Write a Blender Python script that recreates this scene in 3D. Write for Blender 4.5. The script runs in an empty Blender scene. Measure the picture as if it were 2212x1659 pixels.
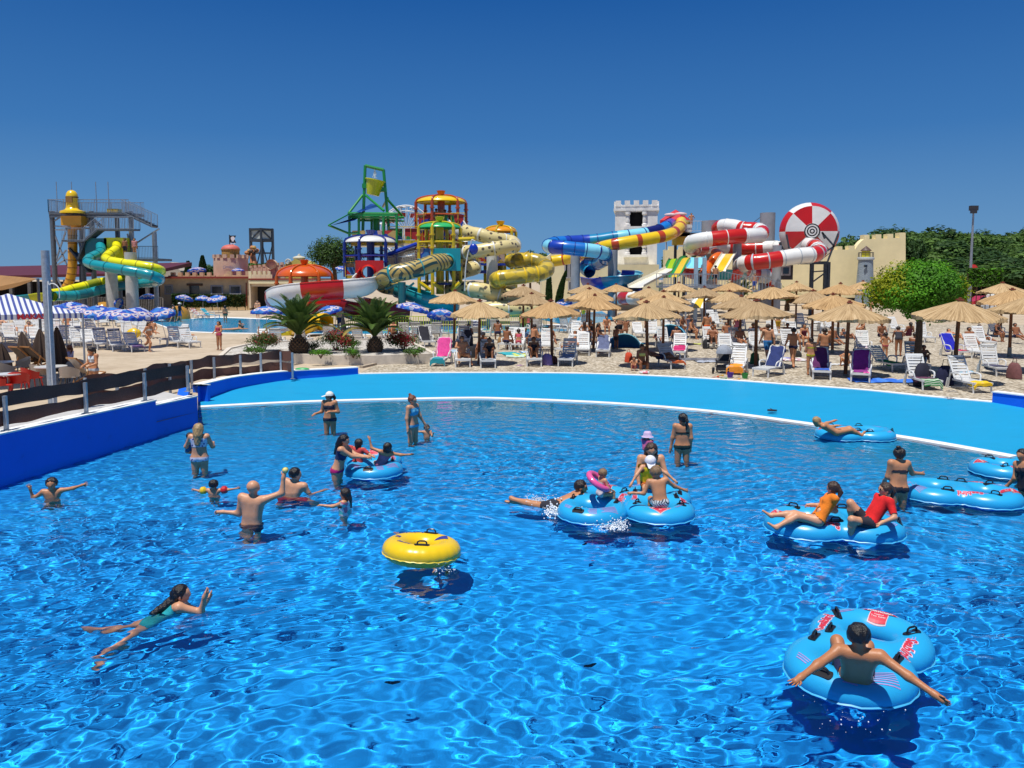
import bpy, math, random
import numpy as np
from mathutils import Vector, Matrix, noise as mnoise
from mathutils.geometry import tessellate_polygon
R=math.radians
sc=bpy.context.scene
# ---------------------------------------------------------------- camera
W0,H0=2212.0,1659.0; F0=1700.0; CX,CY=1106.0,746.0; PITCH=math.atan(146/1700); CAMZ=3.75
cam=bpy.data.objects.new('camera',bpy.data.cameras.new('camera')); sc.collection.objects.link(cam)
cam.data.sensor_width=36; cam.data.lens=36*F0/W0; cam.data.shift_y=-(829.5-CY)/W0
cam.data.clip_end=3000; cam.data.clip_start=.1
cam.location=(0,0,CAMZ); cam.rotation_euler=(math.pi/2-PITCH,0,0); sc.camera=cam
# ---------------------------------------------------------------- world, sun, exposure
SUN=Vector((-.16,-.24,.957)).normalized()
w=bpy.data.worlds.new('World'); sc.world=w; w.use_nodes=True
nt=w.node_tree; bg=nt.nodes['Background']
sky=nt.nodes.new('ShaderNodeTexSky'); sky.sky_type='NISHITA'; sky.sun_disc=False
sky.sun_elevation=math.asin(SUN.z); sky.sun_rotation=math.atan2(SUN.x,SUN.y)
sky.air_density=1.0; sky.dust_density=.25; sky.ozone_density=3.0; sky.altitude=0
geo=nt.nodes.new('ShaderNodeTexCoord'); sx=nt.nodes.new('ShaderNodeSeparateXYZ'); nt.links.new(geo.outputs['Generated'],sx.inputs[0])
rp=nt.nodes.new('ShaderNodeValToRGB'); nt.links.new(sx.outputs[2],rp.inputs[0])
for i_,(p_,c_) in enumerate([(0.,(1.7,3.7,6.3)),(.06,(1.3,3.25,6.2)),(.17,(.5,2.1,5.4)),(.33,(.12,1.15,4.15)),(.5,(.45,1.4,3.9)),(1.,(1.1,1.6,2.8))]):
    e_=rp.color_ramp.elements[i_] if i_<2 else rp.color_ramp.elements.new(p_)
    e_.position=p_; e_.color=c_+(1,)
mxs=nt.nodes.new('ShaderNodeMixRGB'); mxs.inputs[0].default_value=.97; nt.links.new(sky.outputs[0],mxs.inputs[1]); nt.links.new(rp.outputs[0],mxs.inputs[2])
nt.links.new(mxs.outputs[0],bg.inputs[0]); bg.inputs[1].default_value=.085
sl=bpy.data.lights.new('sun','SUN'); sl.energy=5.0; sl.angle=R(.53); sl.color=(1,.965,.9)
so=bpy.data.objects.new('sun',sl); sc.collection.objects.link(so)
so.rotation_euler=SUN.to_track_quat('Z','Y').to_euler(); so.location=(-20,-30,60)
sl.cycles.is_caustics_light=True
sc.view_settings.view_transform='Standard'; sc.view_settings.look='None'; sc.view_settings.exposure=0; sc.view_settings.gamma=1
sc.cycles.max_bounces=10; sc.cycles.transmission_bounces=6; sc.cycles.transparent_max_bounces=10; sc.cycles.diffuse_bounces=3
sc.cycles.caustics_reflective=False; sc.cycles.caustics_refractive=True; sc.cycles.sample_clamp_indirect=4
# ---------------------------------------------------------------- pixel helpers (photo pixels -> places)
cp,sp=math.cos(PITCH),math.sin(PITCH)
def ray(px,py):
    a=(px-CX)/F0; v=(CY-py)/F0
    return a, cp+v*sp, -sp+v*cp
def gp(px,py,z=0.):
    a,b,c=ray(px,py); t=(z-CAMZ)/c
    return Vector((a*t,b*t,z))
def at(px,py,Y):
    a,b,c=ray(px,py); t=Y/b
    return Vector((a*t,Y,CAMZ+c*t))
CR=dict(A=(0,365,.19253),B=(0,608.4,.19253),C=(365,456.3,.16503),D=(669.2,340.7,.16503),E=(851.8,401.5,.13752),F=(517.1,547.6,.19253),
 G=(1125.5,413.7,.16503),H=(1460.2,413.7,.19253),I=(1794.8,425.9,.18885),J=(912.6,578,.16503),K=(1247.2,578,.16503),L=(1551.4,596.2,.15406),
 M=(1855.6,596.2,.16506),N=(0,821.3,.23104),O=(425.9,821.3,.24754),P=(1095.1,851.8,.20628),Q=(1581.8,851.8,.28495),R=(1581.8,1247.2,.24832),
 S=(121.7,1186.4,.19253),T=(730.1,1095.1,.22003),U=(450.2,547.6,.08251),V=(0,699.6,.13752),X=(1916.4,699.6,.13368))
def q(c,x,y):
    o=CR[c]; return o[0]+x*o[2], o[1]+y*o[2]
def aq(c,x,y,Y): return at(*q(c,x,y),Y)
def gq(c,x,y,z=0.): return gp(*q(c,x,y),z)
# ---------------------------------------------------------------- objects, tags
col=sc.collection; WL={}
def tag(o,label=None,cat=None,group=None,kind=None):
    if label: o['label']=label
    if cat: o['category']=cat
    if group: o['group']=group
    if kind: o['kind']=kind
    return o
def empty(name,loc=(0,0,0),rz=0,label=None,cat=None,group=None):
    o=bpy.data.objects.new(name,None); col.objects.link(o); o.location=loc; o.rotation_euler=(0,0,rz); o.empty_display_size=.2
    WL[o.name]=Vector(loc); return tag(o,label,cat,group)
def copy_tree(o,parent=None,loc=None,rz=None,label=None,group=None,scale=None):
    c=o.copy(); col.objects.link(c); c.parent=parent
    if loc is not None: c.location=loc
    if rz is not None: c.rotation_euler=(0,0,rz)
    if scale is not None: c.scale=(scale,)*3 if not hasattr(scale,'__len__') else scale
    if label: c['label']=label
    if group: c['group']=group
    for ch in list(o.children): copy_tree(ch,c)
    return c
class MB:
    def __init__(s): s.v=[]; s.f=[]; s.m=[]; s.k=0
    def add(s,vs,fs,k=None):
        b=len(s.v); s.v.extend([tuple(x) for x in vs]); s.f.extend([tuple(i+b for i in f) for f in fs])
        k=s.k if k is None else k
        s.m.extend(k if isinstance(k,list) else [k]*len(fs)); return s
    def box(s,c,d,rz=0,k=None,rot=None):
        x,y,z=[t/2 for t in d]; M=rot if rot is not None else Matrix.Rotation(rz,3,'Z'); c=Vector(c)
        vs=[c+M@Vector(p) for p in ((-x,-y,-z),(x,-y,-z),(x,y,-z),(-x,y,-z),(-x,-y,z),(x,-y,z),(x,y,z),(-x,y,z))]
        return s.add(vs,[(0,3,2,1),(4,5,6,7),(0,1,5,4),(1,2,6,5),(2,3,7,6),(3,0,4,7)],k)
    def beam(s,a,b,w,h=None,k=None):
        a=Vector(a); b=Vector(b); h=h or w; d=b-a; q_=d.to_track_quat('Y','Z').to_matrix()
        return s.box((a+b)/2,(w,d.length,h),k=k,rot=q_)
    def tube(s,pts,r,n=8,k=None,caps=True,segk=None,a0=0,a1=None,flip=False):
        pts=[Vector(p) for p in pts]; m=len(pts); rr=r if hasattr(r,'__len__') else [r]*m
        full=a1 is None; cols_=n if full else n+1; vs=[];fs=[];ks=[]
        T=[]
        for i in range(m):
            t=(pts[min(i+1,m-1)]-pts[max(i-1,0)]); T.append(t.normalized() if t.length>1e-9 else Vector((0,0,1)))
        up=Vector((0,0,1)) if abs(T[0].z)<.95 else Vector((0,1,0))
        for i in range(m):
            if full:
                if i: up=T[i-1].rotation_difference(T[i])@up
            elif abs(T[i].z)<.98: up=Vector((0,0,1))
            X=T[i].cross(up).normalized(); Z=X.cross(T[i])
            for j in range(cols_):
                a=2*math.pi*j/n if full else a0+(a1-a0)*j/n
                vs.append(pts[i]+(X*math.cos(a)+Z*math.sin(a))*rr[i])
        kk=s.k if k is None else k
        for i in range(m-1):
            for j in range(n):
                j2=(j+1)%cols_
                f=(i*cols_+j,(i+1)*cols_+j,(i+1)*cols_+j2,i*cols_+j2)
                fs.append(f if not flip else f[::-1]); ks.append(segk[i] if segk else kk)
        if full and caps:
            fs.append(tuple(range(n))); ks.append(segk[0] if segk else kk)
            fs.append(tuple((m-1)*n+j for j in reversed(range(n)))); ks.append(segk[-1] if segk else kk)
        return s.add(vs,fs,ks)
    def cyl(s,a,b,r,r2=None,n=10,k=None): return s.tube([a,b],[r,r if r2 is None else r2],n,k)
    def lathe(s,prof,c=(0,0,0),n=20,k=None,a0=0,a1=2*math.pi,segk=None,ax=None):
        c=Vector(c); full=abs(a1-a0)>6.28; cn=n if full else n+1; vs=[];fs=[];ks=[]; M=ax or Matrix.Identity(3)
        for r_,z in prof:
            for j in range(cn):
                a=a0+(a1-a0)*j/n; vs.append(c+M@Vector((r_*math.cos(a),r_*math.sin(a),z)))
        kk=s.k if k is None else k
        for i in range(len(prof)-1):
            for j in range(n):
                j2=(j+1)%cn; fs.append((i*cn+j,i*cn+j2,(i+1)*cn+j2,(i+1)*cn+j)); ks.append(segk(i,j) if segk else kk)
        return s.add(vs,fs,ks)
    def ell(s,c,r,n=12,m=8,k=None,M=None):
        pr=[(math.sin(math.pi*i/m),-math.cos(math.pi*i/m)) for i in range(m+1)]; M=M or Matrix.Identity(3)
        r=r if hasattr(r,'__len__') else (r,r,r)
        return s.lathe([(max(a,1e-3),b) for a,b in pr],c,n,k,ax=M@Matrix.Diagonal(Vector(r)))
    def prism(s,poly,z0,z1,k=None,T=None):
        """poly of 2D points extruded z0..z1; T maps (x,y,z)->world"""
        n=len(poly); T=T or (lambda x,y,z:Vector((x,y,z)))
        vs=[T(x,y,z0) for x,y in poly]+[T(x,y,z1) for x,y in poly]
        tri=tessellate_polygon([[Vector((x,y,0)) for x,y in poly]])
        fs=[tuple(t) for t in tri]+[tuple(i+n for i in reversed(t)) for t in tri]
        fs+=[(i,(i+1)%n,n+(i+1)%n,n+i) for i in range(n)]
        return s.add(vs,fs,k)
    def build(s,name,mats,parent=None,sharp=40,loc=None,recalc=False):
        off=Vector((0,0,0))
        if parent is not None: off=WL.get(parent.name,Vector((0,0,0)))
        elif loc is not None: off=Vector(loc)
        me=bpy.data.meshes.new(name)
        me.from_pydata([(x-off.x,y-off.y,z-off.z) for x,y,z in s.v] ,[],s.f)
        mats=mats if isinstance(mats,(list,tuple)) else [mats]
        for m_ in mats: me.materials.append(m_)
        if len(mats)>1: me.polygons.foreach_set('material_index',s.m)
        if recalc:
            import bmesh
            bm=bmesh.new(); bm.from_mesh(me); bmesh.ops.recalc_face_normals(bm,faces=bm.faces); bm.to_mesh(me); bm.free()
        if sharp: me.shade_smooth(); me.set_sharp_from_angle(angle=R(sharp))
        me.update()
        o=bpy.data.objects.new(name,me); col.objects.link(o); o.parent=parent
        if parent is None and loc is not None: o.location=loc
        WL[o.name]=off; return o
def spline(P,n=8,closed=False):
    """catmull-rom through vectors"""
    P=[Vector(p) for p in P]; out=[]; m=len(P); rng=range(m if closed else m-1)
    for i in rng:
        a,b,c,d=(P[(i-1)%m],P[i],P[(i+1)%m],P[(i+2)%m]) if closed else (P[max(i-1,0)],P[i],P[i+1],P[min(i+2,m-1)])
        for j in range(n):
            t=j/n; out.append(.5*((2*b)+(c-a)*t+(2*a-5*b+4*c-d)*t*t+(-a+3*b-3*c+d)*t**3))
    if not closed: out.append(P[-1])
    return out
# ---------------------------------------------------------------- materials
MC={}
def srgb(h):
    if isinstance(h,str):
        h=h.lstrip('#'); c=[int(h[i:i+2],16)/255 for i in (0,2,4)]
        return tuple(x/12.92 if x<=.04045 else ((x+.055)/1.055)**2.4 for x in c)
    return tuple(h)
def newmat(name):
    m=bpy.data.materials.new(name); m.use_nodes=True; n=m.node_tree; return m,n,n.nodes['Principled BSDF']
def N(nt,t,**kw):
    n=nt.nodes.new('ShaderNode'+t)
    for k,v in kw.items():
        if k.startswith('i_'): n.inputs[k[2:].replace('_',' ')].default_value=v
        elif k[0]=='p' and k[1:].isdigit(): n.inputs[int(k[1:])].default_value=v
        else: setattr(n,k,v)
    return n
def pm(c,rough=.55,var=.12,scale=6.,bump=0,metal=0,spec=.5,coat=0,sub=0,bscale=None,stretch=None,trans=0):
    """plain procedural paint / fabric / stone with noise in its colour"""
    key=(str(c),rough,var,scale,bump,metal,spec,coat,sub,bscale,stretch,trans)
    if key in MC: return MC[key]
    m,nt,b=newmat('mat_%d'%len(MC)); c=srgb(c); L=nt.links
    b.inputs['Roughness'].default_value=rough; b.inputs['Metallic'].default_value=metal; b.inputs['Specular IOR Level'].default_value=spec
    b.inputs['Coat Weight'].default_value=coat; b.inputs['Coat Roughness'].default_value=.08
    if sub: b.inputs['Subsurface Weight'].default_value=sub; b.inputs['Subsurface Radius'].default_value=(.02,.008,.004)
    tc=N(nt,'TexCoord'); v=tc.outputs['Object']
    if stretch: mp=N(nt,'Mapping'); mp.inputs['Scale'].default_value=stretch; L.new(v,mp.inputs[0]); v=mp.outputs[0]
    if var:
        no=N(nt,'TexNoise',i_Scale=scale,i_Detail=5.,i_Roughness=.6); L.new(v,no.inputs['Vector'])
        r=N(nt,'ValToRGB'); e=r.color_ramp.elements
        e[0].position=.3; e[0].color=tuple(x*(1-var) for x in c)+(1,); e[1].position=.7; e[1].color=tuple(min(1,x*(1+var)) for x in c)+(1,)
        L.new(no.outputs['Fac'],r.inputs[0]); L.new(r.outputs[0],b.inputs['Base Color'])
    else: b.inputs['Base Color'].default_value=c+(1,)
    if bump:
        no2=N(nt,'TexNoise',i_Scale=bscale or scale*5,i_Detail=4.); L.new(v,no2.inputs['Vector'])
        bp=N(nt,'Bump',i_Strength=bump,i_Distance=.02); L.new(no2.outputs['Fac'],bp.inputs['Height']); L.new(bp.outputs[0],b.inputs['Normal'])
    if trans:
        t=N(nt,'BsdfTranslucent'); t.inputs[0].default_value=c+(1,); mx=N(nt,'MixShader'); mx.inputs[0].default_value=trans
        L.new(b.outputs[0],mx.inputs[1]); L.new(t.outputs[0],mx.inputs[2]); L.new(mx.outputs[0],nt.nodes['Material Output'].inputs[0])
    MC[key]=m; return m
def ramp(nt,stops,inp,interp='LINEAR'):
    r=N(nt,'ValToRGB'); r.color_ramp.interpolation=interp; e=r.color_ramp.elements
    while len(e)<len(stops): e.new(.5)
    for i,(p,c) in enumerate(stops): e[i].position=p; e[i].color=srgb(c)+(1,)
    nt.links.new(inp,r.inputs[0]); return r.outputs[0]
# ---------------------------------------------------------------- the setting: ground, pool, water
ZW=-.35
def gmat():
    m,nt,b=newmat('ground_resin'); L=nt.links; tc=N(nt,'TexCoord'); v=tc.outputs['Object']
    n1=N(nt,'TexNoise',i_Scale=.35,i_Detail=6.,i_Roughness=.65); n2=N(nt,'TexNoise',i_Scale=22.,i_Detail=3.); n3=N(nt,'TexNoise',i_Scale=2.2,i_Detail=5.)
    for n in (n1,n2,n3): L.new(v,n.inputs['Vector'])
    a=ramp(nt,[(.3,(.42,.33,.23)),(.5,(.52,.42,.30)),(.72,(.60,.50,.38))],n1.outputs['Fac'])
    mx=N(nt,'MixRGB',blend_type='MULTIPLY'); mx.inputs[0].default_value=.8; L.new(a,mx.inputs[1])
    c=ramp(nt,[(.3,(.8,.79,.78)),(.7,(1,1,1))],n2.outputs['Fac']); L.new(c,mx.inputs[2])
    m2=N(nt,'MixRGB',blend_type='MULTIPLY'); m2.inputs[0].default_value=.6; L.new(mx.outputs[0],m2.inputs[1])
    L.new(ramp(nt,[(.35,(.8,.78,.76)),(.6,(1,1,1))],n3.outputs['Fac']),m2.inputs[2]); L.new(m2.outputs[0],b.inputs['Base Color'])
    b.inputs['Roughness'].default_value=.9; bp=N(nt,'Bump',i_Strength=.3,i_Distance=.01); L.new(n2.outputs['Fac'],bp.inputs['Height']); L.new(bp.outputs[0],b.inputs['Normal']); return m
def gravmat(name,scale,stops,bs=.8):
    m,nt,b=newmat(name); L=nt.links; tc=N(nt,'TexCoord'); v=tc.outputs['Object']
    vo=N(nt,'TexVoronoi',i_Scale=scale); L.new(v,vo.inputs['Vector']); v2=N(nt,'TexNoise',i_Scale=.8,i_Detail=5.); L.new(v,v2.inputs['Vector'])
    v3=N(nt,'TexNoise',i_Scale=scale*.35,i_Detail=4.); L.new(v,v3.inputs['Vector'])
    sp_=N(nt,'SeparateColor'); L.new(vo.outputs['Color'],sp_.inputs[0]); mxx=N(nt,'Math',operation='MULTIPLY_ADD',p1=.6,p2=0.); L.new(sp_.outputs[0],mxx.inputs[0])
    ad=N(nt,'Math',operation='MULTIPLY_ADD',p1=.5); L.new(v3.outputs['Fac'],ad.inputs[0]); L.new(mxx.outputs[0],ad.inputs[2])
    a=ramp(nt,stops,ad.outputs[0]); mx=N(nt,'MixRGB',blend_type='MULTIPLY'); mx.inputs[0].default_value=.7; L.new(a,mx.inputs[1])
    L.new(ramp(nt,[(.3,(.72,.7,.68)),(.65,(1,1,1))],v2.outputs['Fac']),mx.inputs[2])
    m3=N(nt,'MixRGB',blend_type='MULTIPLY'); m3.inputs[0].default_value=.75; L.new(mx.outputs[0],m3.inputs[1])
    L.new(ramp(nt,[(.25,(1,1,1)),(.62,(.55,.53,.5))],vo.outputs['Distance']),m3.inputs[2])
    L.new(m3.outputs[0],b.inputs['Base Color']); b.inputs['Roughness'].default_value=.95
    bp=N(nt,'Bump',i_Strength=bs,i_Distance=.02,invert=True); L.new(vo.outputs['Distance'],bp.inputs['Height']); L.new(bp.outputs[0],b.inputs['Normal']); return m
GR=gmat()
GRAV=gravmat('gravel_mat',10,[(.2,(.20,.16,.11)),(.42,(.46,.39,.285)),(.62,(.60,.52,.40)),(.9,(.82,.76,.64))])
PEB=gravmat('pebble_mat',14,[(.2,(.40,.37,.33)),(.5,(.62,.58,.52)),(.85,(.82,.8,.76))])
# rim of the sloping beach (plan), from left corner to right corner
RIM=[gp(x,y) for x,y in ((774,808),(912,806),(1080,805.6),(1247,807),(1400,812),(1551,820),(1700,831),(1855,842),(1990,855.5),(2143,869))]
RIMS=spline(RIM,6)
LW=[gp(428,872,-.33),gp(470,858,-.3),gp(517,842,-.22),gp(613,823,-.1),gp(710,814,-.04),gp(774,808,0)]
LWS=spline(LW,4)
NA=gp(0,1036,ZW); NB=gp(428,916,ZW)           # foot of the near left wall
dAB=(NA-NB).normalized(); NZ=NB+dAB*22; NZ=NB+dAB*((NB.y-1.)/-dAB.y)
RW=[RIM[-1],gp(2212,889,-.15),Vector((21.5,20.2,0))]
hole=[(p.x,p.y) for p in [NZ,NB]]+[(p.x,p.y) for p in LWS[:-1]]+[(p.x,p.y) for p in RIMS]+[(RW[1].x,RW[1].y),(21.5,20.2),(21.5,1.0)]
mb=MB(); outer=[(-900,-40),(900,-40),(900,1400),(-900,1400)]
vs=[Vector((x,y,0)) for x,y in outer]+[Vector((x,y,0)) for x,y in hole]
mb.add(vs,[tuple(t) for t in tessellate_polygon([vs[:4],vs[4:]])])
g=mb.build('ground',GR,recalc=False); tag(g,kind='structure')
if g.data.polygons[0].normal.z<0: g.data.flip_normals()
# pool floor
rx=np.array([p.x for p in RIMS]); ry=np.array([p.y for p in RIMS])
def rimY(x): return np.interp(x,rx,ry)
GUT=[gp(x,y,-.33) for x,y in ((426,880),(560,873),(703,867),(973,861),(1095,862),(1322,872),(1551,891),(1764,919),(1934,943),(2060,964),(2190,988))]
GUTS=spline(GUT,5); gx_=np.array([p.x for p in GUTS]); gy_=np.array([p.y for p in GUTS])
def floorz(x,y):
    s=rimY(x)-y; sl_=rimY(x)-np.interp(x,gx_,gy_); z=np.where(s<sl_,-.33*s/sl_,-.33-.078*(s-sl_)); return np.maximum(z,-1.45)
xs=np.concatenate([np.arange(-17,21.6,.5),rx]); xs=np.unique(np.round(xs,3)); nx=len(xs); ss=np.concatenate([np.arange(0,6,.4),np.arange(6,32,1.)]); ns=len(ss)
PX=np.repeat(xs,ns).reshape(nx,ns); PY=rimY(PX)-ss[None,:]; PZ=floorz(PX,PY)
mb=MB(); mb.v=[tuple(p) for p in np.stack([PX,PY,PZ],-1).reshape(-1,3)]
mb.f=[(i*ns+j,i*ns+j+1,(i+1)*ns+j+1,(i+1)*ns+j) for i in range(nx-1) for j in range(ns-1)]; mb.m=[0]*len(mb.f)
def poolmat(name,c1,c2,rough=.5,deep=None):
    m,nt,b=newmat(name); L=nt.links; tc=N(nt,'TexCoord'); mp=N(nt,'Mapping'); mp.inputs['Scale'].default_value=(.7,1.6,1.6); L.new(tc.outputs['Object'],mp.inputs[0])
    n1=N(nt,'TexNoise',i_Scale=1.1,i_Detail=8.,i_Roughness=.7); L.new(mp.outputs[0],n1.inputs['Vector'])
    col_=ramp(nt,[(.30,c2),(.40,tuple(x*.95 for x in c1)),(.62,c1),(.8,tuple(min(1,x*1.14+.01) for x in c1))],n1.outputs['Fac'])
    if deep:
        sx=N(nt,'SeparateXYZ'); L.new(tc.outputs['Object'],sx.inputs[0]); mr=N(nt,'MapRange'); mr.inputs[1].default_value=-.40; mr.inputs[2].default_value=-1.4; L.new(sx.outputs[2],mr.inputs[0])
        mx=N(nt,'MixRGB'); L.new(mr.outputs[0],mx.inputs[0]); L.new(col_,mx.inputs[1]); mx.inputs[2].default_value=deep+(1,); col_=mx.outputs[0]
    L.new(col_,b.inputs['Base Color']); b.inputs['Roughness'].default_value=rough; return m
PF=poolmat('pool_floor_paint_depth_tint',(.003,.30,.56),(.002,.25,.50),deep=(.0,.37,1.0))  # bluer with depth: the water's absorption of light put into the floor colour
PWM=poolmat('pool_wall_paint',(.003,.13,.74),(.006,.10,.56))
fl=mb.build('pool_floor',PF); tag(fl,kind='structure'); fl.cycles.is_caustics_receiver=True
if fl.data.polygons[0].normal.z<0: fl.data.flip_normals()
WHITE=pm((.80,.80,.78),.6,.06,3)
CONC=pm((.62,.55,.46),.9,.15,3,.3); CONG=pm((.45,.44,.43),.9,.15,2,.3)
def strip(mb,pts,w0,w1,z0,z1,k=0,side=1,zf=None):
    """raised band along a plan polyline, offset w0..w1 to its side"""
    pts=[Vector((p[0],p[1],p[2] if len(p)>2 else 0)) for p in pts]; n=len(pts); vs=[]
    for i,p in enumerate(pts):
        t=(pts[min(i+1,n-1)]-pts[max(i-1,0)]); t.z=0; t.normalize(); nn=Vector((t.y,-t.x,0))*side
        b=p.z if zf is None else zf(p)
        for w_,z in ((w0,z0),(w1,z0),(w1,z1),(w0,z1)): vs.append(Vector((p.x,p.y,b+z))+nn*w_)
    fs=[]
    for i in range(n-1):
        for j in range(4): fs.append((i*4+j,(i+1)*4+j,(i+1)*4+(j+1)%4,i*4+(j+1)%4))
    fs+=[(3,2,1,0),tuple((n-1)*4+j for j in range(4))]
    mb.add(vs,fs,k); return mb
rim=strip(MB(),RIMS,-.22,.05,-.15,.02).build('pool_rim',WHITE,recalc=True); tag(rim,kind='structure')
gut=strip(MB(),[(p.x,p.y,0) for p in GUTS],-.16,.16,-.02,.03,zf=lambda p:float(floorz(p.x,p.y))).build('gutter',WHITE,recalc=True); tag(gut,kind='structure')
# water
def water():
    dx=.034; X=np.arange(-16.2,21.6,dx); Y=np.arange(1.0,28.0,dx); nx,ny=len(X),len(Y); GX,GY=np.meshgrid(X,Y,indexing='ij')
    rng=np.random.RandomState(5); Z=np.zeros_like(GX)
    wx=GX+.35*np.sin(GY*.9+1)+.2*np.sin(GX*1.3+GY*.7); wy=GY+.3*np.sin(GX*.8)+.2*np.sin(GY*1.1-GX*.6)
    for i in range(64):
        lam=.11*(.95/.11)**(rng.rand()**1.0); th=rng.rand()*math.pi*2 if i%3 else rng.normal(1.3,.5); kx,ky=2*math.pi/lam*math.cos(th),2*math.pi/lam*math.sin(th)
        A=.0030*lam**.86
        Z+=A*np.sin(kx*wx+ky*wy+rng.rand()*6.28)
    env=.75+.35*np.sin(GX*.45+1.3)*np.sin(GY*.38+.5)
    sh=np.clip((rimY(GX)-GY-4)/7,.12,1); Z*=env*sh*WAMP
    V=np.stack([GX,GY,Z+ZW],-1).reshape(-1,3).astype(np.float32)
    idx=np.arange(nx*ny).reshape(nx,ny); F=np.stack([idx[:-1,:-1],idx[1:,:-1],idx[1:,1:],idx[:-1,1:]],-1).reshape(-1,4)
    me=bpy.data.meshes.new('water'); me.vertices.add(len(V)); me.vertices.foreach_set('co',V.ravel()); me.loops.add(F.size); me.loops.foreach_set('vertex_index',F.ravel().astype(np.int32))
    me.polygons.add(len(F)); me.polygons.foreach_set('loop_start',np.arange(0,F.size,4,dtype=np.int32)); me.update(calc_edges=True); me.shade_smooth()
    m,nt,b=newmat('water_mat'); b.inputs['Base Color'].default_value=(1,1,1,1); b.inputs['Transmission Weight'].default_value=1; b.inputs['Roughness'].default_value=0; b.inputs['IOR'].default_value=1.33
    me.materials.append(m); o=bpy.data.objects.new('water',me); col.objects.link(o); o.cycles.is_caustics_caster=True; tag(o,kind='structure'); return o
WAMP=1.15
wat=water()
# ---------------------------------------------------------------- pool walls, walkway, fences
random.seed(4)
def wall_along(name,pts,z0,z1,th,side,label,mat=PWM,cope=True,zt=None):
    o=strip(MB(),[(p[0],p[1],0) for p in pts],0,th,z0,z1,side=side).build(name,mat,recalc=True); tag(o,label,'pool wall'); o.cycles.is_caustics_receiver=True
    if cope: strip(MB(),[(p[0],p[1],0) for p in pts],-.03,th+.03,z1+.002,z1+.035,side=side).build('coping',WHITE,o,recalc=True)
    return o
def onAB(px):  # point of the near wall line at photo column px
    k=(px-CX)/F0; # x = k*y ; NB + t*dAB
    t=(k*NB.y-NB.x)/(dAB.x-k*dAB.y); return NB+dAB*t
M1=onAB(329)
wall_along('pool_wall',[NZ,M1],-1.7,.56,.3,-1,'long deep blue painted pool wall on the left below the brown screens, in shade')
wall_along('pool_wall',[M1+Vector((-.05,.03,0)),NB],-1.7,.42,.28,-1,'short lower blue pool wall section ending at the corner of the left wall')
bk=Vector((LW[0].x-.25,LW[0].y,0))
wall_along('pool_wall',[NB+Vector((-.3,.02,0)),bk],-1.7,.3,.3,-1,'blue return wall running back from the corner of the left pool wall',cope=False)
wall_along('pool_wall',[Vector((-10.2,25.6,0))]+LWS,-.8,.24,.3,-1,'curved bright blue low wall with white edge between the screen fence and the pool slope')
wall_along('pool_wall',RW,-.8,.3,.3,-1,'blue wall end with white top at the right edge of the pool slope')
mb=MB(); pl=[NB+Vector((-.3,.1,0)),NZ+Vector((-.3,0,0)),NZ+Vector((-3.5,0,0)),NB+Vector((-1.9,1.6,0))]
mb.prism([(p.x,p.y) for p in pl],.0,.40); wk=mb.build('walkway',CONG,recalc=True); tag(wk,kind='structure')
SCR=pm((.13,.052,.036),.85,.25,30,.3); GALV=pm((.36,.40,.45),.45,.2,12,metal=.5)
def band(mb,P,z0,z1,amp,seed):
    rs=random.Random(seed); ph=[rs.uniform(0,6) for _ in range(6)]; n=len(P); acc=0; vs=[]
    for i,p in enumerate(P):
        if i: acc+=(P[i]-P[i-1]).length
        a=amp*(math.sin(acc*2.1+ph[0])+.6*math.sin(acc*4.7+ph[1])+.35*math.sin(acc*9+ph[4])); b=amp*(math.sin(acc*1.7+ph[2])+.6*math.sin(acc*5.1+ph[3])+.35*math.sin(acc*8+ph[5]))
        nn=(P[min(i+1,n-1)]-P[max(i-1,0)]).normalized(); nn=Vector((nn.y,-nn.x,0))*(.03*math.sin(acc*6+ph[2]))
        for k in range(4): vs.append(Vector((p.x,p.y,0))+nn*(k/3)+Vector((0,0,z0+b+(z1+a-z0-b)*k/3)))
    b0=len(mb.v); mb.add(vs,[(i*4+k,(i+1)*4+k,(i+1)*4+k+1,i*4+k+1) for i in range(n-1) for k in range(3)])
def fence(name,P,posts,zb,zp,bands,label,seed):
    f=empty(name,(P[0].x,P[0].y,zb),0,label,'fence')
    for i,(z0,z1,amp) in enumerate(bands):
        mb=MB(); band(mb,P,z0,z1,amp,seed+i); mb.build('screen_band',SCR,f)
    for p in posts:
        mb=MB(); mb.box((p.x,p.y,(zb+zp)/2),(.07,.07,zp-zb)); mb.box((p.x,p.y,zb+.006),(.16,.16,.012)); mb.build('post',GALV,f)
def lin(a,b,n): return [a+(b-a)*(i/n) for i in range(n+1)]
F1=[onAB(x) for x in (-420,-150,9,185,314,408)]; F1=[Vector((p.x-.12,p.y+.05,0)) for p in F1]
P=[]
for a,b in zip(F1[:-1],F1[1:]): P+=lin(a,b,16)[:-1]
P.append(F1[-1])
fence('screen_fence',[p+Vector((-.05,.03,0)) for p in P],F1,.6,1.32,[(.70,.99,.02),(1.07,1.38,.018)],'long front fence of two brown fabric bands on steel posts along the left pool wall',1)
F2=[gp(x,y,1.0) for x,y in ((182,814),(250,806),(311,794),(364,784),(411,776),(460,770),(517,765),(561,761),(604,758),(629,760))]
P=[]
for a,b in zip(F2[:-1],F2[1:]): P+=lin(a,b,8)[:-1]
P.append(F2[-1])
fence('screen_fence',P,[p+Vector((.06,-.08,0)) for p in F2],.0,.98,[(.22,.56,.035),(.66,1.0,.035)],'rear curved fence of wavy brown fabric bands in front of the planter and red chairs',7)
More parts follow.
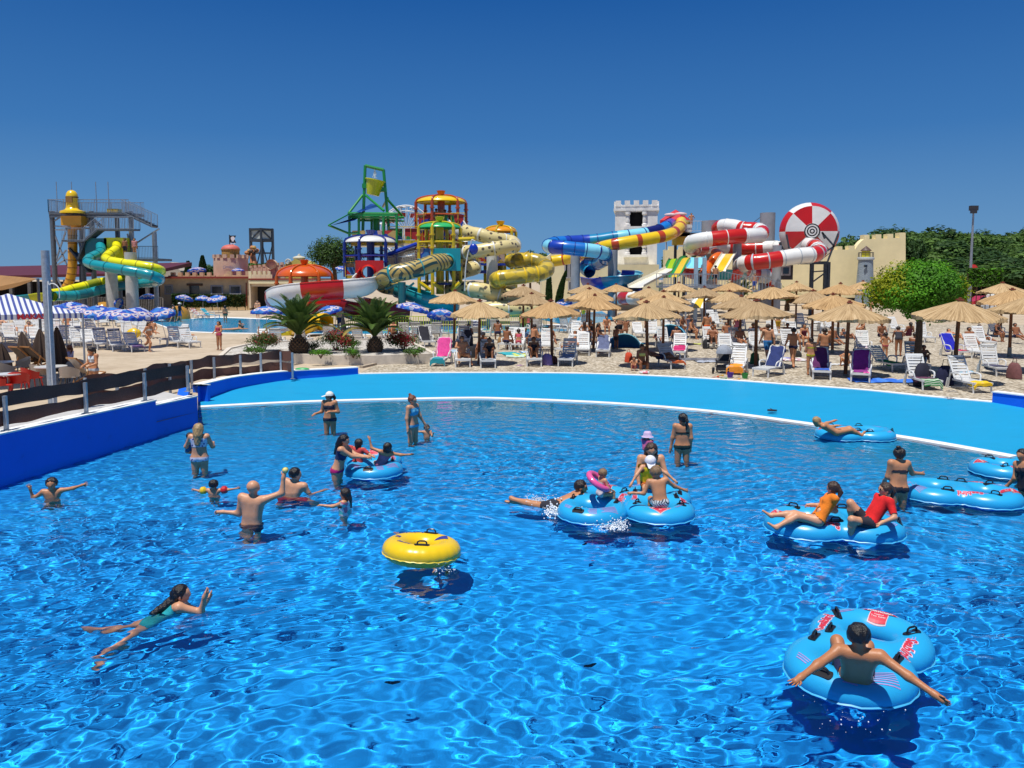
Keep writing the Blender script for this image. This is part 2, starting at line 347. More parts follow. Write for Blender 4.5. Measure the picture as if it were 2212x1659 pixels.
# gravel beach, planter
GP=[gp(x,y) for x,y in ((815,787),(905,783),(893,745),(880,722),(1000,716),(1250,707),(1500,700),(1900,700),(2300,703))]
gpoly=[(p.x,p.y) for p in GP]+[(24,30),(24,19.6),(RW[1].x,RW[1].y+.32)]+[(p.x,p.y+.2) for p in reversed(RIMS)]
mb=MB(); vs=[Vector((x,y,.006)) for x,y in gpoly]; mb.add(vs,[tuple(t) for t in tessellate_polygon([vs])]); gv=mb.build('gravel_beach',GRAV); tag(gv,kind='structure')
if gv.data.polygons[0].normal.z<0: gv.data.flip_normals()
BRD=pm((.40,.33,.25),.85,.2,5,.3,stretch=(1,6,6))
o=MB(); a=gp(780,795.5); b=gp(818,786.5); o.beam(a+Vector((0,0,.04)),b+Vector((0,0,.04)),.16,.1); tag(o.build('wooden_edging',BRD,loc=a),'short timber edging board between the gravel and the smooth tan paving','edging board')
P1=gp(540,799,.0); PL=[gq('F',0,1115),gq('F',30,1090),gq('F',600,1240),gq('F',1430,1247),gq('F',2160,1230)]
pf=[gq('F',560,1225),gq('F',1150,1247),gq('F',1500,1247),gq('F',2165,1225)]
front=[Vector((p.x,p.y,0)) for p in pf]
left=gp(480,790); rgt=front[-1]; back_r=gp(846,747); back_l=gp(560,755)
poly=[left]+front+[gp(889,757),back_r,back_l,gp(500,770)]
pp=[(p.x,p.y) for p in poly]
pt=empty('planter',(poly[1].x,poly[1].y,0),0,'low concrete edged planter bed with white pebbles around the two palms','planter')
n=len(pp); mb=MB()
strip(mb,[(x,y,0) for x,y in pp]+[(pp[0][0],pp[0][1],0)],-.0,.2,0,.42,side=1); mb.build('concrete_edge',CONC,pt,recalc=True)
mb=MB(); vs=[Vector((x,y,.36)) for x,y in pp]; mb.add(vs,[tuple(t) for t in tessellate_polygon([vs])]); pe=mb.build('pebbles',PEB,pt)
if pe.data.polygons[0].normal.z<0: pe.data.flip_normals()
# ---------------------------------------------------------------- big structures
STEEL=pm((.13,.15,.18),.45,.2,5,metal=.4); DSTEEL=pm((.05,.065,.085),.5,.2,5,metal=.3); LSTEEL=pm((.30,.33,.38),.45,.18,4,metal=.4); WSTEEL=pm((.62,.64,.66),.5,.1,3)
def paint(c,**k): 
    k.setdefault('rough',.28); k.setdefault('var',.06); k.setdefault('scale',1.5); k.setdefault('coat',.3); return pm(c,**k)
YEL=paint((.80,.52,.01)); OYEL=paint((.72,.33,.008)); LYEL=paint((.80,.75,.01)); TEAL=paint((.012,.28,.33)); DTEAL=paint((.008,.14,.18)); RED=paint((.52,.012,.008)); WHT=paint((.74,.74,.72)); BLU=paint((.006,.035,.38)); CYB=paint((.01,.16,.55)); LCY=paint((.22,.62,.78)); NAVY=paint((.006,.01,.12)); GRN=paint((.02,.28,.06)); ORG=paint((.62,.09,.01)); LIME=paint((.35,.55,.02)); MINT=paint((.03,.42,.12)); DKRED=paint((.22,.008,.01))
def railing(mb,a,b,h=1.05,step=.14,k=None,r=.02):
    a=Vector(a); b=Vector(b); L=(b-a).length; n=max(1,int(L/step)); up=Vector((0,0,h))
    mb.beam(a+up,b+up,.05,.05,k); mb.beam(a+up*.08,b+up*.08,.035,.035,k)
    for i in range(n+1):
        p=a+(b-a)*(i/n); w_=.05 if i%10==0 else r; mb.box((p.x,p.y,p.z+h/2),(w_,w_,h),k=k)
def slab(mb,a,b,w,th=.12,k=None):
    mb.beam(a,b,w,th,k)
def zat(py,Y): return at(0,py,Y).z
# left slide tower
def left_tower():
    Y=73.; t=empty('slide_tower',at(200,690,Y)*1,0,'tall grey steel slide tower with long upper deck and zigzag stairs at far left','slide tower'); 
    zb=0; zd=at(150,459,Y).z
    xs=[at(x,459,Y).x for x in (112,197,224,282)]
    for x in (112,197,224,282,306,144):
        p=at(x,459,Y); yy=Y+(2.4 if x in (144,224,306) else 0); top=zd if x!=306 else at(306,500,Y).z
        MB().cyl((p.x,yy,0),(p.x,yy,top+.1),.22,n=12).build('support_post',LSTEEL if x in(282,306) else STEEL,t)
    for x in (111,144,197,224): 
        p=at(x,459,Y); MB().cyl((p.x,Y+1,zd),(p.x,Y+1,zd+2.9),.035,n=5).build('antenna_rod',LSTEEL,t)
    A=at(109,459,Y); B=at(282,463,Y)
    mb=MB(); mb.box(((A.x+B.x)/2,Y+1.2,zd-.1),(B.x-A.x,3.0,.2)); mb.beam((A.x,Y-.2,zd-.35),(B.x,Y-.2,zd-.35),.12,.25); mb.build('deck',STEEL,t)
    mb=MB()
    for yy in (Y-.3,Y+2.7): mb=MB(); railing(mb,(A.x,yy,zd),(B.x,yy,zd),1.15); mb.build('railing',LSTEEL,t)
    mb=MB(); railing(mb,(A.x,Y-.3,zd),(A.x,Y+2.7,zd),1.15); mb.build('railing',LSTEEL,t)
    # descending stair at right end and landings
    C_=at(344,492,Y); D_=at(306,498,Y); E_=at(229,498,Y); F_=at(200,522,Y); G_=at(153,522,Y)
    for a,b,nm in ((B,C_,'stair_flight'),(D_,E_,'landing'),(E_,F_,'stair_flight'),(F_,G_,'landing')):
        mb=MB(); aa=Vector((a.x,Y-.9,a.z)); bb=Vector((b.x,Y-.9,b.z)); slab(mb,aa,bb,1.2,.14)
        if nm=='stair_flight':
            for i in range(9): p=aa+(bb-aa)*((i+.5)/9); mb.box(p+Vector((0,0,.12)),(.3,1.2,.05))
        mb.build(nm,STEEL,t)
        for dy in (-.6,.6): mb=MB(); railing(mb,aa+Vector((0,dy,0)),bb+Vector((0,dy,0)),1.15); mb.build('stair_railing',LSTEEL,t)
    mb=MB(); g1=Vector((F_.x,Y-.9,F_.z)); g2=at(185,560,Y); mb.beam(g1,Vector((g2.x,Y-.9,g2.z)),.9,.15); mb.beam(Vector((g2.x-1,Y-.5,g2.z+1)),Vector((g2.x+.6,Y-.5,g2.z-1.2)),.9,.15); mb.build('stair_flight',DSTEEL,t)
    # bracing
    mb=MB()
    def br(x1,y1,x2,y2,w_=.12,dy=0.): a=at(x1,y1,Y); b=at(x2,y2,Y); mb.beam((a.x,Y+dy,a.z),(b.x,Y+dy,b.z),w_)
    for a in ((113,480,133,467),(176,467,192,482),(113,488,222,495),(204,474,222,490),(113,496,144,497),(115,500,143,570),(142,500,118,570),(116,572,143,540),(118,575,144,560),(275,505,284,540),(344,494,290,528),(225,500,200,474),(144,640,118,590),(170,520,182,570),(176,525,190,570)): br(*a)
    mb.build('brace',LSTEEL,t)
    mb=MB()
    for a in ((144,500,144,640),(168,520,184,572),(113,571,200,574),(110,490,146,490)): br(*a,w_=.2,dy=2.4)
    mb.build('brace',DSTEEL,t)
    b=MB(); p=aq('A',1265,475,Y); b.box((p.x,Y+.3,p.z),(1.0,.8,.45)); b.build('yellow_panel',YEL,t)
    return t
left_tower()
def capsule_slide():
    Y=72.2; c=aq('A',815,490,Y); s=.19253*Y/1700; t=empty('drop_capsule',c,0,'bright yellow rounded launch capsule standing on the left tower deck above its tube','slide capsule')
    pr=[(70*s,-5*s),(64*s,60*s),(58*s,120*s),(60*s,150*s),(62*s,180*s),(55*s,210*s),(38*s,235*s),(15*s,246*s),(.01,248*s)]
    mb=MB(); mb.lathe(pr,c,20); mb.build('shell',YEL,t); MB().box(c+Vector((0,-60*s,135*s)),(70*s,.12,60*s)).build('entry_window',pm((.25,.13,.03)),t)
    mb=MB(); mb.lathe([(130*s,-10*s),(126*s,15*s),(80*s,30*s),(66*s,50*s)],c,20); mb.build('skirt',YEL,t)
    mb=MB(); mb.lathe([(60*s,160*s),(66*s,163*s),(66*s,172*s),(60*s,176*s)],c,20); mb.build('door_rim',pm((.10,.05,.01)),t)
    mb=MB(); mb.box(c+Vector((0,.5,-90*s)),(225*s,1.7,105*s)); mb.cyl(c+Vector((0,.5,-140*s)),c+Vector((0,.5,-185*s)),55*s,n=14); mb.build('housing',OYEL,t)
    P=spline([aq('A',x,y,Y+.5) for x,y in ((813,680),(815,800),(816,950),(812,1090),(798,1200),(770,1290),(735,1340))],8)
    slide_tube('Orange',P,.40,[0],[OYEL],'orange yellow enclosed drop tube falling straight down from the yellow capsule','water slide',rings=5,ringm=pm((.3,.13,.01)))
def slide_tube(_,P,r,seq,mats,label,cat='water slide',rings=6,ringm=None,half=None,name='slide_tube',posts=(),postm=None,postr=.3,seglen=None,n=14,flange=True,entry=None):
    """one slide: tube/flume of colour segments + joint rings + posts. seq = palette index per equal stretch of the path"""
    t=empty(name,(P[0].x,P[0].y,0),0,label,cat,'water slides')
    m=len(P)-1; segk=[seq[min(len(seq)-1,int(i*len(seq)/m))] for i in range(m)]
    mb=MB(); pal=list(mats)
    if half:
        a0,a1=half; mb.tube(P,r,n,segk=segk,a0=a0,a1=a1); mb.build('flume',pal,t)
        for a in half:
            pts=[]
            for i in range(m+1):
                T=(P[min(i+1,m)]-P[max(i-1,0)]).normalized(); X=T.cross(Vector((0,0,1))).normalized(); Z=X.cross(T); pts.append(P[i]+(X*math.cos(a)+Z*math.sin(a))*r)
            MB().tube(pts,.055,5,segk=segk).build('rim_flange',pal,t)
    else:
        pal.append(ringm or mats[0]); Q=[P[0]]; rr_=[r*.9]; sk=[]; w_=.04*max(1,r)
        for i in range(1,m+1):
            if rings and i%rings==0 and i<m:
                d=(P[min(i+1,m)]-P[i-1]).normalized()*w_; Q+=[P[i]-d,P[i]-d*.9,P[i]+d*.9,P[i]+d]; rr_+=[r,r*1.07,r*1.07,r]; sk+=[segk[i-1],len(mats),len(mats),len(mats)]
                continue
            Q.append(P[i]); rr_.append(r); sk.append(segk[i-1])
        rr_[0]=r; mb.tube(Q,rr_,n,segk=sk,caps=False); mb.build('tube',pal,t)
    for (px,py0,py1,Y) in posts:
        a=at(px,py0,Y); MB().cyl((a.x,Y,-.05),(a.x,Y,a.z),postr,n=12).build('support_post',postm or LSTEEL,t)
    return t
capsule_slide()
def path(c,pts,k=7): return spline([aq(c,x,y,Y) for x,y,Y in pts],k)
OPEN=(math.pi*.98,math.pi*2.02)
slide_tube('teal',path('A',[(1130,860,72),(1130,930,71),(1080,965,70),(1010,1000,69),(985,1045,68),(1060,1075,67),(1200,1100,66.5),(1400,1135,66),(1550,1160,66),(1700,1195,66),(1790,1235,67),(1740,1270,70),(1600,1280,72),(1480,1295,72),(1300,1320,71),(1100,1365,70),(960,1400,69),(830,1420,68),(700,1425,67),(600,1430,66)]),.42,[0,0,0,0,0,0,0,0,0,0,0,1,0,1,0,0],[TEAL,DTEAL],'long teal tube slide winding below the yellow one beside the left tower',rings=7,ringm=DTEAL,posts=[(282,545,700,67.6),(239,560,700,70)],postr=.5,postm=CONG)
slide_tube('yel',path('A',[(1310,850,72),(1300,900,71),(1230,955,70),(1190,1000,69),(1250,1035,68),(1400,1060,67.4),(1550,1080,67),(1700,1105,67),(1800,1140,68),(1780,1180,71),(1650,1200,73),(1480,1225,73),(1300,1250,72),(1100,1275,71),(950,1315,70),(800,1350,69),(680,1385,68),(560,1400,67)]),.40,[0,0,0,0,0,0,0,0,0,0,1,0,1,0,0,0],[LYEL,pm((.25,.28,.01),.4)],'yellow tube slide winding down from the left tower above the teal tube',rings=7,ringm=pm((.45,.38,.01)))
slide_tube('exit',path('A',[(600,1400,66),(480,1400,66),(370,1415,66),(230,1430,66)]),.62,[0,0,1],[pm((.5,.52,.02),.35),TEAL],'open yellow and dark exit flume of the left slides behind the striped tent',half=OPEN,rings=7)
mb=MB(); Y=72.6; t=empty('slide_entry_box',aq('A',1150,900,Y),0,'teal and yellow slide entrance boxes on the lower deck of the left tower','slide entrance')
p=aq('A',1120,880,Y); MB().box(p,(2.,1.4,1.6)).build('teal_box',DTEAL,t)
p=aq('A',1330,910,Y); MB().box(p,(1.9,1.4,2.2)).build('yellow_box',LYEL,t)
mb=MB(); a=aq('A',1060,980,Y); b=aq('A',1800,1060,Y); mb.box(((a.x+b.x)/2,Y+1,a.z-.3),(b.x-a.x,3,.2)); railing(mb,(a.x,Y-.4,a.z-.2),(b.x,Y-.4,a.z-.2),1.1); mb.build('deck',STEEL,t)
# shed with maroon roof, tan sail
Y=86.; t=empty('roofed_hall',at(50,640,Y),0,'long dark timber hall with low maroon metal roof behind the striped tent','hall')
a=at(-260,581,Y); b=at(318,569,Y); mb=MB(); mb.add([(a.x,Y,a.z-1.0),(b.x,Y,b.z-1.0),(b.x,Y+12,b.z+.35),(a.x,Y+12,a.z+.35),(a.x,Y,a.z-1.3),(b.x,Y,b.z-1.3),(b.x,Y+12,b.z-.1),(a.x,Y+12,a.z-.1)],[(0,1,2,3),(7,6,5,4),(0,4,5,1),(1,5,6,2),(2,6,7,3),(3,7,4,0)]); mb.build('roof',pm((.10,.012,.016),.5,.15,2,stretch=(8,1,1)),t)
mb=MB(); mb.box(((a.x+b.x)/2,Y+9,1.6),(b.x-a.x,.3,3.4)); mb.build('wall',pm((.03,.025,.022),.9,.5,2,.3,stretch=(6,1,1)),t)
for x in (20,60,100,138,178,205,245,285,315): p=at(x,600,Y); MB().box((p.x,Y+.3,1.75),(.35,.35,3.6)).build('post',pm((.14,.13,.12),.9,.3,4),t)
mb=MB(); a=at(0,640,Y-1); b=at(350,640,Y-1)
for i in range(95): x=a.x+(b.x-a.x)*i/94; mb.box((x,Y-1,.8),(.28,.06,1.7+.1*math.sin(i*3.)))
tag(mb.build('plank_fence',pm((.16,.15,.14),.9,.4,6,.3),loc=(a.x,Y-1,0)),'weathered grey plank fence in front of the maroon roofed hall','fence')
Y=42.; t=empty('shade_sail',aq('A',405,1250,Y),0,'tan triangular shade sail stretched over the cafe at the left edge','shade sail')
a=aq('A',425,1228,Y); b=aq('A',-500,1150,Y+4); c=aq('A',-500,1420,Y-5); mb=MB(); G_=9; vs=[]; fs=[]
for i in range(G_+1):
    for j in range(G_+1):
        u=i/G_; v=j/G_; p=a*(1-u)+(b*(1-v)+c*v)*u; vs.append(p-Vector((0,0,.5*math.sin(math.pi*u)*math.sin(math.pi*v))))
for i in range(G_):
    for j in range(G_): fs.append((i*(G_+1)+j,(i+1)*(G_+1)+j,(i+1)*(G_+1)+j+1,i*(G_+1)+j+1))
mb.add(vs,fs); mb.build('cloth',pm((.40,.22,.09),.9,.1,3,trans=.3),t); MB().cyl((a.x,Y,0),(a.x,Y,a.z),.07).build('pole',STEEL,t)
# terrace building with castle details
STN=pm((.66,.49,.29),.9,.22,.7,.3); STL=pm((.66,.53,.38),.9,.15,.8,.3); PNK=pm((.66,.47,.33),.9,.14,.6,.25); CRM=pm((.84,.72,.42),.9,.08,.5,.2); TRIM=pm((.25,.03,.02),.7); GLS=pm((.012,.014,.02),.12,.2,2,spec=.8); FRM=pm((.35,.34,.36),.7); CREAM=pm((.80,.71,.45),.9,.1,.4,.2)
def wbox(mb,c,x0,y0,x1,y1,Y,d,k=None):
    a=aq(c,x0,y0,Y); b=aq(c,x1,y1,Y); mb.box(((a.x+b.x)/2,Y+d/2,(a.z+b.z)/2),(abs(b.x-a.x),d,abs(a.z-b.z)),k=k)
def window(t,c,x0,y0,x1,y1,Y,name='window'):
    mb=MB(); a=aq(c,x0,y0,Y); b=aq(c,x1,y1,Y); w_=.16; cx,cz=(a.x+b.x)/2,(a.z+b.z)/2; W_=b.x-a.x; H_=a.z-b.z
    for dx,dz,ww,hh in ((-W_/2-w_/2,0,w_,H_+2*w_),(W_/2+w_/2,0,w_,H_+2*w_),(0,H_/2+w_/2,W_,w_),(0,-H_/2-w_/2,W_,w_)): mb.box((cx+dx,Y-.03,cz+dz),(ww,.1,hh))
    f=mb.build(name,FRM,t); g=MB().box((cx,Y-.005,cz),(W_,.05,H_)).build('pane',GLS,f)
def terrace():
    Y=92.; t=empty('terrace_building',gp(450,669),0,'single storey brown stone building with maroon roof edge and battlement parapet behind the small pool','building')
    mb=MB(); a=at(345,601,Y); b=at(537,601,Y); mb.box(((a.x+b.x)/2,Y+5,a.z/2-.02),(b.x-a.x,10,a.z)); mb.build('wall',STN,t)
    mb=MB(); mb.box(((a.x+b.x)/2,Y+4.8,a.z+.08),(b.x-a.x+.4,10.6,.22)); mb.build('roof_edge',TRIM,t)
    window(t,'C',565,985,695,1078,Y); window(t,'C',810,985,932,1075,Y); window(t,'A',1860,1312,1928,1395,Y); 
    mb=MB(); wbox(mb,'C',265,975,402,1240,Y-.05,.1); d=mb.build('doorway',GLS,t); mb=MB(); wbox(mb,'C',230,946,438,974,Y-.12,.2); mb.build('lintel',pm((.09,.04,.02)),t)
    mb=MB(); wbox(mb,'C',1003,935,1020,1240,Y-.15,.15); mb.build('drainpipe',DKRED,t)
    mb=MB(); Yp=Y+1.2
    for x in range(6): wbox(mb,'C',20+x*95,800,72+x*95,872,Yp,.4)
    wbox(mb,'C',-10,842,600,872,Yp+.05,.3); 
    # stepped gable and merlons
    for i in range(6): wbox(mb,'C',650+i*22,868-i*16,800,872,Yp-.3+i*.004,.4)
    for x0,x1 in ((780,820),(880,940),(1000,1045)): wbox(mb,'C',x0,785,x1,872,Yp-.35,.4)
    wbox(mb,'C',640,838,1045,872,Yp-.34,.38); mb.build('parapet',STN,t)
    return t
terrace()
def round_tower():
    Y=97.; c=aq('C',817,860,Y+4); c.y=Y+4; s=.16503*(Y+4)/1700; t=empty('castle_tower',Vector((c.x,c.y,0)),0,'round pink stucco castle turret with small red dome and black flag','tower')
    r=217*s; z=c.z; zt=aq('C',0,605,Y).z
    pr=[(r*1.0,0),(r*1.0,z),(r*.985,zt)]
    MB().lathe([(r*1.02,0),(r*.99,zt),(r*.9,zt),(r*.9,zt-.5)],Vector((c.x,c.y,0)),40).build('wall',PNK,t)
    mb=MB()
    for i in range(15):
        a=2*math.pi*i/15+.1; zz=zt+.45*s/.0098*.9; ww=.62; mb.box((c.x+r*.95*math.cos(a),c.y+r*.95*math.sin(a),zt+.5*42*s),(.35,38*s*1.3,46*s),rz=a)
    mb.build('battlement',PNK,t)
    z1=aq('C',0,500,Y).z; rd=112*s; cc=Vector((c.x,c.y,0))
    MB().lathe([(rd,zt-1),(rd,z1),(rd*1.06,z1+.02),(rd*1.08,z1+.15),(.05,z1+.16)],cc,28).build('drum',pm((.50,.27,.07),.8),t)
    MB().lathe([(rd*1.03*math.cos(a),z1+.16+62*s*math.sin(a)) for a in [i*math.pi/16 for i in range(9)]],cc,28).build('dome',pm((.55,.13,.10),.6),t)
    # sign: small blue wavy lettering
    cu=bpy.data.curves.new('sgn','FONT'); cu.body='Cinnabar'; cu.size=1.; cu.extrude=.0; o=bpy.data.objects.new('sgn',cu); col.objects.link(o); bpy.context.view_layer.update()
    me=bpy.data.meshes.new_from_object(o); bpy.data.objects.remove(o)
    p=aq('C',858,700,Y-.5); 
    xs_=[v.co.x for v in me.vertices]; W_=max(xs_)
    for v in me.vertices:
        u=(v.co.x/W_-.5)*130*s/r; v.co=Vector((c.x+(r*1.03)*math.sin(u+.19),c.y-(r*1.03)*math.cos(u+.19),p.z+(v.co.y-.35)*.55-((u*3)**2)*.15-.2))-Vector((c.x,c.y,0))
    me.materials.clear(); me.materials.append(pm((.10,.12,.35))); o=bpy.data.objects.new('sign_lettering',me); col.objects.link(o); o.parent=t
    return t,c,z1,s,rd
t,c,z1,s,rd=round_tower()
zf=aq('C',0,295,97).z; fl_=empty('pirate_flag',Vector((c.x,c.y,z1+62*s)),0,'black swallow tailed flag with white skull and crossed bones on the turret dome','flag')
MB().cyl((c.x-.1,c.y,z1+60*s),(c.x-.1,c.y,zf+.1),.06,n=6).build('pole',DSTEEL,fl_)
w_=82*s; h_=95*s; mb=MB(); mb.prism([(0,0),(w_,0),(w_*.72,-h_*.5),(w_,-h_),(0,-h_)],-.02,.02,T=lambda x,y,z:Vector((c.x-.05+x,c.y+z,zf+y))); mb.build('cloth',pm((.012,.012,.018),.8),fl_)
mb=MB(); cx_,cz_=c.x+w_*.42,zf-h_*.4
mb.lathe([(.01,0),(.26,0)],(cx_,c.y-.04,cz_),14,ax=Matrix.Rotation(math.pi/2,3,'X')); mb.box((cx_,c.y-.05,cz_-.28),(.26,.02,.2))
for sg in (-1,1): mb.beam((cx_-.3,c.y-.05,cz_-.75+sg*.18),(cx_+.3,c.y-.05,cz_-.75-sg*.18),.02,.09)
mb.build('skull_emblem',pm((.8,.8,.8)),fl_)
def yellow_annex():
    Y=90.5; t=empty('castle_annex',gp(560,668),0,'pale yellow annex with battlements and a wide dark opening right of the brown building','building')
    mb=MB()
    wbox(mb,'C',1040,905,1075,1270,Y,8); wbox(mb,'C',1075,905,1900,985,Y,8); wbox(mb,'C',1400,985,1900,1270,Y,8); wbox(mb,'C',1075,985,1400,1270,Y+4,.4); mb.build('wall',STL,t)
    mb=MB(); wbox(mb,'C',1045,908,1900,948,Y-.25,.3); mb.build('fascia',CREAM,t)
    mb=MB(); wbox(mb,'C',1045,880,1900,900,Y-.3,9); mb.build('roof_edge',TRIM,t)
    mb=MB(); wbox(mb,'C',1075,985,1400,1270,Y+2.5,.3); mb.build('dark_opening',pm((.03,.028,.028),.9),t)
    mb=MB()
    for i in range(5): x=1040+i*62; wbox(mb,'C',x,783,x+38,882,Y+.5,.35)
    wbox(mb,'C',1040,828,1350,882,Y+.52,.3); mb.build('parapet',CREAM,t)
    return t
yellow_annex()
Y=101.; t=empty('castle_wall',aq('C',1300,900,Y),0,'higher pinkish battlement wall with round disc ornament behind the annex','wall'); mb=MB()
a=aq('C',1050,760,Y); b=aq('C',1510,720,Y)
for i in range(8):
    x=1050+i*58; y=745-i*7; wbox(mb,'C',x,y-30,x+34,y+5,Y,.5)
    wbox(mb,'C',x,y,x+58,900,Y+.01*i,.45)
mb.build('wall',PNK,t); mb=MB(); p=aq('C',1345,695,Y-.2); mb.lathe([(.01,0),(.25,0),(.3,-.1),(.55,-.12),(.6,0),(.62,0),(.64,.4)],p,24,ax=Matrix.Rotation(math.pi/2,3,'X')@Matrix.Diagonal(Vector((1,1,1)))); 
mb.lathe([(.01,.05),(60*.165*Y/1700,.05),(60*.165*Y/1700,.6)],p,24,ax=Matrix.Rotation(-math.pi/2,3,'X')); mb.build('disc_ornament',PNK,t)
mb=MB(); wbox(mb,'C',1070,705,1520,722,Y+3,.6); mb.build('red_roof',pm((.35,.07,.03)),t)
Y=104.; t=empty('gabled_house',aq('C',1600,900,Y),0,'small yellow house with curled gable ornament and domed bell turret left of the pine','house'); mb=MB()
mb.prism([tuple(aq('C',x,y,Y)[i] for i in (0,2)) for x,y in ((1505,900),(1505,700),(1560,665),(1610,650),(1650,625),(1690,640),(1760,640),(1850,690),(1870,900))],0,4,T=lambda x,y,z:Vector((x,Y+z,y))); mb.build('gable',pm((.62,.50,.12),.9,.12,.6),t)
mb=MB(); pts=[]
for i in range(22): a_=i*.38; rr_=42*.0098*(1-i/24); p=aq('C',1555,665,Y-.1); pts.append(p+Vector((rr_*math.cos(a_),0,rr_*math.sin(a_))))
mb.tube(pts,.1,6); mb.build('scroll_ornament',pm((.6,.58,.5)),t)
p=aq('C',1705,640,Y+1); u=.0098; MB().lathe([(70*u,-20*u),(70*u,15*u),(85*u,20*u),(85*u,32*u),(70*u,45*u),(20*u,60*u),(18*u,75*u),(.02,85*u)],p,20).build('turret',pm((.52,.50,.40)),t)
# shallow windows; gable of small white house
Y=110.; t=empty('gabled_house',aq('A',1920,1230,Y),0,'tiny white curly gabled house front with round window beside the cypresses','house'); mb=MB()
mb.prism([tuple(aq('A',x,y,Y)[i] for i in (0,2)) for x,y in ((1835,1230),(1835,1120),(1870,1090),(1885,1060),(1915,1045),(1945,1060),(1960,1090),(2025,1140),(2025,1230))],0,3,T=lambda x,y,z:Vector((x,Y+z,y))); mb.build('gable',pm((.50,.44,.36),.9),t)
p=aq('A',1925,1102,Y-.05); MB().lathe([(.01,0),(.25,0)],p,12,ax=Matrix.Rotation(math.pi/2,3,'X')).build('round_window',GLS,t)
# water tower
Y=125.; t=empty('water_tower',aq('C',1215,640,Y),0,'hexagonal white panelled water tank on dark steel legs behind the castle turret','water tower'); u=.16503*Y/1700; c=aq('C',1215,390,Y+2)
ring=[Vector((c.x+160*u*math.cos(R(a)),Y+2+160*u*math.sin(R(a)),0)) for a in range(-75,285,60)]
z0=aq('C',0,375,Y).z; z1=aq('C',0,235,Y).z; mb=MB(); n=6
mb.add([p*.97+Vector((c.x*.03,(Y+2)*.03,z)) for z in (z0,z1) for p in ring],[(i,(i+1)%6,6+(i+1)%6,6+i) for i in range(6)]+[tuple(range(6))[::-1],tuple(range(6,12))]); mb.build('tank',pm((.55,.60,.56),.6,.1,1),t,sharp=20)
mb=MB()
for i in range(6):
    p=ring[i]; qn=ring[(i+1)%6]; mb.beam(p+Vector((0,0,0)),p+Vector((0,0,z1+.2)),.3); mb.beam(p+Vector((0,0,z1)),qn+Vector((0,0,z1)),.35); mb.beam(p+Vector((0,0,z0)),qn+Vector((0,0,z0)),.35)
    for zz in (z0-2,z0-7): mb.beam(p+Vector((0,0,zz)),qn+Vector((0,0,zz)),.16)
    mb.beam(p+Vector((0,0,z0 if i%2 else z1)),qn+Vector((0,0,z1 if i%2 else z0)),.2); mb.beam(p+Vector((0,0,z0-.2)),qn+Vector((0,0,z0-7)),.14)
mb.build('frame',DSTEEL,t); 
# orange ride with splayed legs
Y=112.; t=empty('tower_ride',aq('C',1100,700,Y),0,'orange splayed leg amusement ride with bunched seats beside the dark water tower','ride'); OR2=pm((.55,.20,.08),.5)
top=aq('C',1095,500,Y)
for x,dy in ((1045,-2),(1145,-2),(1200,1.5),(1075,2)): b=aq('C',x,720,Y+dy); MB().cyl(Vector((b.x,Y+dy,b.z-3)),top,.22,n=8).build('leg',OR2,t)
mb=MB(); random.seed(3)
for i in range(14): p=aq('C',random.uniform(1030,1150),random.uniform(470,560),Y); mb.ell(p+Vector((0,random.uniform(-1,1),0)),(.35,.35,.3),6,4,k=i%3)
mb.build('seats',[pm((.5,.3,.08)),pm((.08,.04,.03)),pm((.55,.22,.08))],t)
# ferris wheel
Y=190.; c=aq('D',1270,960,Y); u=.16503*Y/1700; t=empty('ferris_wheel',Vector((c.x,Y,0)),0,'thin white ferris wheel with red and white gondolas behind the play tower','ferris wheel'); Rw=325*u
mb=MB(); 
for dy in (-1.2,1.2):
    pts=[Vector((c.x+Rw*math.cos(a),Y+dy,c.z+Rw*math.sin(a))) for a in [2*math.pi*i/48 for i in range(49)]]; mb.tube(pts,.13,4); pts=[c+(p-c)*.8 for p in pts]; mb.tube([Vector((p.x,Y+dy,p.z)) for p in pts],.08,4)
    for i in range(24): a=2*math.pi*i/24; mb.beam((c.x,Y+dy,c.z),(c.x+Rw*math.cos(a),Y+dy,c.z+Rw*math.sin(a)),.12)
mb.build('wheel_frame',WSTEEL,t)
mb=MB()
for dx in (-9,9): mb.beam((c.x,Y-2,c.z),(c.x+dx,Y-2,0),.5)
mb.build('stand',WSTEEL,t)
for i in range(12):
    a=2*math.pi*(i+.4)/12; p=Vector((c.x+Rw*math.cos(a),Y,c.z+Rw*math.sin(a)-1.6)); g=MB(); g.lathe([(.2,-1),(1.1,-.9),(1.25,0)],p,10,k=0); g.lathe([(1.2,1.3),(.9,1.7),(.1,1.8)],p,10,k=1)
    for j in range(4): g.beam(p+Vector((1.1*math.cos(j*1.57),1.1*math.sin(j*1.57),0)),p+Vector((1.1*math.cos(j*1.57),1.1*math.sin(j*1.57),1.4)),.08,k=1)
    g.build('gondola',[pm((.35,.03,.03)),WSTEEL],t)
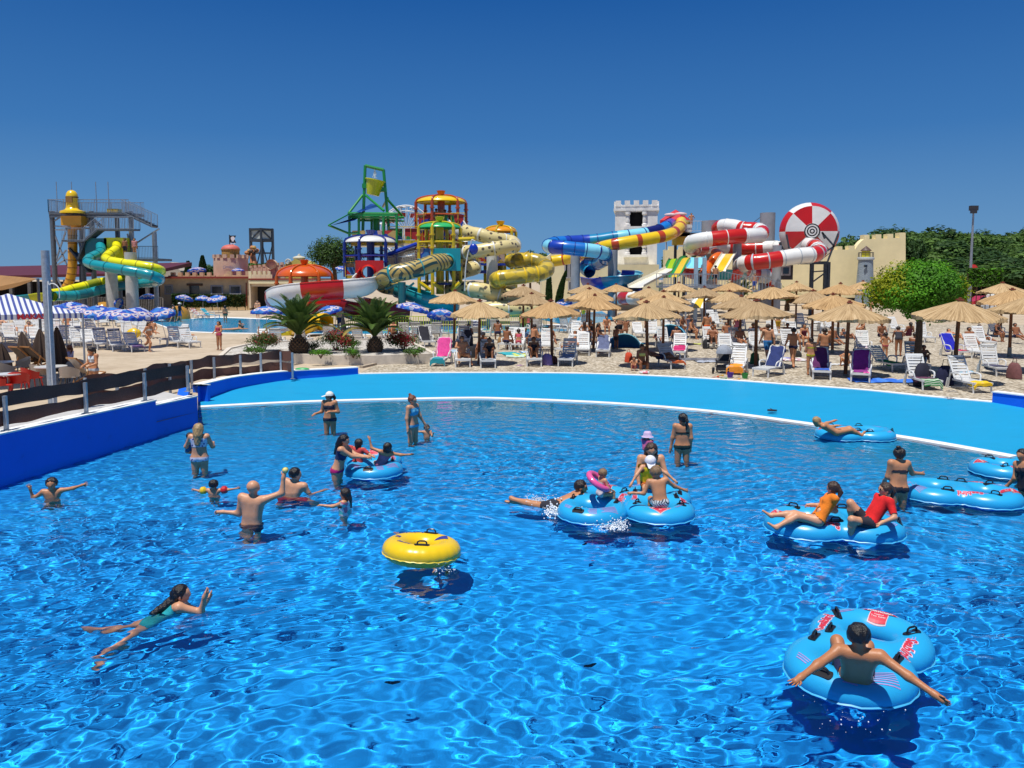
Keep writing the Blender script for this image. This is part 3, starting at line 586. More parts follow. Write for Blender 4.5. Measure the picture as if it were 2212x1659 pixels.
# ---------------------------------------------------------------- play towers
def canopy_tower(c,xc,yrim,yap,rx_,Y,pcol,dcol,ybot,label,posts=6,ymid=None,rot=.26,ring2=True,name='canopy_tower',cent=True,capc=None):
    u=CR[c][2]*Y/1700; ctr=aq(c,xc,yrim,Y); rr=rx_*u; za=aq(c,xc,yap,Y).z; zr=ctr.z; zb=aq(c,xc,ybot,Y).z if ybot else 0
    t=empty(name,Vector((ctr.x,Y,0)),0,label,'play tower','canopied play towers')
    C3=Vector((ctr.x,Y,0)); H=max(.3,za-zr)
    pr=[(rr*math.cos(a),zr+H*math.sin(a)) for a in [i*math.pi/2/8 for i in range(9)]]; pr[-1]=(.03,pr[-1][1])
    mb=MB(); mb.lathe(pr,C3,36); mb.lathe([(r_*.97,z-.05) for r_,z in pr[::-1]],C3,36); cn=mb.build('canopy',dcol,t)
    mb=MB(); n=posts
    for i in range(n):
        a0=rot+2*math.pi*i/n; mb.tube([C3+Vector((math.cos(a0)*r_*1.02,math.sin(a0)*r_*1.02,z+.05)) for r_,z in [(rr*1.0,zr-.5)]+pr[:-1]],.07,6)
        mb.build('rib',pcol,cn); mb=MB()
    mb=MB(); MB().lathe([(.16,0),(.28,.18),(.36,.4),(.3,.42)],C3+Vector((0,0,za)),12).build('finial',capc or pcol,cn)
    for i in range(n):
        a0=rot+2*math.pi*i/n; x,y=C3.x+rr*1.02*math.cos(a0),Y+rr*1.02*math.sin(a0)
        g=MB(); g.cyl((x,y,zb),(x,y,zr),.13,n=8); 
        for zz in (zr-.55,zr-1.5): g.cyl((x,y,zz-.05),(x,y,zz+.05),.2,n=8)
        g.build('post',pcol,t)
    if cent: MB().cyl((C3.x,Y,zb),(C3.x,Y,zr+H*.6),.3,n=12).build('centre_post',pcol,t)
    if ring2:
        g=MB(); zz=zr-1.05
        P=[Vector((C3.x+rr*1.02*math.cos(rot+2*math.pi*i/n),Y+rr*1.02*math.sin(rot+2*math.pi*i/n),zz)) for i in range(n)]
        for i in range(n): g.cyl(P[i],P[(i+1)%n],.08,n=6); g.cyl(P[i],Vector((C3.x,Y,zz+.2)),.07,n=6)
        g.build('ring_beam',pcol,t)
    return t,C3,rr,zr,P if ring2 else None
PATT=None
def pattern_panel():
    m,nt,b=newmat('cartoon_panel'); tc=N(nt,'TexCoord'); v=N(nt,'TexVoronoi',i_Scale=1.6); nt.links.new(tc.outputs['Object'],v.inputs['Vector']); s_=N(nt,'SeparateColor'); nt.links.new(v.outputs['Color'],s_.inputs[0])
    nt.links.new(ramp(nt,[(0,(.4,.02,.02)),(.25,(.01,.05,.35)),(.45,(.02,.22,.05)),(.6,(.05,.2,.5)),(.75,(.45,.3,.1)),(.9,(.5,.35,.3))],s_.outputs[0],'CONSTANT'),b.inputs['Base Color']); return m
PATT=pattern_panel()
def floor_ring(t,c,x0,x1,y,Y,dep,col_,fence_=True,panel=True,th=.25):
    a=aq(c,x0,y,Y); b=aq(c,x1,y,Y); mb=MB(); mb.box(((a.x+b.x)/2,Y+dep/2,a.z),(b.x-a.x,dep,th)); mb.build('platform',col_,t)
    if fence_:
        mb=MB(); 
        for p,q_ in ((Vector((a.x,Y-.1,a.z)),Vector((b.x,Y-.1,a.z))),): railing(mb,p,q_,1.15,.5,r=.03)
        mb.build('guard_rail',YEL,t)
    if panel:
        n=max(1,int((b.x-a.x)/1.1)); w_=(b.x-a.x)/n
        for i in range(n): MB().box((a.x+w_*(i+.5),Y,a.z+.6),(w_*.82,.06,.85)).build('panel',PATT,t)
BLP=paint((.006,.02,.22)); YP=paint((.62,.45,.01)); OP=paint((.42,.06,.015)); GP_=paint((.02,.25,.05))
t1,c1,_,_,_=canopy_tower('D',795,1108,1018,325,60.5,BLP,WHT,1560,'play tower with white dome canopy on dark blue posts above the red slide portal',capc=BLP)
t3,c3,_,_,_=canopy_tower('E',735,262,158,385,64.,OP,YEL,1250,'tallest play tower with yellow dome canopy on orange red posts',capc=OP)
t2,c2,_,_,_=canopy_tower('E',712,662,575,322,58.5,YP,MINT,1700,'play tower with green dome canopy on yellow posts above the teal slide portal')
t4,c4,_,_,_=canopy_tower('E',1668,722,632,243,64.5,YP,paint((.7,.28,.01)),1700,'play tower with orange dome canopy on yellow posts behind the leopard slide')
t5,c5,_,_,_=canopy_tower('C',1775,850,705,345,61.,paint((.60,.12,.01)),paint((.62,.10,.008)),1250,'low orange red dome canopy on orange posts spraying mist beside the play tower',ring2=True,cent=True)
floor_ring(t3,'E',360,1110,660,62.5,4,GRN,panel=True); floor_ring(t3,'E',330,1110,900,62.5,4.5,YP); floor_ring(t3,'D',1040,1420,1100,61.5,4,YP); floor_ring(t1,'D',540,1160,1130,61,3,YP,fence_=False)
floor_ring(t1,'D',470,600,1560,60,4,YP); floor_ring(t2,'E',395,1050,1240,58,3.5,BLU,panel=False,fence_=False); floor_ring(t2,'E',395,580,1205,57.6,1,YP); floor_ring(t4,'E',1180,1760,1225,63,4,BLU); floor_ring(t4,'E',1180,1760,1350,63,4,NAVY,panel=False,fence_=False); floor_ring(t2,'E',400,1060,1530,58,3.5,NAVY,panel=False)
mb=MB()
for x in (400,600,1030): p=aq('E',x,1520,57.); q1=aq('E',x+ (170 if x<900 else -130),1640,57); mb.cyl(p,q1,.14,n=8)
mb.build('brace',YP,t2)
# bucket tower
def bucket():
    Y=62.5; t=empty('bucket_tower',aq('D',850,1000,Y)*1,0,'tall green frame holding a yellow green tipping bucket with falling water','play tower','canopied play towers'); t.location.z=0; WL[t.name]=Vector(t.location)
    def b(x0,y0,x1,y1,w_=.24,dy=0,dy2=None,nm='frame_beam',m_=GP_): MB().cyl(aq('D',x0,y0,Y)+Vector((0,dy,0)),aq('D',x1,y1,Y)+Vector((0,dy if dy2 is None else dy2,0)),w_/2,n=8).build(nm,m_,t)
    b(725,100,690,1060); b(965,155,1045,1060); b(725,105,965,160,.26); b(690,490,565,740,.2,0,-1.5); b(730,490,1010,715,.2,0,-1.5); b(1010,540,1185,745,.2,0,1); b(1020,530,905,610,.2,0,2)
    for x in (570,690,1005,1175): b(x,740,x,1150,.2,-1.5)
    for x in (750,920): b(x,740,x,1150,.2,2)
    b(870,740,870,1150,.55)
    for dy in (-1.5,2): b(550,750,1190,755,.22,dy); b(560,800,1190,805,.14,dy)
    mb=MB(); p=aq('D',865,775,Y); mb.box((p.x,Y+.2,p.z),(3.4,3.6,.16)); mb.build('platform',GRN,t)
    b(300,900,560,1005,.18,-1.5); b(560,1005,690,1000,.18,-1.5); b(300,900,560,760,.1,-1.5)
    mb=MB(); mb.add([aq('D',275,882,Y-2),aq('D',560,740,Y-2),aq('D',940,628,Y-1),aq('D',800,603,Y+3),aq('D',540,745,Y+2.5),aq('D',290,875,Y+1)],[(0,1,4,5),(1,2,3,4)]); mb.add([aq('D',275,888,Y-2),aq('D',590,820,Y-2),aq('D',700,742,Y-1),aq('D',560,800,Y+3)],[(0,1,2,3)]); mb.build('slanted_roof',BLP,t)
    # bucket
    k=.16503*Y/1700; ct=aq('D',862,290,Y); cb=aq('D',825,490,Y); ax_=(ct-cb).normalized(); Mx=Vector((0,0,1)).rotation_difference(ax_).to_matrix(); L_=(ct-cb).length
    mb=MB(); mb.lathe([(.02,0),(80*k,0),(124*k,L_),(132*k,L_),(132*k,L_-.08),(120*k,L_-.1),(78*k,.08),(.02,.08)],cb,28,ax=Mx); mb.build('bucket',paint((.50,.52,.01)),t)
    for x,y in ((730,370),(965,420)): MB().box(aq('D',x,y,Y),(.5,.3,.35)).build('pivot',GP_,t)
    rs=random.Random(2); mb=MB()
    for i in range(70): z=rs.random(); p=aq('D',848+rs.gauss(0,4+10*z),155+115*z,Y); mb.ell(p,(.02,.02,.05+.05*rs.random()),5,3)
    mb.build('falling_water',pm((.8,.85,.9),.1,0),t)
bucket()
# portal plates
def portal(c,x0,y0,x1,y1,cx,cy,r,Y,mat,label,edge=None):
    u=CR[c][2]*Y/1700; a=aq(c,x0,y0,Y); b=aq(c,x1,y1,Y); ctr=aq(c,cx,cy,Y); rr=r*u
    t=empty('slide_portal',Vector((ctr.x,Y,b.z)),0,label,'slide entrance'); ol=[]; n=24; mb=MB()
    il=[(ctr.x+rr*math.cos(2*math.pi*i/n),ctr.z+rr*math.sin(2*math.pi*i/n)) for i in range(n)]
    outer=[(a.x,b.z),(b.x,b.z),(b.x,a.z),(a.x,a.z)]; vs=[Vector((x,z,0)) for x,z in outer]; hs=[Vector((x,z,0)) for x,z in il]
    tr=tessellate_polygon([vs,hs]); al=vs+hs
    for dy in (-.1,.1): mb.add([(v.x,Y+dy,v.y) for v in al],[tuple(x) for x in tr])
    mb.add([(x,Y+d,z) for d in (-.1,.1) for x,z in outer],[(i,(i+1)%4,4+(i+1)%4,4+i) for i in range(4)])
    mb.lathe([(rr*1.35,-.09),(rr*1.25,.25),(rr*1.05,.35),(rr*.98,.2),(rr*.98,-.15)],(ctr.x,Y-.0,ctr.z),28,ax=Matrix.Rotation(math.pi/2,3,'X')); mb.build('plate',mat,t,recalc=False)
    return t
portal('D',600,1345,968,1560,770,1500,78,58.5,RED,'red square portal plate with round slide opening under the white canopy')
portal('D',1600,1185,1975,1480,1800,1360,85,57.,TEAL,'teal square portal plate where the patterned gold tube begins')
# patterned tubes
def pattmat(name,kind,base,dark,extra=None,scale=2.):
    m,nt,b=newmat(name); L=nt.links; tc=N(nt,'TexCoord'); v=tc.outputs['Object']
    if kind=='spots':
        n0=N(nt,'TexNoise',i_Scale=1.5); L.new(v,n0.inputs['Vector']); 
        vo=N(nt,'TexVoronoi',i_Scale=scale); L.new(v,vo.inputs['Vector']); L.new(ramp(nt,[(0,dark),(.26,dark),(.33,base)],vo.outputs['Distance']),b.inputs['Base Color'])
    elif kind=='tribal':
        w1=N(nt,'TexWave',i_Scale=scale,i_Distortion=0.); w1.bands_direction='DIAGONAL'; L.new(v,w1.inputs['Vector']); mp=N(nt,'Mapping'); mp.inputs['Rotation'].default_value=(.4,1.57,.2); L.new(v,mp.inputs[0]); w2=N(nt,'TexWave',i_Scale=scale); w2.bands_direction='DIAGONAL'; L.new(mp.outputs[0],w2.inputs['Vector'])
        ck=N(nt,'TexVoronoi',i_Scale=scale*.9); L.new(v,ck.inputs['Vector']); s_=N(nt,'SeparateColor'); L.new(ck.outputs['Color'],s_.inputs[0]); th=N(nt,'Math',operation='GREATER_THAN',p1=.5); L.new(s_.outputs[0],th.inputs[0])
        mx=N(nt,'MixRGB'); L.new(th.outputs[0],mx.inputs[0]); L.new(w1.outputs['Fac'],mx.inputs[1]); L.new(w2.outputs['Fac'],mx.inputs[2]); L.new(ramp(nt,[(.0,dark),(.30,dark),(.36,base)],mx.outputs[0]),b.inputs['Base Color'])
    else:
        n0=N(nt,'TexVoronoi',i_Scale=scale); L.new(v,n0.inputs['Vector']); s_=N(nt,'SeparateColor'); L.new(n0.outputs['Color'],s_.inputs[0]); L.new(ramp(nt,[(0,dark),(.35,base),(.75,extra)],s_.outputs[0],'CONSTANT'),b.inputs['Base Color'])
    b.inputs['Roughness'].default_value=.3; b.inputs['Coat Weight'].default_value=.3; return m
LEO=pattmat('leopard_tube','spots',(.66,.55,.26),(.10,.075,.05),scale=2.6); TRB=pattmat('tribal_tube','tribal',(.45,.33,.10),(.02,.06,.06),scale=1.15); CAM=pattmat('camo_tube','camo',(.62,.44,.03),(.26,.21,.04),(.45,.33,.04),2.4)
slide_tube('tribal',spline([aq('D',1800,1360,57.2),aq('D',1640,1375,56),aq('D',1450,1440,55.4),aq('D',1250,1490,55),aq('D',1080,1520,55),aq('F',1640,265,55.5),aq('F',1580,310,57),aq('F',1640,360,58),aq('F',1780,380,58.5)],7),.62,[0],[TRB],'patterned gold tube slide with teal seams curving left below the green canopy tower',rings=14,ringm=TEAL)
slide_tube('teal2',path('F',[(1780,385,58.5),(1900,420,58),(2020,460,57.5),(2130,500,57),(2230,520,57),(2300,545,57.5),(2360,585,58.5),(2300,640,59.5),(2130,660,59.5)]),.75,[0],[CYB if 0 else TEAL],'wide open teal flume continuing from the patterned gold tube',half=(math.pi*.9,math.pi*2.1),rings=12)
slide_tube('leo',spline([aq('E',1120,710,61),aq('E',1200,740,60.5),aq('E',1350,770,60),aq('E',1550,830,60),aq('E',1720,855,60.5),aq('E',1860,890,60.5),aq('E',1880,950,59.5),aq('E',1740,960,58.5),aq('E',1560,985,58.2),aq('E',1350,1020,58.2),aq('E',1150,1045,58.5),aq('E',1040,1100,60),aq('E',1080,1180,61.5),aq('E',1200,1220,61.5),aq('E',1260,1290,60.5),aq('E',1100,1340,60),aq('E',900,1420,60)],7),.52,[0],[LEO],'leopard spotted tube slide looping high between the two canopied towers',rings=14,ringm=WHT,posts=[(1063,540,690,59.3)],postm=WSTEEL,postr=.42)
slide_tube('leo2',spline([aq('J',330,300,59.5),aq('J',560,285,59),aq('J',700,290,58.5),aq('J',900,330,58.5),aq('J',1150,400,58.5),aq('J',1290,450,59.5),aq('J',1350,520,60.5)],7),.62,[0],[LEO],'lower leopard spotted tube passing behind the white pillar above the thatch umbrellas',rings=12,ringm=WHT)
slide_tube('leo3',path('J',[(780,560,57.5),(980,545,57.5),(1200,545,57.5),(1500,540,57.5),(1700,560,58)]),.6,[0],[LEO],'spotted tube end lying just behind the yellow railing fence',rings=12,ringm=WHT)
slide_tube('white',path('E',[(950,600,62),(1010,680,61.6),(1090,715,61.2),(1140,730,61)]),.75,[0],[WHT],'white slide mouth leading into the leopard spotted tube',half=(math.pi*.85,math.pi*2.15),rings=20)
t=slide_tube('camo',spline([aq('E',1830,1180,62.5),aq('E',1960,1160,61.5),aq('E',2100,1160,61),aq('G',60,905,61),aq('G',180,905,61),aq('G',290,950,60.5),aq('G',340,1020,59),aq('G',260,1070,58),aq('G',120,1090,57.7),aq('J',1380,100,57.5),aq('J',1180,125,57.3),aq('J',1040,140,57.2),aq('J',970,160,57.6),aq('J',1000,200,58.6),aq('J',1150,220,60)],7),.58,[0],[CAM],'yellow camouflage tube slide looping beside the white pillar at centre',rings=13,ringm=YEL)
mb=MB(); t=empty('slide_chute',aq('E',1870,1180,62.5),0,'green slide mouth plate feeding the camouflage yellow tube','slide entrance'); wbox(mb,'E',1780,1070,1975,1190,62.3,1.4); mb.build('upper_shell',MINT,t); mb=MB(); wbox(mb,'E',1785,1190,1970,1255,62.2,1.5); mb.build('lower_shell',GRN,t)
mb=MB(); mb.add([aq('E',1900,1010,62.5),aq('E',1960,1000,62.5),aq('E',1945,1080,62.5),aq('E',1850,1080,62.5)],[(0,1,2,3)]); mb.build('fin',GRN,t)
# blue saucer on spray pole
t=empty('spray_feature',aq('E',1240,1350,58),0,'round blue spray disc on a thin white pole beside the green canopy tower','spray toy'); p=aq('E',1245,993,56.8); mb=MB(); mb.ell(p,(72*.0046,.2,85*.0046),20,10); mb.build('disc',BLU,t)
mb=MB(); mb.tube(spline([aq('E',1265,870,57),aq('E',1215,850,57),aq('E',1200,960,57),aq('E',1160,1050,57),aq('E',1120,1300,57),aq('E',1105,1650,57)],6),.05,6); mb.build('pole',WSTEEL,t)
mb=MB(); mb.tube([aq('E',1010,840,57.6),aq('E',1260,830,57.6)],.15,8); mb.build('arm',YP,t)
# red and white open slide left
slide_tube('redwhite',path('F',[(1490,215,58.5),(1460,270,57),(1380,330,55.5),(1200,355,55),(1000,370,54.6),(800,385,54.4),(620,405,54.4),(500,440,54.8),(440,500,56),(560,560,57.5),(760,580,57.5),(1000,560,57.5),(1250,540,57.5),(1450,570,57.5),(1620,610,57.5),(1760,640,57.5)]),.95,[0,1,1,0,0,1,1,0,0,0,0,1,0,0],[RED,WHT],'wide open red and white flume curving low behind the palms',half=(math.pi*.88,math.pi*2.12),rings=40,seglen=None)
slide_tube('redlow',path('F',[(1100,520,58.5),(1300,600,57),(1500,640,56.5),(1700,650,56.5),(1850,660,57)]),1.0,[0],[DKRED],'dark red wide slide end behind the right palm',half=(math.pi*.85,math.pi*2.15),rings=40)
t=empty('support_pillar',aq('F',1822,600,56.5),0,'teal steel pillar with bracket carrying the patterned gold slide','pillar'); p=aq('F',1822,320,56.5); MB().cyl((p.x,56.5,0),(p.x,56.5,p.z),.28,n=12).build('shaft',DTEAL,t); mb=MB(); mb.beam(aq('F',1640,400,56.5),aq('F',1800,340,56.5),.15); mb.beam(aq('F',1850,420,56.5),aq('F',1960,330,56.5),.15); mb.build('bracket',DTEAL,t)
# themed hut behind (lattice roof) 
t=empty('thatched_hut',aq('D',1200,1450,63.5),0,'grey brown rock effect hut with sloping net roof behind the patterned tube','hut'); Y=64.; mb=MB(); mb.add([aq('D',980,1300,Y),aq('D',1480,1175,Y),aq('D',1590,1190,Y+3),aq('D',1100,1270,Y+3)],[(0,1,2,3)]); mb.beam(aq('D',970,1310,Y-.1),aq('D',1490,1180,Y-.1),.3,.4); mb.build('roof',pm((.45,.40,.34),.9),t)
mb=MB(); wbox(mb,'D',1000,1300,1440,1560,Y+.5,2); mb.build('wall',pm((.50,.40,.30),.9,.25,2,.4),t)
MB().cyl(aq('D',965,1290,60),aq('D',1400,1130,61),.16,n=8).build('pipe',BLU,t)
mb=MB()
for i in range(14): mb.beam(aq('D',985+i*32,1310-i*8,60.5),aq('D',1010+i*32,1500,60.5),.03); mb.beam(aq('D',985,1310+i*15,60.5),aq('D',1440,1200+i*22,60.5),.03)
mb.build('net',pm((.6,.55,.45)),t)
# small yellow tunnel & kid slides by the small pool
t=empty('tunnel_slide',gp(690,700),0,'bright yellow ribbed tunnel slide beside the small pool left of the palm','water slide'); P=spline([gp(640,712,.35),gp(655,704,.7),gp(680,697,.8),gp(705,695,.9)],6); mb=MB(); mb.tube(P,[.55+.04*(i%2) for i in range(len(P))],14,caps=False); mb.build('tube',YEL,t); mb=MB(); mb.tube([P[0],P[0]-Vector((1.2,.3,.3))],.55,12,a0=math.pi,a1=2*math.pi); mb.build('lip',LYEL,t)
for px,py,m_,lb in ((588,690,OYEL,'amber translucent tunnel tube on the deck behind the two boys'),(482,689,OYEL,'amber tunnel mouth lying left of the striped loungers')):
    pass
# yellow picket fence round play area
def picket(pts,label,h=1.1,mat=None):
    P=[gp(x,y) for x,y in pts]; t=empty('picket_fence',P[0],0,label,'fence')
    for a,b in zip(P[:-1],P[1:]):
        mb=MB(); railing(mb,a,b,h,.17,r=.035); mb.build('fence_panel',mat or pm((.60,.56,.03),.5),t)
picket([(655,713),(720,714),(790,715.5),(850,717),(915,718),(990,718),(1060,716),(1130,713),(1180,709)],'long yellow green picket fence enclosing the play structure behind the palms')
# small pool behind palms: water sheets lying on low basin
POOLW=pm((.01,.33,.62),.12,.12,1.2,.6,bscale=5,spec=.6)
def sheet(name,pts,z,mat,label=None,cat=None,kind=None):
    P=[gp(x,y,z) for x,y in pts]; mb=MB(); mb.add(P,[tuple(t) for t in tessellate_polygon([P])]); o=mb.build(name,mat)
    if o.data.polygons[0].normal.z<0: o.data.flip_normals()
    return tag(o,label,cat,kind=kind)
sheet('small_pool_rim',[(318,692),(470,684),(640,690),(760,706),(1240,700),(1250,718),(900,724),(640,722),(480,720),(380,716)],.005,WHITE,kind='structure')
sheet('small_pool_water',[(322,693),(470,686),(640,692),(750,708),(1235,702),(1240,715),(900,722),(640,720),(480,718),(385,714)],.012,POOLW,kind='structure')
sheet('small_pool_water',[(1160,688),(1300,672),(1330,690),(1240,706)],.02,POOLW,kind='structure')
# splash pad teal mats
for x0,y0,x1,y1,m_,lb in ((640,706,700,717,LCY,'low turquoise foam slide bump at the edge of the small pool'),(735,703,795,715,WHT,'low white foam slide bump at the edge of the small pool')):
    a=gp(x0,y1); b=gp(x1,y1); t=MB(); t.ell(((a.x+b.x)/2,a.y+1,0),((b.x-a.x)/2,1.2,.28),18,8); tag(t.build('slide_bump',m_,loc=a),lb,'pool toy')
# ---------------------------------------------------------------- right hand slides, white tower, yellow castle
Yt=92.
def white_tower():
    c=aq('G',1500,1000,Yt+2.8); t=empty('castle_tower',Vector((c.x,Yt+2.8,0)),R(-9),'square pale grey stone tower with battlements and open dark windows behind the blue slide','tower')
    WL[t.name]=Vector((0,0,0)); u=.16503*Yt/1700; w_=545*u; zt=aq('G',0,215,Yt).z; zb=aq('G',0,950,Yt).z; hw=w_/2; ST=pm((.80,.78,.75),.92,.14,1.2,.35)
    zs=[aq('G',0,y,Yt).z for y in (455,262,825,690)]
    mb=MB(); 
    def W(x0,x1,z0,z1,y0=-hw,y1=-hw+.5): mb.box(((x0+x1)/2,(y0+y1)/2,(z0+z1)/2),(x1-x0,y1-y0,z1-z0))
    wx0,wx1=-hw+190*u,-hw+355*u
    W(-hw,wx0,0,zt); W(wx1,hw,0,zt); W(wx0,wx1,zs[1],zt); W(wx0,wx1,zs[3],zs[0]); W(wx0,wx1,0,zs[2])
    mb.box((-hw+.25,.25,zt/2),(.5,w_-.5,zt)); mb.box((0,hw-.25,zt/2),(w_-1.,.5,zt))
    mb.box((hw-.25,-hw+1.0,zt/2),(.5,1.0,zt)); mb.box((hw-.25,hw-.5,zt/2),(.5,1.0,zt)); mb.box((hw-.25,0,(zt+zs[1])/2),(.5,w_-3,zt-zs[1])); mb.box((hw-.25,0,zs[0]/2+zs[3]/2),(.5,w_-3,zs[0]-zs[3])); mb.box((hw-.25,0,zs[2]/2),(.5,w_-3,zs[2]))
    mb.build('wall',ST,t)
    mb=MB(); mb.box((0,0,zt-.15),(w_+.35,w_+.35,.3)); mb.box((0,0,zt+.12),(w_+.15,w_+.15,.25)); mb.build('cornice',ST,t)
    mb=MB(); n=5
    for i in range(n):
        x=-hw+.35+(w_-.7)*i/(n-1)
        for a,b in ((x,-hw+.05),(x,hw-.05)): mb.box((a,b,zt+.55),(.62,.45,.68))
        if 0<i<n-1:
            for a,b in ((-hw+.05,x),(hw-.05,x)): mb.box((a,b,zt+.55),(.45,.62,.68))
    for s_ in (-1,1): mb.box((s_*(hw-.02),0,zt+.3),(.3,w_-1.5,.2)); mb.box((0,s_*(hw-.02),zt+.3),(w_-1.5,.3,.2))
    mb.build('battlement',ST,t)
    for z0,z1 in ((zs[0],zs[1]),(zs[2],zs[3])):
        mb=MB(); 
        for x in (wx0-.22,wx1+.22): mb.lathe([(.3,z0),(.3,z0+.25),(.17,z0+.35),(.24,(z0*.6+z1*.4)),(.15,z1-.45),(.3,z1-.3),(.3,z1)],(x,-hw-.1,0),10)
        mb.box(((wx0+wx1)/2,-hw-.15,z0-.15),(wx1-wx0+1.3,.6,.3)); mb.build('window_columns',ST,t)
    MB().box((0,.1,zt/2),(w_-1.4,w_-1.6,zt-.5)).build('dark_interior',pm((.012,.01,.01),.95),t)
white_tower()
Y=94.; t=empty('castle_building',aq('G',1500,1200,Y),0,'sand yellow two part castle building with narrow windows around the foot of the grey tower','building')
mb=MB(); wbox(mb,'G',1010,955,1800,1420,Y-4.5,3); mb.prism([tuple(aq('G',x,y,Y)[i] for i in (0,2)) for x,y in ((270,1420),(270,860),(330,860),(400,805),(780,805),(1100,840),(1100,1420))],0,6,T=lambda x,y,z:Vector((x,Y+z,y))); mb.build('wall',CREAM,t)
for x in (585,640): window(t,'G',x,945,x+22,1120,Y)
window(t,'G',632,1185,668,1280,Y); 
mb=MB(); 
for x in (215,290): wbox(mb,'G',x,850,x+40,900,Y+1,.5)
mb.build('battlement',CREAM,t)
Y=106.; t=empty('castle_wall',aq('I',500,800,Y),0,'long sand yellow castle wall with raised battlements on the right behind the wheel','wall')
mb=MB(); top=[(-1900,1150),(-1900,600),(75,600),(75,562),(132,562),(132,600),(205,600),(205,555),(275,555),(275,600),(300,560),(345,505),(378,480),(378,430),(442,430),(442,478),(515,478),(515,425),(578,425),(578,472),(648,472),(648,420),(714,420),(714,466),(785,466),(785,405),(855,405),(855,1150)]
mb.prism([tuple(aq('I',x,y,Y)[i] for i in (0,2)) for x,y in top],0,1.2,T=lambda x,y,z:Vector((x,Y+z,y))); mb.build('wall',CRM,t)
mb=MB()
for i in range(16): x=-1850+i*118; wbox(mb,'I',x,562,x+60,600,Y,.8)
mb.build('battlement',CRM,t)
t=empty('lighthouse_model',aq('I',400,1000,Y-2),0,'small grey blue brick lighthouse with yellow lantern in front of the yellow wall','lighthouse'); Yl=Y-2.; u=.18885*Yl/1700; b=aq('I',400,700,Yl); cc=Vector((b.x,Yl,0))
def brickm():
    m,nt,bb=newmat('brick_blue'); tc=N(nt,'TexCoord'); mp=N(nt,'Mapping'); mp.inputs['Rotation'].default_value=(math.pi/2,0,0); nt.links.new(tc.outputs['Object'],mp.inputs[0]); br=N(nt,'TexBrick',i_Scale=1.6); br.inputs['Color1'].default_value=(.30,.36,.42,1); br.inputs['Color2'].default_value=(.24,.30,.36,1); br.inputs['Mortar'].default_value=(.12,.15,.18,1); nt.links.new(mp.outputs[0],br.inputs['Vector']); nt.links.new(br.outputs[0],bb.inputs['Base Color']); bb.inputs['Roughness'].default_value=.8; return m
MB().lathe([(105*u,0),(78*u,b.z-.2)],cc,20).build('shaft',brickm(),t); MB().lathe([(88*u,b.z-.2),(92*u,b.z),(88*u,b.z+.15),(.1,b.z+.16)],cc,20).build('gallery',pm((.5,.55,.58)),t)
z1=aq('I',0,615,Yl).z; MB().lathe([(50*u,b.z+.16),(50*u,z1)],cc,6).build('lantern',pm((.65,.55,.03),.3),t); MB().lathe([(66*u,z1),(62*u,z1+.1),(.05,z1+55*u)],cc,6).build('lantern_roof',pm((.10,.06,.05)),t); w_=MB(); wbox(w_,'I',385,775,418,800,Yl-100*u,.2); w_.build('window',GLS,t)
g_=MB(); 
for i in range(12): a=i*math.pi/6; g_.cyl((cc.x+80*u*math.cos(a),Yl+80*u*math.sin(a),b.z+.15),(cc.x+80*u*math.cos(a),Yl+80*u*math.sin(a),b.z+.75),.03,n=4)
g_.lathe([(80*u,b.z+.72),(82*u,b.z+.78)],cc,16); g_.build('gallery_rail',DSTEEL,t)
# slides: blue, yellow, red-white
CONP=pm((.30,.32,.35),.75,.15,1.2,.1)
def pxp(c,pts,k=7): return path(c,pts,k)
slide_tube('blue',pxp('G',[(1960,430,84),(1900,470,82),(1800,515,81),(1600,560,80),(1400,585,79.5),(1200,610,79.5),(1000,640,79.5),(800,655,79.5),(620,665,79),(440,680,78),(365,710,76.5),(430,725,75),(560,735,74.5),(700,750,74.4),(850,765,74.4),(1000,785,74.6),(1100,820,75.5),(1110,880,77),(1000,940,79),(880,950,80.5),(840,1000,80.5),(900,1050,79.5)],6),.66,[1,0,3,2,2,4,4,1,1,0,0,2,1,0,0,2,2,4,4,4,0,0,4],[CYB,TEAL if 0 else paint((.012,.05,.40)),LCY,NAVY,paint((.01,.22,.42))],'big tube slide in navy and sky blue sections running left from the red canopy',rings=6,ringm=paint((.008,.03,.22)),posts=[(1243,535,700,77),(1324,540,700,76)],postm=CONP,postr=.46)
slide_tube('bluebowl',pxp('G',[(900,1130,79),(1040,1150,77),(1200,1130,75.5),(1350,1110,75),(1450,1085,76.5),(1400,1050,79),(1250,1040,80)],7),1.05,[0,0,1,1,2,2,0],[BLU,paint((.01,.17,.30)),LCY],'open blue and turquoise flume curling at the foot of the blue tube slide',half=OPEN,rings=30)
slide_tube('navyend',pxp('G',[(1250,1200,78),(1350,1220,76),(1480,1265,74)],7),.9,[0],[NAVY],'dark navy flume end just above the thatched umbrellas',half=OPEN,rings=30)
slide_tube('yellow',pxp('G',[(2095,400,84),(2085,460,82),(2020,525,80),(1900,575,78),(1700,615,77),(1450,655,76.5),(1200,700,76.5),(1050,735,77.5),(900,790,80),(700,860,83),(560,890,84),(400,915,84)],9),.60,[0,0,0,1,0,0,0,1,0,0,0,1,0,0,0,1,0,0,0,1,0,0,0,1,0,0,0,0,1,0,0,0,0,1,0,0,0],[YEL,paint((.45,.05,.01))],'yellow tube slide with red bands running below the blue tube from the red canopy',rings=200,ringm=YEL)
t=empty('slide_entry_tube',aq('G',2095,430,84),0,'yellow slide start tower under the red canopy beside the lattice platform','slide entrance'); p=aq('G',2095,380,84.5); MB().cyl((p.x,84.5,p.z-2.6),(p.x,84.5,p.z),.95,n=18).build('shell',YEL,t)
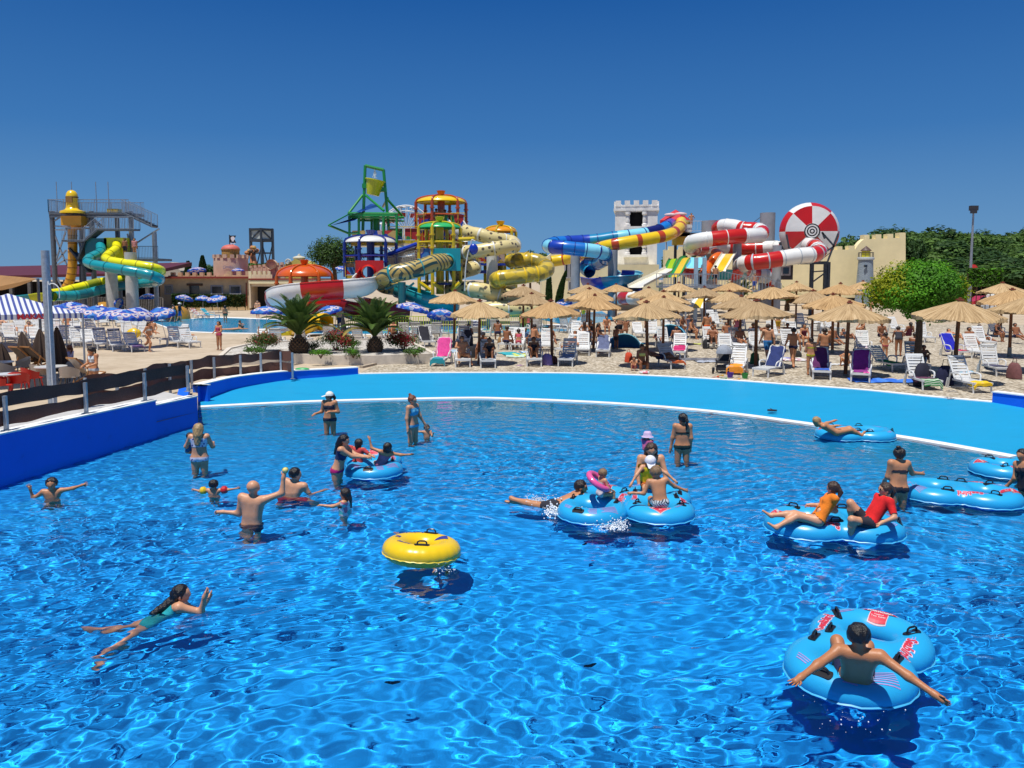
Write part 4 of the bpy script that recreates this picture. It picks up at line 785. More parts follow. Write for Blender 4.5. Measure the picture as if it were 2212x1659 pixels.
t=empty('canopy_roof',aq('G',2030,300,85),0,'bright red pyramid canopy with white logo patches above the yellow slide start','canopy'); a=aq('G',2025,240,85); e=aq('G',2020,380,85); u=.16503*85/1700; mb=MB(); rr=215*u
mb.lathe([(.05,a.z),(rr*.5,a.z*.45+e.z*.55+.15),(rr,e.z),(rr,e.z-.35)],Vector((a.x,85,0)),4,ax=Matrix.Rotation(R(12),3,'Z')); mb.build('roof',pm((.62,.01,.03),.6,.1,2,trans=.15),t,sharp=10); 
mb=MB()
for x,y in ((1960,305),(2090,295)): p=aq('G',x,y,85-rr*.45); mb.ell(p,(.7,.1,.2),12,4)
mb.build('white_patch',pm((.75,.55,.55)),t)
mb=MB()
for dx in (-1,1): mb.cyl((a.x+dx*rr*.6,84.5,e.z-3.2),(a.x+dx*rr*.6,84.5,e.z),.07,n=6)
mb.build('pole',WSTEEL,t)
t=empty('launch_platform',aq('H',120,490,84),0,'dark steel launch platform with white railings right of the grey stone tower','platform'); mb=MB(); wbox(mb,'G',2000,545,2212,585,83,4); wbox(mb,'H',0,462,340,500,83,4); mb.build('deck',DSTEEL,t)
mb=MB(); a=aq('H',60,450,83); b=aq('H',380,450,83); railing(mb,a,b,1.1,.3); mb.build('railing',WSTEEL,t); 
mb=MB(); wbox(mb,'H',110,370,180,455,83.2,.3); mb.build('white_screen',WHT,t)
for x in (18,120,380): p=aq('H',x,490,84); MB().cyl((p.x,85,0),(p.x,85,p.z),.16,n=8).build('post',DSTEEL,t)
mb=MB(); wbox(mb,'H',378,320,490,440,84,2.); mb.build('lattice_cage',pm((.3,.33,.38),.6,.3,9),t)
p=aq('H',380,330,83); MB().cyl((p.x,83,0),(p.x,83,p.z),.85,n=16).build('pillar',CONP,t)
RW1=[0,1,1,0]
slide_tube('rw',pxp('H',[(470,420,82),(520,390,81),(640,390,80),(760,420,79),(880,425,78.5),(960,450,77.5),(940,490,76.5),(850,495,75.5),(700,500,75),(560,515,74.8),(420,530,74.8),(280,545,75),(180,575,76),(170,630,78),(260,650,80),(400,620,82),(570,625,83),(750,640,83),(900,640,82.5),(1050,630,82),(1180,635,81),(1260,650,80)],6),.72,[0,1,1,0,0,1,0,1,1,0,0,0,1,1,1,0,0,1,1,0,0,0,1,1,0],[RED,WHT],'large red and white tube slide looping twice left of the striped wheel',rings=9,ringm=WHT,posts=[(1593,520,700,76)],postm=CONP,postr=.42)
slide_tube('rw2',pxp('H',[(1480,600,77),(1570,630,75.5),(1600,680,74),(1530,710,73),(1400,720,72.6),(1200,750,72.4),(1000,780,72.4),(820,800,73),(730,830,74.5),(760,890,76.5),(900,930,78),(1020,945,78),(1060,900,80)],6),.74,[1,0,1,0,0,1,1,1,0,0,0,1,1,0,1,0,1,0,1],[RED,WHT],'red and white striped tube leaving the wheel and running left in front',rings=5,ringm=pm((.45,.5,.55)),posts=[(1679,530,700,74)],postm=CONP,postr=.42)
slide_tube('rw3',pxp('H',[(820,880,80),(930,900,80),(1020,890,80),(1080,960,80),(1010,1000,80)],6),.7,[0,1,0,1,0],[RED,WHT],'short red and white spiral end low behind the umbrellas beside the pillar',rings=30)
# pillar behind
t=empty('support_pillar',aq('H',1030,600,84),0,'lone tall grey steel pillar with cables between the tube loops and the wheel','pillar'); p=aq('H',1030,240,84); MB().cyl((p.x,84,0),(p.x,84,p.z),.78,n=16).build('shaft',CONP,t); mb=MB(); mb.beam(aq('H',990,255,84),aq('H',820,385,84),.06); mb.beam(aq('H',990,350,84),aq('H',840,360,84),.05); mb.build('cable',STEEL,t)
def wheel():
    Y=77.; c=aq('H',1520,447,Y); u=.19253*Y/1700; r=326*u; t=empty('slide_bowl',Vector((c.x,Y,0)),0,'huge round red and white segmented slide bowl with target rings at its hub','slide bowl'); ax=Matrix.Rotation(R(-7),3,'Z')@Matrix.Rotation(math.pi/2,3,'X')
    seg=lambda i,j:(j//5)%2
    prof=[(r*.26,.25),(r*.6,.1),(r*.86,.0),(r*.88,-.15),(r*.97,-.5),(r,-.75),(r*1.0,-1.0),(r*.6,-1.7),(.05,-1.8)]
    mb=MB(); mb.lathe(prof,c,40,segk=lambda i,j:((j//5)+(1 if i>=2 else 0))%2,ax=ax); mb.build('bowl',[RED,WHT],t)
    mb=MB(); tr=[(r*.265*k/6,.32-.006*k) for k in range(1,7)]; mb.lathe([(.01,.34)]+tr+[(r*.28,.1)],c,32,segk=lambda i,j:0 if i%2 else 1,ax=ax); mb.build('hub_target',[pm((.02,.02,.02),.4),WHT],t)
    for a,b in (((1240,480),(1270,640)),((1640,460),(1780,620)),((1820,470),(1700,790)),((1640,455),(1670,530)),((1780,610),(1640,700))): 
        MB().beam(aq('H',a[0],a[1],Y-1.0),aq('H',b[0],b[1],Y-1.0),.14).build('brace',DSTEEL,t)
    for x in (1535,1690,1720): p=aq('H',x,790,Y+1); MB().box((p.x,Y+1.2,p.z/2),(.32,.32,p.z)).build('leg',DSTEEL,t)
    mb=MB(); a=aq('H',1400,800,Y+1); b=aq('H',1700,800,Y+1); mb.beam(a,b,.3); mb.beam(aq('H',1535,900,Y+1),aq('H',1690,890,Y+1),.12); mb.beam(aq('H',1540,1010,Y+1),aq('H',1690,900,Y+1),.12); pts=[c+Vector((r*1.03*math.cos(a_),.9,r*1.03*math.sin(a_))) for a_ in [R(200+i*8) for i in range(18)]]; mb.tube(pts,.12,6); mb.build('cradle',DSTEEL,t)
wheel()
t=empty('control_cabin',aq('H',1240,1000,80),0,'dark cabin with white framed window below the red and white tubes','cabin'); mb=MB(); wbox(mb,'H',1165,820,1310,990,79,3); mb.build('wall',pm((.06,.055,.06),.8),t); window(t,'H',1200,850,1265,925,79)
# metal platform with railing, kids slides
Y=66.; t=empty('metal_staircase',aq('H',500,1060,Y),0,'grey metal platform with picket railing and stairs descending right','stairs'); a=aq('H',-160,1055,Y); b=aq('H',460,1055,Y); mb=MB(); mb.box(((a.x+b.x)/2,Y+1.2,a.z-.1),(b.x-a.x,2.6,.18)); mb.build('deck',LSTEEL,t)
mb=MB(); railing(mb,(a.x,Y-.1,a.z),(b.x,Y-.1,a.z),aq('H',0,930,Y).z-a.z,.25,r=.04); mb.build('railing',LSTEEL,t); mb=MB(); railing(mb,(a.x,Y+2.5,a.z),(b.x,Y+2.5,a.z),1.,.3); mb.build('railing',LSTEEL,t)
c_=aq('H',760,1120,Y); d_=aq('H',940,1120,Y); e_=aq('H',1150,1200,Y); 
for p,q_ in ((b,c_),(c_,d_),(d_,e_)):
    mb=MB(); mb.beam(p,q_,1.2,.14); railing(mb,p+Vector((0,-.6,0)),q_+Vector((0,-.6,0)),1.25,.25,r=.04); mb.build('stair_flight',LSTEEL,t)
for x in (-150,120,320,460,760,940): p=aq('H',x,1050,Y); MB().box((p.x,Y+.2,p.z/2),(.14,.14,p.z)).build('post',LSTEEL,t)
for x in (228,322): p=aq('H',x,740,Y+1); MB().box((p.x,Y+1,p.z/2),(.3,.3,p.z)).build('tall_post',pm((.35,.45,.55)),t)
def chute(c,pts,w_,mats,label,rim=True):
    w_*=.7
    P=path(c,pts,6); t=empty('open_slide',Vector((P[0].x,P[0].y,0)),0,label,'water slide','water slides'); n=len(P)-1; mb=MB(); vs=[];k=[];fs=[]
    for i in range(n+1):
        T=(P[min(i+1,n)]-P[max(i-1,0)]).normalized(); X=T.cross(Vector((0,0,1))).normalized(); Z=X.cross(T)
        for a,b in ((-1,.35),(-.92,.05),(-.5,0),(0,0),(.5,0),(.92,.05),(1,.35)): vs.append(P[i]+X*a*w_/2+Z*b*w_*.5)
    for i in range(n):
        for j in range(6): fs.append((i*7+j,(i+1)*7+j,(i+1)*7+j+1,i*7+j+1)); k.append(1 if (j in (2,3) and len(mats)>1) else 0)
    mb.add(vs,fs,k); mb.build('chute',mats,t); return t
chute('H',[(180,740,76),(110,750,75),(60,830,72),(10,920,70),(-30,960,69)],1.5,[GRN,YEL],'steep green slide with yellow centre stripe dropping left from the platform')
chute('G',[(2000,880,78),(1960,960,76),(1930,1060,74),(1900,1130,72)],1.3,[GRN,LIME],'narrow green slide beside the grey tower base')
chute('G',[(1990,1010,74),(1800,1110,72),(1650,1180,70),(1500,1260,68)],2.2,[pm((.75,.70,.55),.5),WHT],'wide cream coloured raft slide sloping down left behind the umbrellas')
chute('H',[(240,740,72),(250,790,71),(200,860,70)],2.0,[LCY,LCY],'small turquoise slide mouth between two pale posts')
chute('H',[(600,700,74),(560,760,72),(520,830,70),(480,900,69)],1.9,[pm((.75,.72,.6),.4),YEL],'white slide with yellow centre stripe right of the orange spiral')
slide_tube('orange',path('H',[(440,690,76),(490,720,75),(440,760,74),(400,800,75),(300,960,72),(260,1010,70)]),.5,[0],[paint((.65,.12,.01))],'short orange spiral tube behind the metal platform railing',rings=9)
slide_tube('tealr',path('H',[(120,850,76),(220,880,74),(400,885,74),(600,890,74),(700,900,76)]),.9,[0,1,0,0,0,1,0],[TEAL,RED],'long low teal flume with red joints behind the metal platform',half=OPEN,rings=40)
slide_tube('rwmini',path('K',[(530,400,76),(620,400,72),(750,400,70),(900,410,70),(1000,420,72)]),.62,[1,0,1,0,1],[RED,WHT],'small red and white rounded slide peeking between thatched umbrellas',rings=30)
chute('H',[(300,1190,60),(260,1240,59),(230,1310,58)],1.6,[pm((.75,.75,.7),.4),YEL],'small white and yellow slide between the umbrella posts')
# parked cars, hill, lamp mast, sign
sheet('parking_lot',[(2080,618),(2300,612),(2300,604),(2060,605)],.05,pm((.10,.10,.105),.9),kind='structure')
def car(c,x,y,Y,colr,rz,label):
    p=aq(c,x,y,Y); t=empty('parked_car',(p.x,Y,0.06),rz,label,'car','cars parked in the lot'); WL[t.name]=Vector((0,0,0))
    body=[(-2.1,.35),(-2.05,.75),(-1.5,.9),(-.75,1.4),(.7,1.42),(1.5,.95),(2.05,.85),(2.1,.4)]
    mb=MB(); mb.prism(body,-.85,.85,T=lambda a,b,z:Vector((a,z*(1 if b<.95 else .85),b))); mb.build('body',paint(colr),t)
    mb=MB(); mb.prism([(-1.35,.92),(-.72,1.36),(.62,1.38),(1.28,.96)],-.80,.80,T=lambda a,b,z:Vector((a,z*(1.05 if b<1 else .95),b))); mb.build('windows',GLS,t)
    for a in (-1.3,1.3):
        for b in (-.8,.8): MB().cyl((a,b-.1,.32),(a,b+.1,.32),.32,n=14).build('wheel',pm((.02,.02,.02),.8),t)
for x,y,Y,c_,rz,lb in ((1770,900,100,(.45,.02,.03),.1,'red car parked at the left end of the lot'),(1860,915,96,(.75,.75,.75),1.2,'white car parked just right of the red car'),(1950,920,92,(.5,.52,.55),.4,'silver car parked behind the white one'),(2020,950,84,(.35,.38,.42),.2,'grey car in the front row of the parking lot'),(2110,950,83,(.6,.62,.65),.2,'light silver car in the front row near the right edge'),(2180,960,82,(.7,.7,.7),.3,'white car cut by the right edge of the photo'),(2100,895,105,(.02,.03,.05),.0,'dark car in the back row under the trees'),(1910,890,112,(.7,.7,.68),.1,'far white car in the back row')): car('I',x,y,Y,c_,rz,lb)
t=empty('lamp_mast',aq('I',1600,900,75),0,'tall slim grey floodlight mast rising above the wooded hill','lamp post'); a=aq('I',1595,900,75); b=aq('I',1622,150,75); MB().cyl((a.x,75,0),(a.x,75,b.z),.16,.08,n=10).build('pole',LSTEEL,t); mb=MB(); mb.box((a.x,75,b.z+.2),(.7,.4,.45)); mb.box((a.x-.1,74.8,b.z-.15),(.5,.3,.3)); mb.build('floodlight',pm((.03,.03,.04)),t)
t=empty('road_sign',aq('I',1622,890,90),0,'red round no entry road sign on a post beside the mast','road sign'); p=aq('I',1622,820,90); MB().cyl((p.x,90,0),(p.x,90,p.z),.05,n=6).build('post',LSTEEL,t); MB().cyl((p.x,89.9,p.z),(p.x,89.86,p.z),.5,n=20).build('disc',pm((.6,.03,.03)),t); MB().box((p.x,89.84,p.z),(.6,.02,.14)).build('bar',WHT,t)
# street pole at left, conduit
t=empty('lamp_pole',at(112,834,19.5),0,'thick grey steel pole with a hooked white conduit standing in front of the cafe','pole'); a=at(112,834,19.5); b=at(110,541,19.5); MB().cyl((a.x,19.5,0),(a.x,19.5,b.z),.105,.095,n=16).build('pole',GALV,t)
mb=MB(); xo=a.x+.1; h1=aq('A',630,1290,19.4); mb.tube(spline([Vector((xo,19.36,0)),Vector((xo,19.36,h1.z-.25)),Vector((xo+.05,19.36,h1.z-.02)),Vector((xo+.17,19.36,h1.z)),Vector((xo+.28,19.36,h1.z-.12)),Vector((xo+.28,19.36,h1.z-.35))],6),.014,6); mb.build('conduit',WHT,t)
# ---------------------------------------------------------------- trees and plants
def leafmat(name,c,v=.35,tr=.25):
    m,nt,b=newmat(name); tc=N(nt,'TexCoord'); n=N(nt,'TexNoise',i_Scale=1.2,i_Detail=6.); nt.links.new(tc.outputs['Object'],n.inputs['Vector'])
    nt.links.new(ramp(nt,[(.3,tuple(x*(1-v) for x in c)),(.5,c),(.72,tuple(min(1,x*(1+v)) for x in c))],n.outputs['Fac']),b.inputs['Base Color']); b.inputs['Roughness'].default_value=.6; b.inputs['Specular IOR Level'].default_value=.25
    t=N(nt,'BsdfTranslucent'); t.inputs[0].default_value=tuple(c)+(1,); mx=N(nt,'MixShader'); mx.inputs[0].default_value=tr; nt.links.new(b.outputs[0],mx.inputs[1]); nt.links.new(t.outputs[0],mx.inputs[2]); nt.links.new(mx.outputs[0],nt.nodes['Material Output'].inputs[0]); return m
LG=leafmat('leaf_bright',(.10,.30,.012)); LY=leafmat('leaf_yellow',(.30,.33,.010)); LD=leafmat('leaf_dark',(.022,.055,.012)); LM=leafmat('leaf_pine',(.07,.14,.026)); LP=leafmat('leaf_palm',(.085,.15,.03)); LPY=leafmat('leaf_palm_dry',(.30,.24,.05)); LF=leafmat('flower_red',(.42,.02,.04)); LMG=leafmat('flower_pink',(.55,.06,.20)); BARK=pm((.12,.075,.045),.95,.3,6,.6)
def leaves(mb,c,rad,n,size,seed,lobes=14,mix=None,up=.35,surf=.8,drop=None):
    rs=np.random.RandomState(seed); c=np.array(c); rad=np.array(rad); L=[]
    for i in range(lobes):
        v=rs.normal(size=3); v/=np.linalg.norm(v); v[2]=abs(v[2])*1.0-.25 if rs.rand()<.8 else v[2]; L.append((v*(.45+.4*rs.rand()),.30+.22*rs.rand()))
    per=n//lobes
    for k,(lc,lr) in enumerate(L):
        d=rs.normal(size=(per,3)); d/=np.linalg.norm(d,axis=1)[:,None]; rr=lr*(surf+(1-surf)*rs.rand(per)+.12*rs.normal(size=per)); P=c+(lc+d*rr[:,None])*rad
        nn=d+rs.normal(size=(per,3))*.5; nn[:,2]+=up; nn/=np.linalg.norm(nn,axis=1)[:,None]
        a=np.cross(nn,rs.normal(size=(per,3))); a/=np.linalg.norm(a,axis=1)[:,None]; b=np.cross(nn,a); s=size*(.6+.8*rs.rand(per))[:,None]
        V=np.stack([P-a*s,P-b*s*.5,P+a*s,P+b*s*.5],1).reshape(-1,3); b0=len(mb.v); mb.v.extend(map(tuple,V.tolist())); mb.f.extend([(b0+i*4,b0+i*4+1,b0+i*4+2,b0+i*4+3) for i in range(per)])
        kk=0
        if mix: kk=mix(lc*1.0,rs)
        mb.m.extend([kk]*per)
def tree(name,loc,h,rad,n,size,seed,label,mats,trunk_r=.12,trunk_h=None,lobes=14,mix=None,group=None,cat='tree',trunks=1,core=True):
    t=empty(name,loc,0,label,cat,group); WL[t.name]=Vector((0,0,0)); mb=MB(); cz=h-rad[2]
    leaves(mb,(0,0,cz),rad,n,size,seed,lobes,mix); mb.build('crown',mats,t,sharp=0)
    mb=MB(); rs=random.Random(seed); th=trunk_h or cz
    mb.tube(spline([(0,0,-.1),(.05*h*.3,0,th*.5),(0,.03,th)],4),[trunk_r*1.25]*1+[trunk_r*(1.2-.5*i/8) for i in range(8)],7)
    for i in range(5):
        a=rs.uniform(0,6.28); mb.tube([(0,0,th*.75),(rad[0]*.3*math.cos(a),rad[1]*.3*math.sin(a),cz),(rad[0]*.65*math.cos(a),rad[1]*.65*math.sin(a),cz+rad[2]*.3)],[trunk_r*.6,trunk_r*.4,trunk_r*.15],5)
    mb.build('trunk',BARK,t); return t
# big round tree right
b=gp(1978,803); tree('round_tree',b,4.45,(1.72,1.62,1.28),48000,.06,11,'big round bright green tree with yellow patches standing between the right hand umbrellas',[LG,LY,leafmat('leaf_mid',(.06,.19,.012))],.13,lobes=60,mix=lambda lc,rs:1 if (lc[0]<-.4 and lc[2]>-.1 and rs.rand()<.6) or (lc[0]>.6 and rs.rand()<.5) else (2 if rs.rand()<.35 else 0))
# hill and its trees
mb=MB(); vs=[]; G_=24
for i in range(G_+1):
    for j in range(G_+1):
        x=40+260*i/G_; y=118+180*j/G_; hz=max(0,min(1,(y-125)/60))*max(0,min(1,(x-42)/40))*(5.5+1.5*math.sin(x*.05)); vs.append((x,y,hz-.05))
mb.add(vs,[(i*(G_+1)+j,(i+1)*(G_+1)+j,(i+1)*(G_+1)+j+1,i*(G_+1)+j+1) for i in range(G_) for j in range(G_)]); hl=mb.build('hill',pm((.05,.06,.02),.95,.4,.3)); tag(hl,kind='structure')
protos=[]
HL=['small crowned','broad','tall','dense','rounded','spreading','dark','pale']
def hilltree(px,ytop,Y,wd,label,k):
    p=at(px,ytop,Y); h=p.z; base=0.
    if px>1830: base=max(0,min(1,(Y-125)/60))*max(0,min(1,(p.x-42)/40))*5.5
    if k<len(protos) and protos[k]: o=copy_tree(protos[k],loc=(p.x,Y,base-.1),rz=px*.7,label=label,scale=(wd/6.,wd/6.,(h-base)/8.))
    else:
        o=tree('pine_tree',(p.x,Y,base-.1),8.,(3.,3.,2.7),4200,.26,40+k,label,[LM,leafmat('leaf_pine_dark',(.035,.08,.02))] if k!=1 else [leafmat('leaf_pine2',(.09,.17,.03)),LM],.25,trunk_h=5.,lobes=15,mix=lambda lc,rs:1 if rs.rand()<.4 else 0,group='pine trees'); o.scale=(wd/6.,wd/6.,(h-base)/8.); protos.append(o)  # second leaf tone is a darker green on random lobes of the crown
    o['group']='pines covering the hill behind the car park' if px>1830 else 'trees showing above the castle walls'; return o
random.seed(8); row=0; HT=[]
for Y,ybase,n in ((185,506,16),(165,520,15),(148,536,14),(132,552,13),(122,566,9)):
    for i in range(n):
        px=1845+ (i+.5*(row%2))*400/n+random.uniform(-6,6); HT.append((px,ybase+random.choice((-16,-6,0,6,13))+random.uniform(-4,4)+max(0,(1900-px)*.12)-max(0,(px-2050)*.03),Y+random.uniform(-4,4),random.uniform(8,14)))
    row+=1
rowname=['top','second','third','fourth','lowest']; cnt=[16,15,14,13,9]; ii=0
OD=['first','second','third','fourth','fifth','sixth','seventh','eighth','ninth','tenth','eleventh','twelfth','thirteenth','fourteenth','fifteenth','sixteenth','seventeenth','eighteenth','nineteenth','twentieth','twenty-first','twenty-second','twenty-third','twenty-fourth']
for r_,n in enumerate(cnt):
    for i in range(n):
        px,y,Y,wd=HT[ii]; hilltree(px,y,Y,wd,'green pine on the right hill, %s from the left in the %s row'%(OD[i],rowname[r_]),ii%4); ii+=1
for k,(px,y,Y,wd,lb) in enumerate(((1845,505,118,6,'pine crown peeking above the low castle wall right of the striped wheel'),(1878,498,120,7,'pine showing behind the raised battlements of the yellow wall'),(1915,495,122,8,'tall pine behind the middle merlons of the yellow wall'),(1948,489,122,7,'highest pine rising behind the right end of the yellow wall'),(1146,538,150,5,'distant pine left of the blue tube turn'),(1170,541,150,6,'distant pine just behind the blue tube turn'),(1462,533,130,5,'small dark tree above the wall below the yellow slide'),(450,570,112,4,'dark tree top beside the left side of the pink turret'),(462,568,112,4,'second dark tree top touching the pink turret'),(540,558,108,5,'green bush crown on the roof right of the pink turret'),(570,556,109,5,'green bush crown beside the disc ornament wall'))): hilltree(px,y,Y,wd,lb,k%4)
p=at(720,512,105); tree('pine_tree',(p.x,105,0),p.z+.3,(3.6,3.,3.1),9000,.15,77,'large dark round pine behind the white canopied play tower',[LM,LD],.3,lobes=40,mix=lambda lc,rs:1 if rs.rand()<.4 else 0)
def cypress(px,yt,Y,wd,label,yb=None,curve=0):
    p=at(px,yt,Y); h=p.z; t=empty('cypress_tree',(p.x,Y,0),0,label,'tree'); WL[t.name]=Vector((0,0,0)); mb=MB(); rs=np.random.RandomState(int(px)); n=2600; z=rs.rand(n)**.8; r_=wd/2*np.sin(np.clip(z,0.02,1)**.45*math.pi*.98)**.7; a=rs.rand(n)*6.28
    P=np.stack([r_*np.cos(a)+curve*z*z,r_*np.sin(a),z*h],1); b0=0; s=.11
    for q_ in P:
        v=Vector(q_); u=Vector(rs.normal(size=3)).normalized()*s; w2=Vector((0,0,1))*s*1.6; mb.add([v-u,v-w2*.5,v+u,v+w2],[(0,1,2,3)])
    mb.build('crown',LD,t,sharp=0); MB().cyl((0,0,0),(curve*.6,0,h*.8),.12,.03,n=6).build('trunk',BARK,t)
cypress(406,565,108,1.9,'short dark cypress beside the tiny gabled house'); cypress(437,553,108,1.9,'taller dark cypress left of the pink turret')
cypress(1186,575,88,.7,'slim dark cypress against the yellow castle building'); cypress(1207,587,88,.8,'leaning slim dark cypress right of its neighbour on the yellow wall',curve=.8)
def bush(px,py,h,wd,n,size,seed,label,mats,mix=None,name='shrub',z=0,lobes=12,cat='shrub'):
    p=gp(px,py,z); t=empty(name,p,0,label,cat); WL[t.name]=Vector((0,0,0)); mb=MB(); leaves(mb,(0,0,h*.5),(wd/2*1.25,wd/2*1.1,h*.62),n,size,seed,lobes,mix); mb.build('foliage',mats,t,sharp=0); mb=MB()
    for i in range(6): a=i*1.05; mb.tube([(0,0,-.05),(wd*.25*math.cos(a),wd*.25*math.sin(a),h*.6)],[.02,.008],5)
    mb.build('stems',BARK,t); return t
fm=lambda lc,rs:1 if rs.rand()<.42 else 0
bush(725,757,.95,1.35,2600,.045,5,'red flowering oleander bush between the two palms',[LM,LF],fm,'oleander_bush',.36,lobes=34); bush(871,756,.95,1.35,2600,.045,6,'red flowering oleander bush right of the second palm',[LM,LF],fm,'oleander_bush',.36,lobes=34); bush(570,758,.85,1.3,2400,.045,9,'sparser oleander bush with few red flowers left of the first palm',[LM,LF,leafmat('leaf_olive',(.09,.11,.03))],lambda lc,rs:(1 if rs.rand()<.2 else 2*(rs.rand()<.5)),'oleander_bush',.36,lobes=30)
for k,(x,y,w_,lb) in enumerate(((676,757,.85,'low dark shrub hugging the first palm trunk'),(693,772,.75,'small round shrub in the pebbles below the middle oleander'),(763,771,.7,'small round shrub in front of the planter centre'),(762,752,.65,'small round shrub left of the second palm trunk'),(896,769,.75,'small round shrub at the right end of the planter'),(549,767,.8,'light green low shrub at the left end of the planter'))): bush(x,y,.42,w_,900,.035,60+k,lb,[LM if k else LD,LG],(lambda lc,rs:1 if rs.rand()<.3 else 0) if k else None,'round_shrub',.36,16)
def hedge(x0,x1,yb,hh,Y,label,mats,n=5000):
    a=at(x0,yb,Y); b=at(x1,yb,Y); t=empty('hedge',((a.x+b.x)/2,Y,0),0,label,'hedge'); WL[t.name]=Vector((0,0,0)); mb=MB(); rs=np.random.RandomState(int(x0)); W_=(b.x-a.x)
    for i in range(n): 
        v=Vector((rs.uniform(-W_/2,W_/2),rs.uniform(-.5,.3),a.z+hh*rs.rand()**.8)); u=Vector(rs.normal(size=3)).normalized()*.16; w2=u.cross(Vector(rs.normal(size=3))).normalized()*.09; mb.add([v-u,v-w2,v+u,v+w2],[(0,1,2,3)],k=int(rs.rand()<.3))
    mb.build('foliage',mats,t,sharp=0); mb=MB()
    for i in range(8): mb.cyl((W_*(i/7-.5),0,0),(W_*(i/7-.5),0,a.z+hh*.8),.04,n=5)
    mb.build('stems',BARK,t)
hedge(405,530,663,1.4,91,'ivy hedge running below the two windows of the brown building',[LD,leafmat('leaf_ivy',(.10,.10,.02))]); hedge(375,404,665,1.6,91,'short dark hedge piece beside the dark doorway',[LD,LM],1500)
hedge(2090,2160,618,1.6,72,'green hedge below the parked cars right of the round tree',[LM,LG],3500)
for i in range(9):
    x=441+i*12.1; p=gp(x,668.5); t=MB(); t.box((p.x,p.y,.32),(.58,.6,.64)); t.box((p.x,p.y,.66),(.62,.64,.06)); tag(t.build('planter_block',pm((.55,.48,.38),.9,.1,1.5,.2),loc=(p.x,p.y,0)),'stone planter block below the ivy hedge, %s from the left'%OD[i],'planter block','stone planter blocks in a row')
def palm(loc,h_tr,r_tr,nf,L,seed,label,z0=0,scale=1,dry=2,mass=True):
    t=empty('palm_tree',loc,0,label,'palm tree'); WL[t.name]=Vector((0,0,0)); rs=random.Random(seed); mb=MB()
    prof=[(r_tr*.92,0),(r_tr*1.05,h_tr*.3),(r_tr*1.0,h_tr*.6),(r_tr*.7,h_tr*.9),(r_tr*.4,h_tr*1.1),(r_tr*.25,h_tr*1.25)]
    mb.lathe(prof,(0,0,-.02),22)
    for row_ in range(int(h_tr/.085)):
        z=.05+row_*.085; rr=np.interp(z,[p[1] for p in prof],[p[0] for p in prof]); n=15
        for i in range(n):
            a=2*math.pi*(i+.5*(row_%2))/n; o=Vector((math.cos(a),math.sin(a),0)); s=Vector((-math.sin(a),math.cos(a),0)); c=o*rr*.98+Vector((0,0,z)); w_=rr*.2
            mb.add([c-s*w_,c+s*w_,c+o*.075+Vector((0,0,.085))+s*w_*.5,c+o*.075+Vector((0,0,.085))-s*w_*.5,c+Vector((0,0,.13))],[(0,1,2,3),(3,2,4)])
    mb.build('trunk',pm((.14,.085,.05),.95,.35,9,.5),t); mb=MB(); mbd=MB()
    for f in range(nf):
        a=f*2.39996+rs.uniform(-.15,.15); inc=(f/nf); el=R(86-44*inc**1.3+rs.uniform(-5,5)); ln=L*(.8+.25*rs.random()); m_=mbd if f>=nf-dry else mb
        o=Vector((math.cos(a),math.sin(a),0)); s=Vector((-math.sin(a),math.cos(a),0)); P=[];p=Vector((0,0,h_tr*1.15))+o*.05; e=el
        for k in range(15):
            P.append(p.copy()); p=p+(o*math.cos(e)+Vector((0,0,1))*math.sin(e))*ln/14; e-=R(1.2+3.6*inc+3.4*k/14)
        m_.tube(P,[.022*(1-.8*k/14) for k in range(15)],4)
        for k in range(6,15*6):
            u=k/(15*6-1)*13.98; i=int(u); fr=u-i; c=P[i]*(1-fr)+P[min(i+1,14)]*fr; T=(P[min(i+1,14)]-P[i]).normalized() if i<14 else T; nrm=s.cross(T)
            ll=L*.15*math.sin(math.pi*min(1,(u/14)*.9+.1))**.6*(1 if u>2 else .4)
            for sg in (-1,1):
                d=(s*sg*.82+T*.55+nrm*(.32)*(1 if nrm.z>0 else -1)).normalized(); tip=c+d*ll-Vector((0,0,ll*.12)); wv=T*.0085*L
                m_.add([c-wv*.5,c+wv*.5,c+d*ll*.6+wv*.5,tip,c+d*ll*.6-wv*.5],[(0,1,2,3,4)])
    mb.build('fronds',LP,t,sharp=0); 
    if dry: mbd.build('dry_fronds',LPY,t,sharp=0)
    return t
palm(gp(646,764,.36),.72,.40,44,2.1,3,'left date palm with thick scaly trunk standing in the pebble planter'); palm(gp(810,760,.36),.62,.34,42,2.1,8,'right date palm with slimmer scaly trunk in the pebble planter')
palm(gp(1600,676),1.3,.3,26,2.6,21,'small fan of palm fronds below the red and white slides',dry=0); palm(gp(1650,674),1.0,.25,20,2.2,22,'smaller palm top right of its neighbour near the grey pillar',dry=0); palm(gp(1700,672),.9,.25,18,2.2,23,'low palm partly hidden behind umbrellas below the wheel',dry=1)
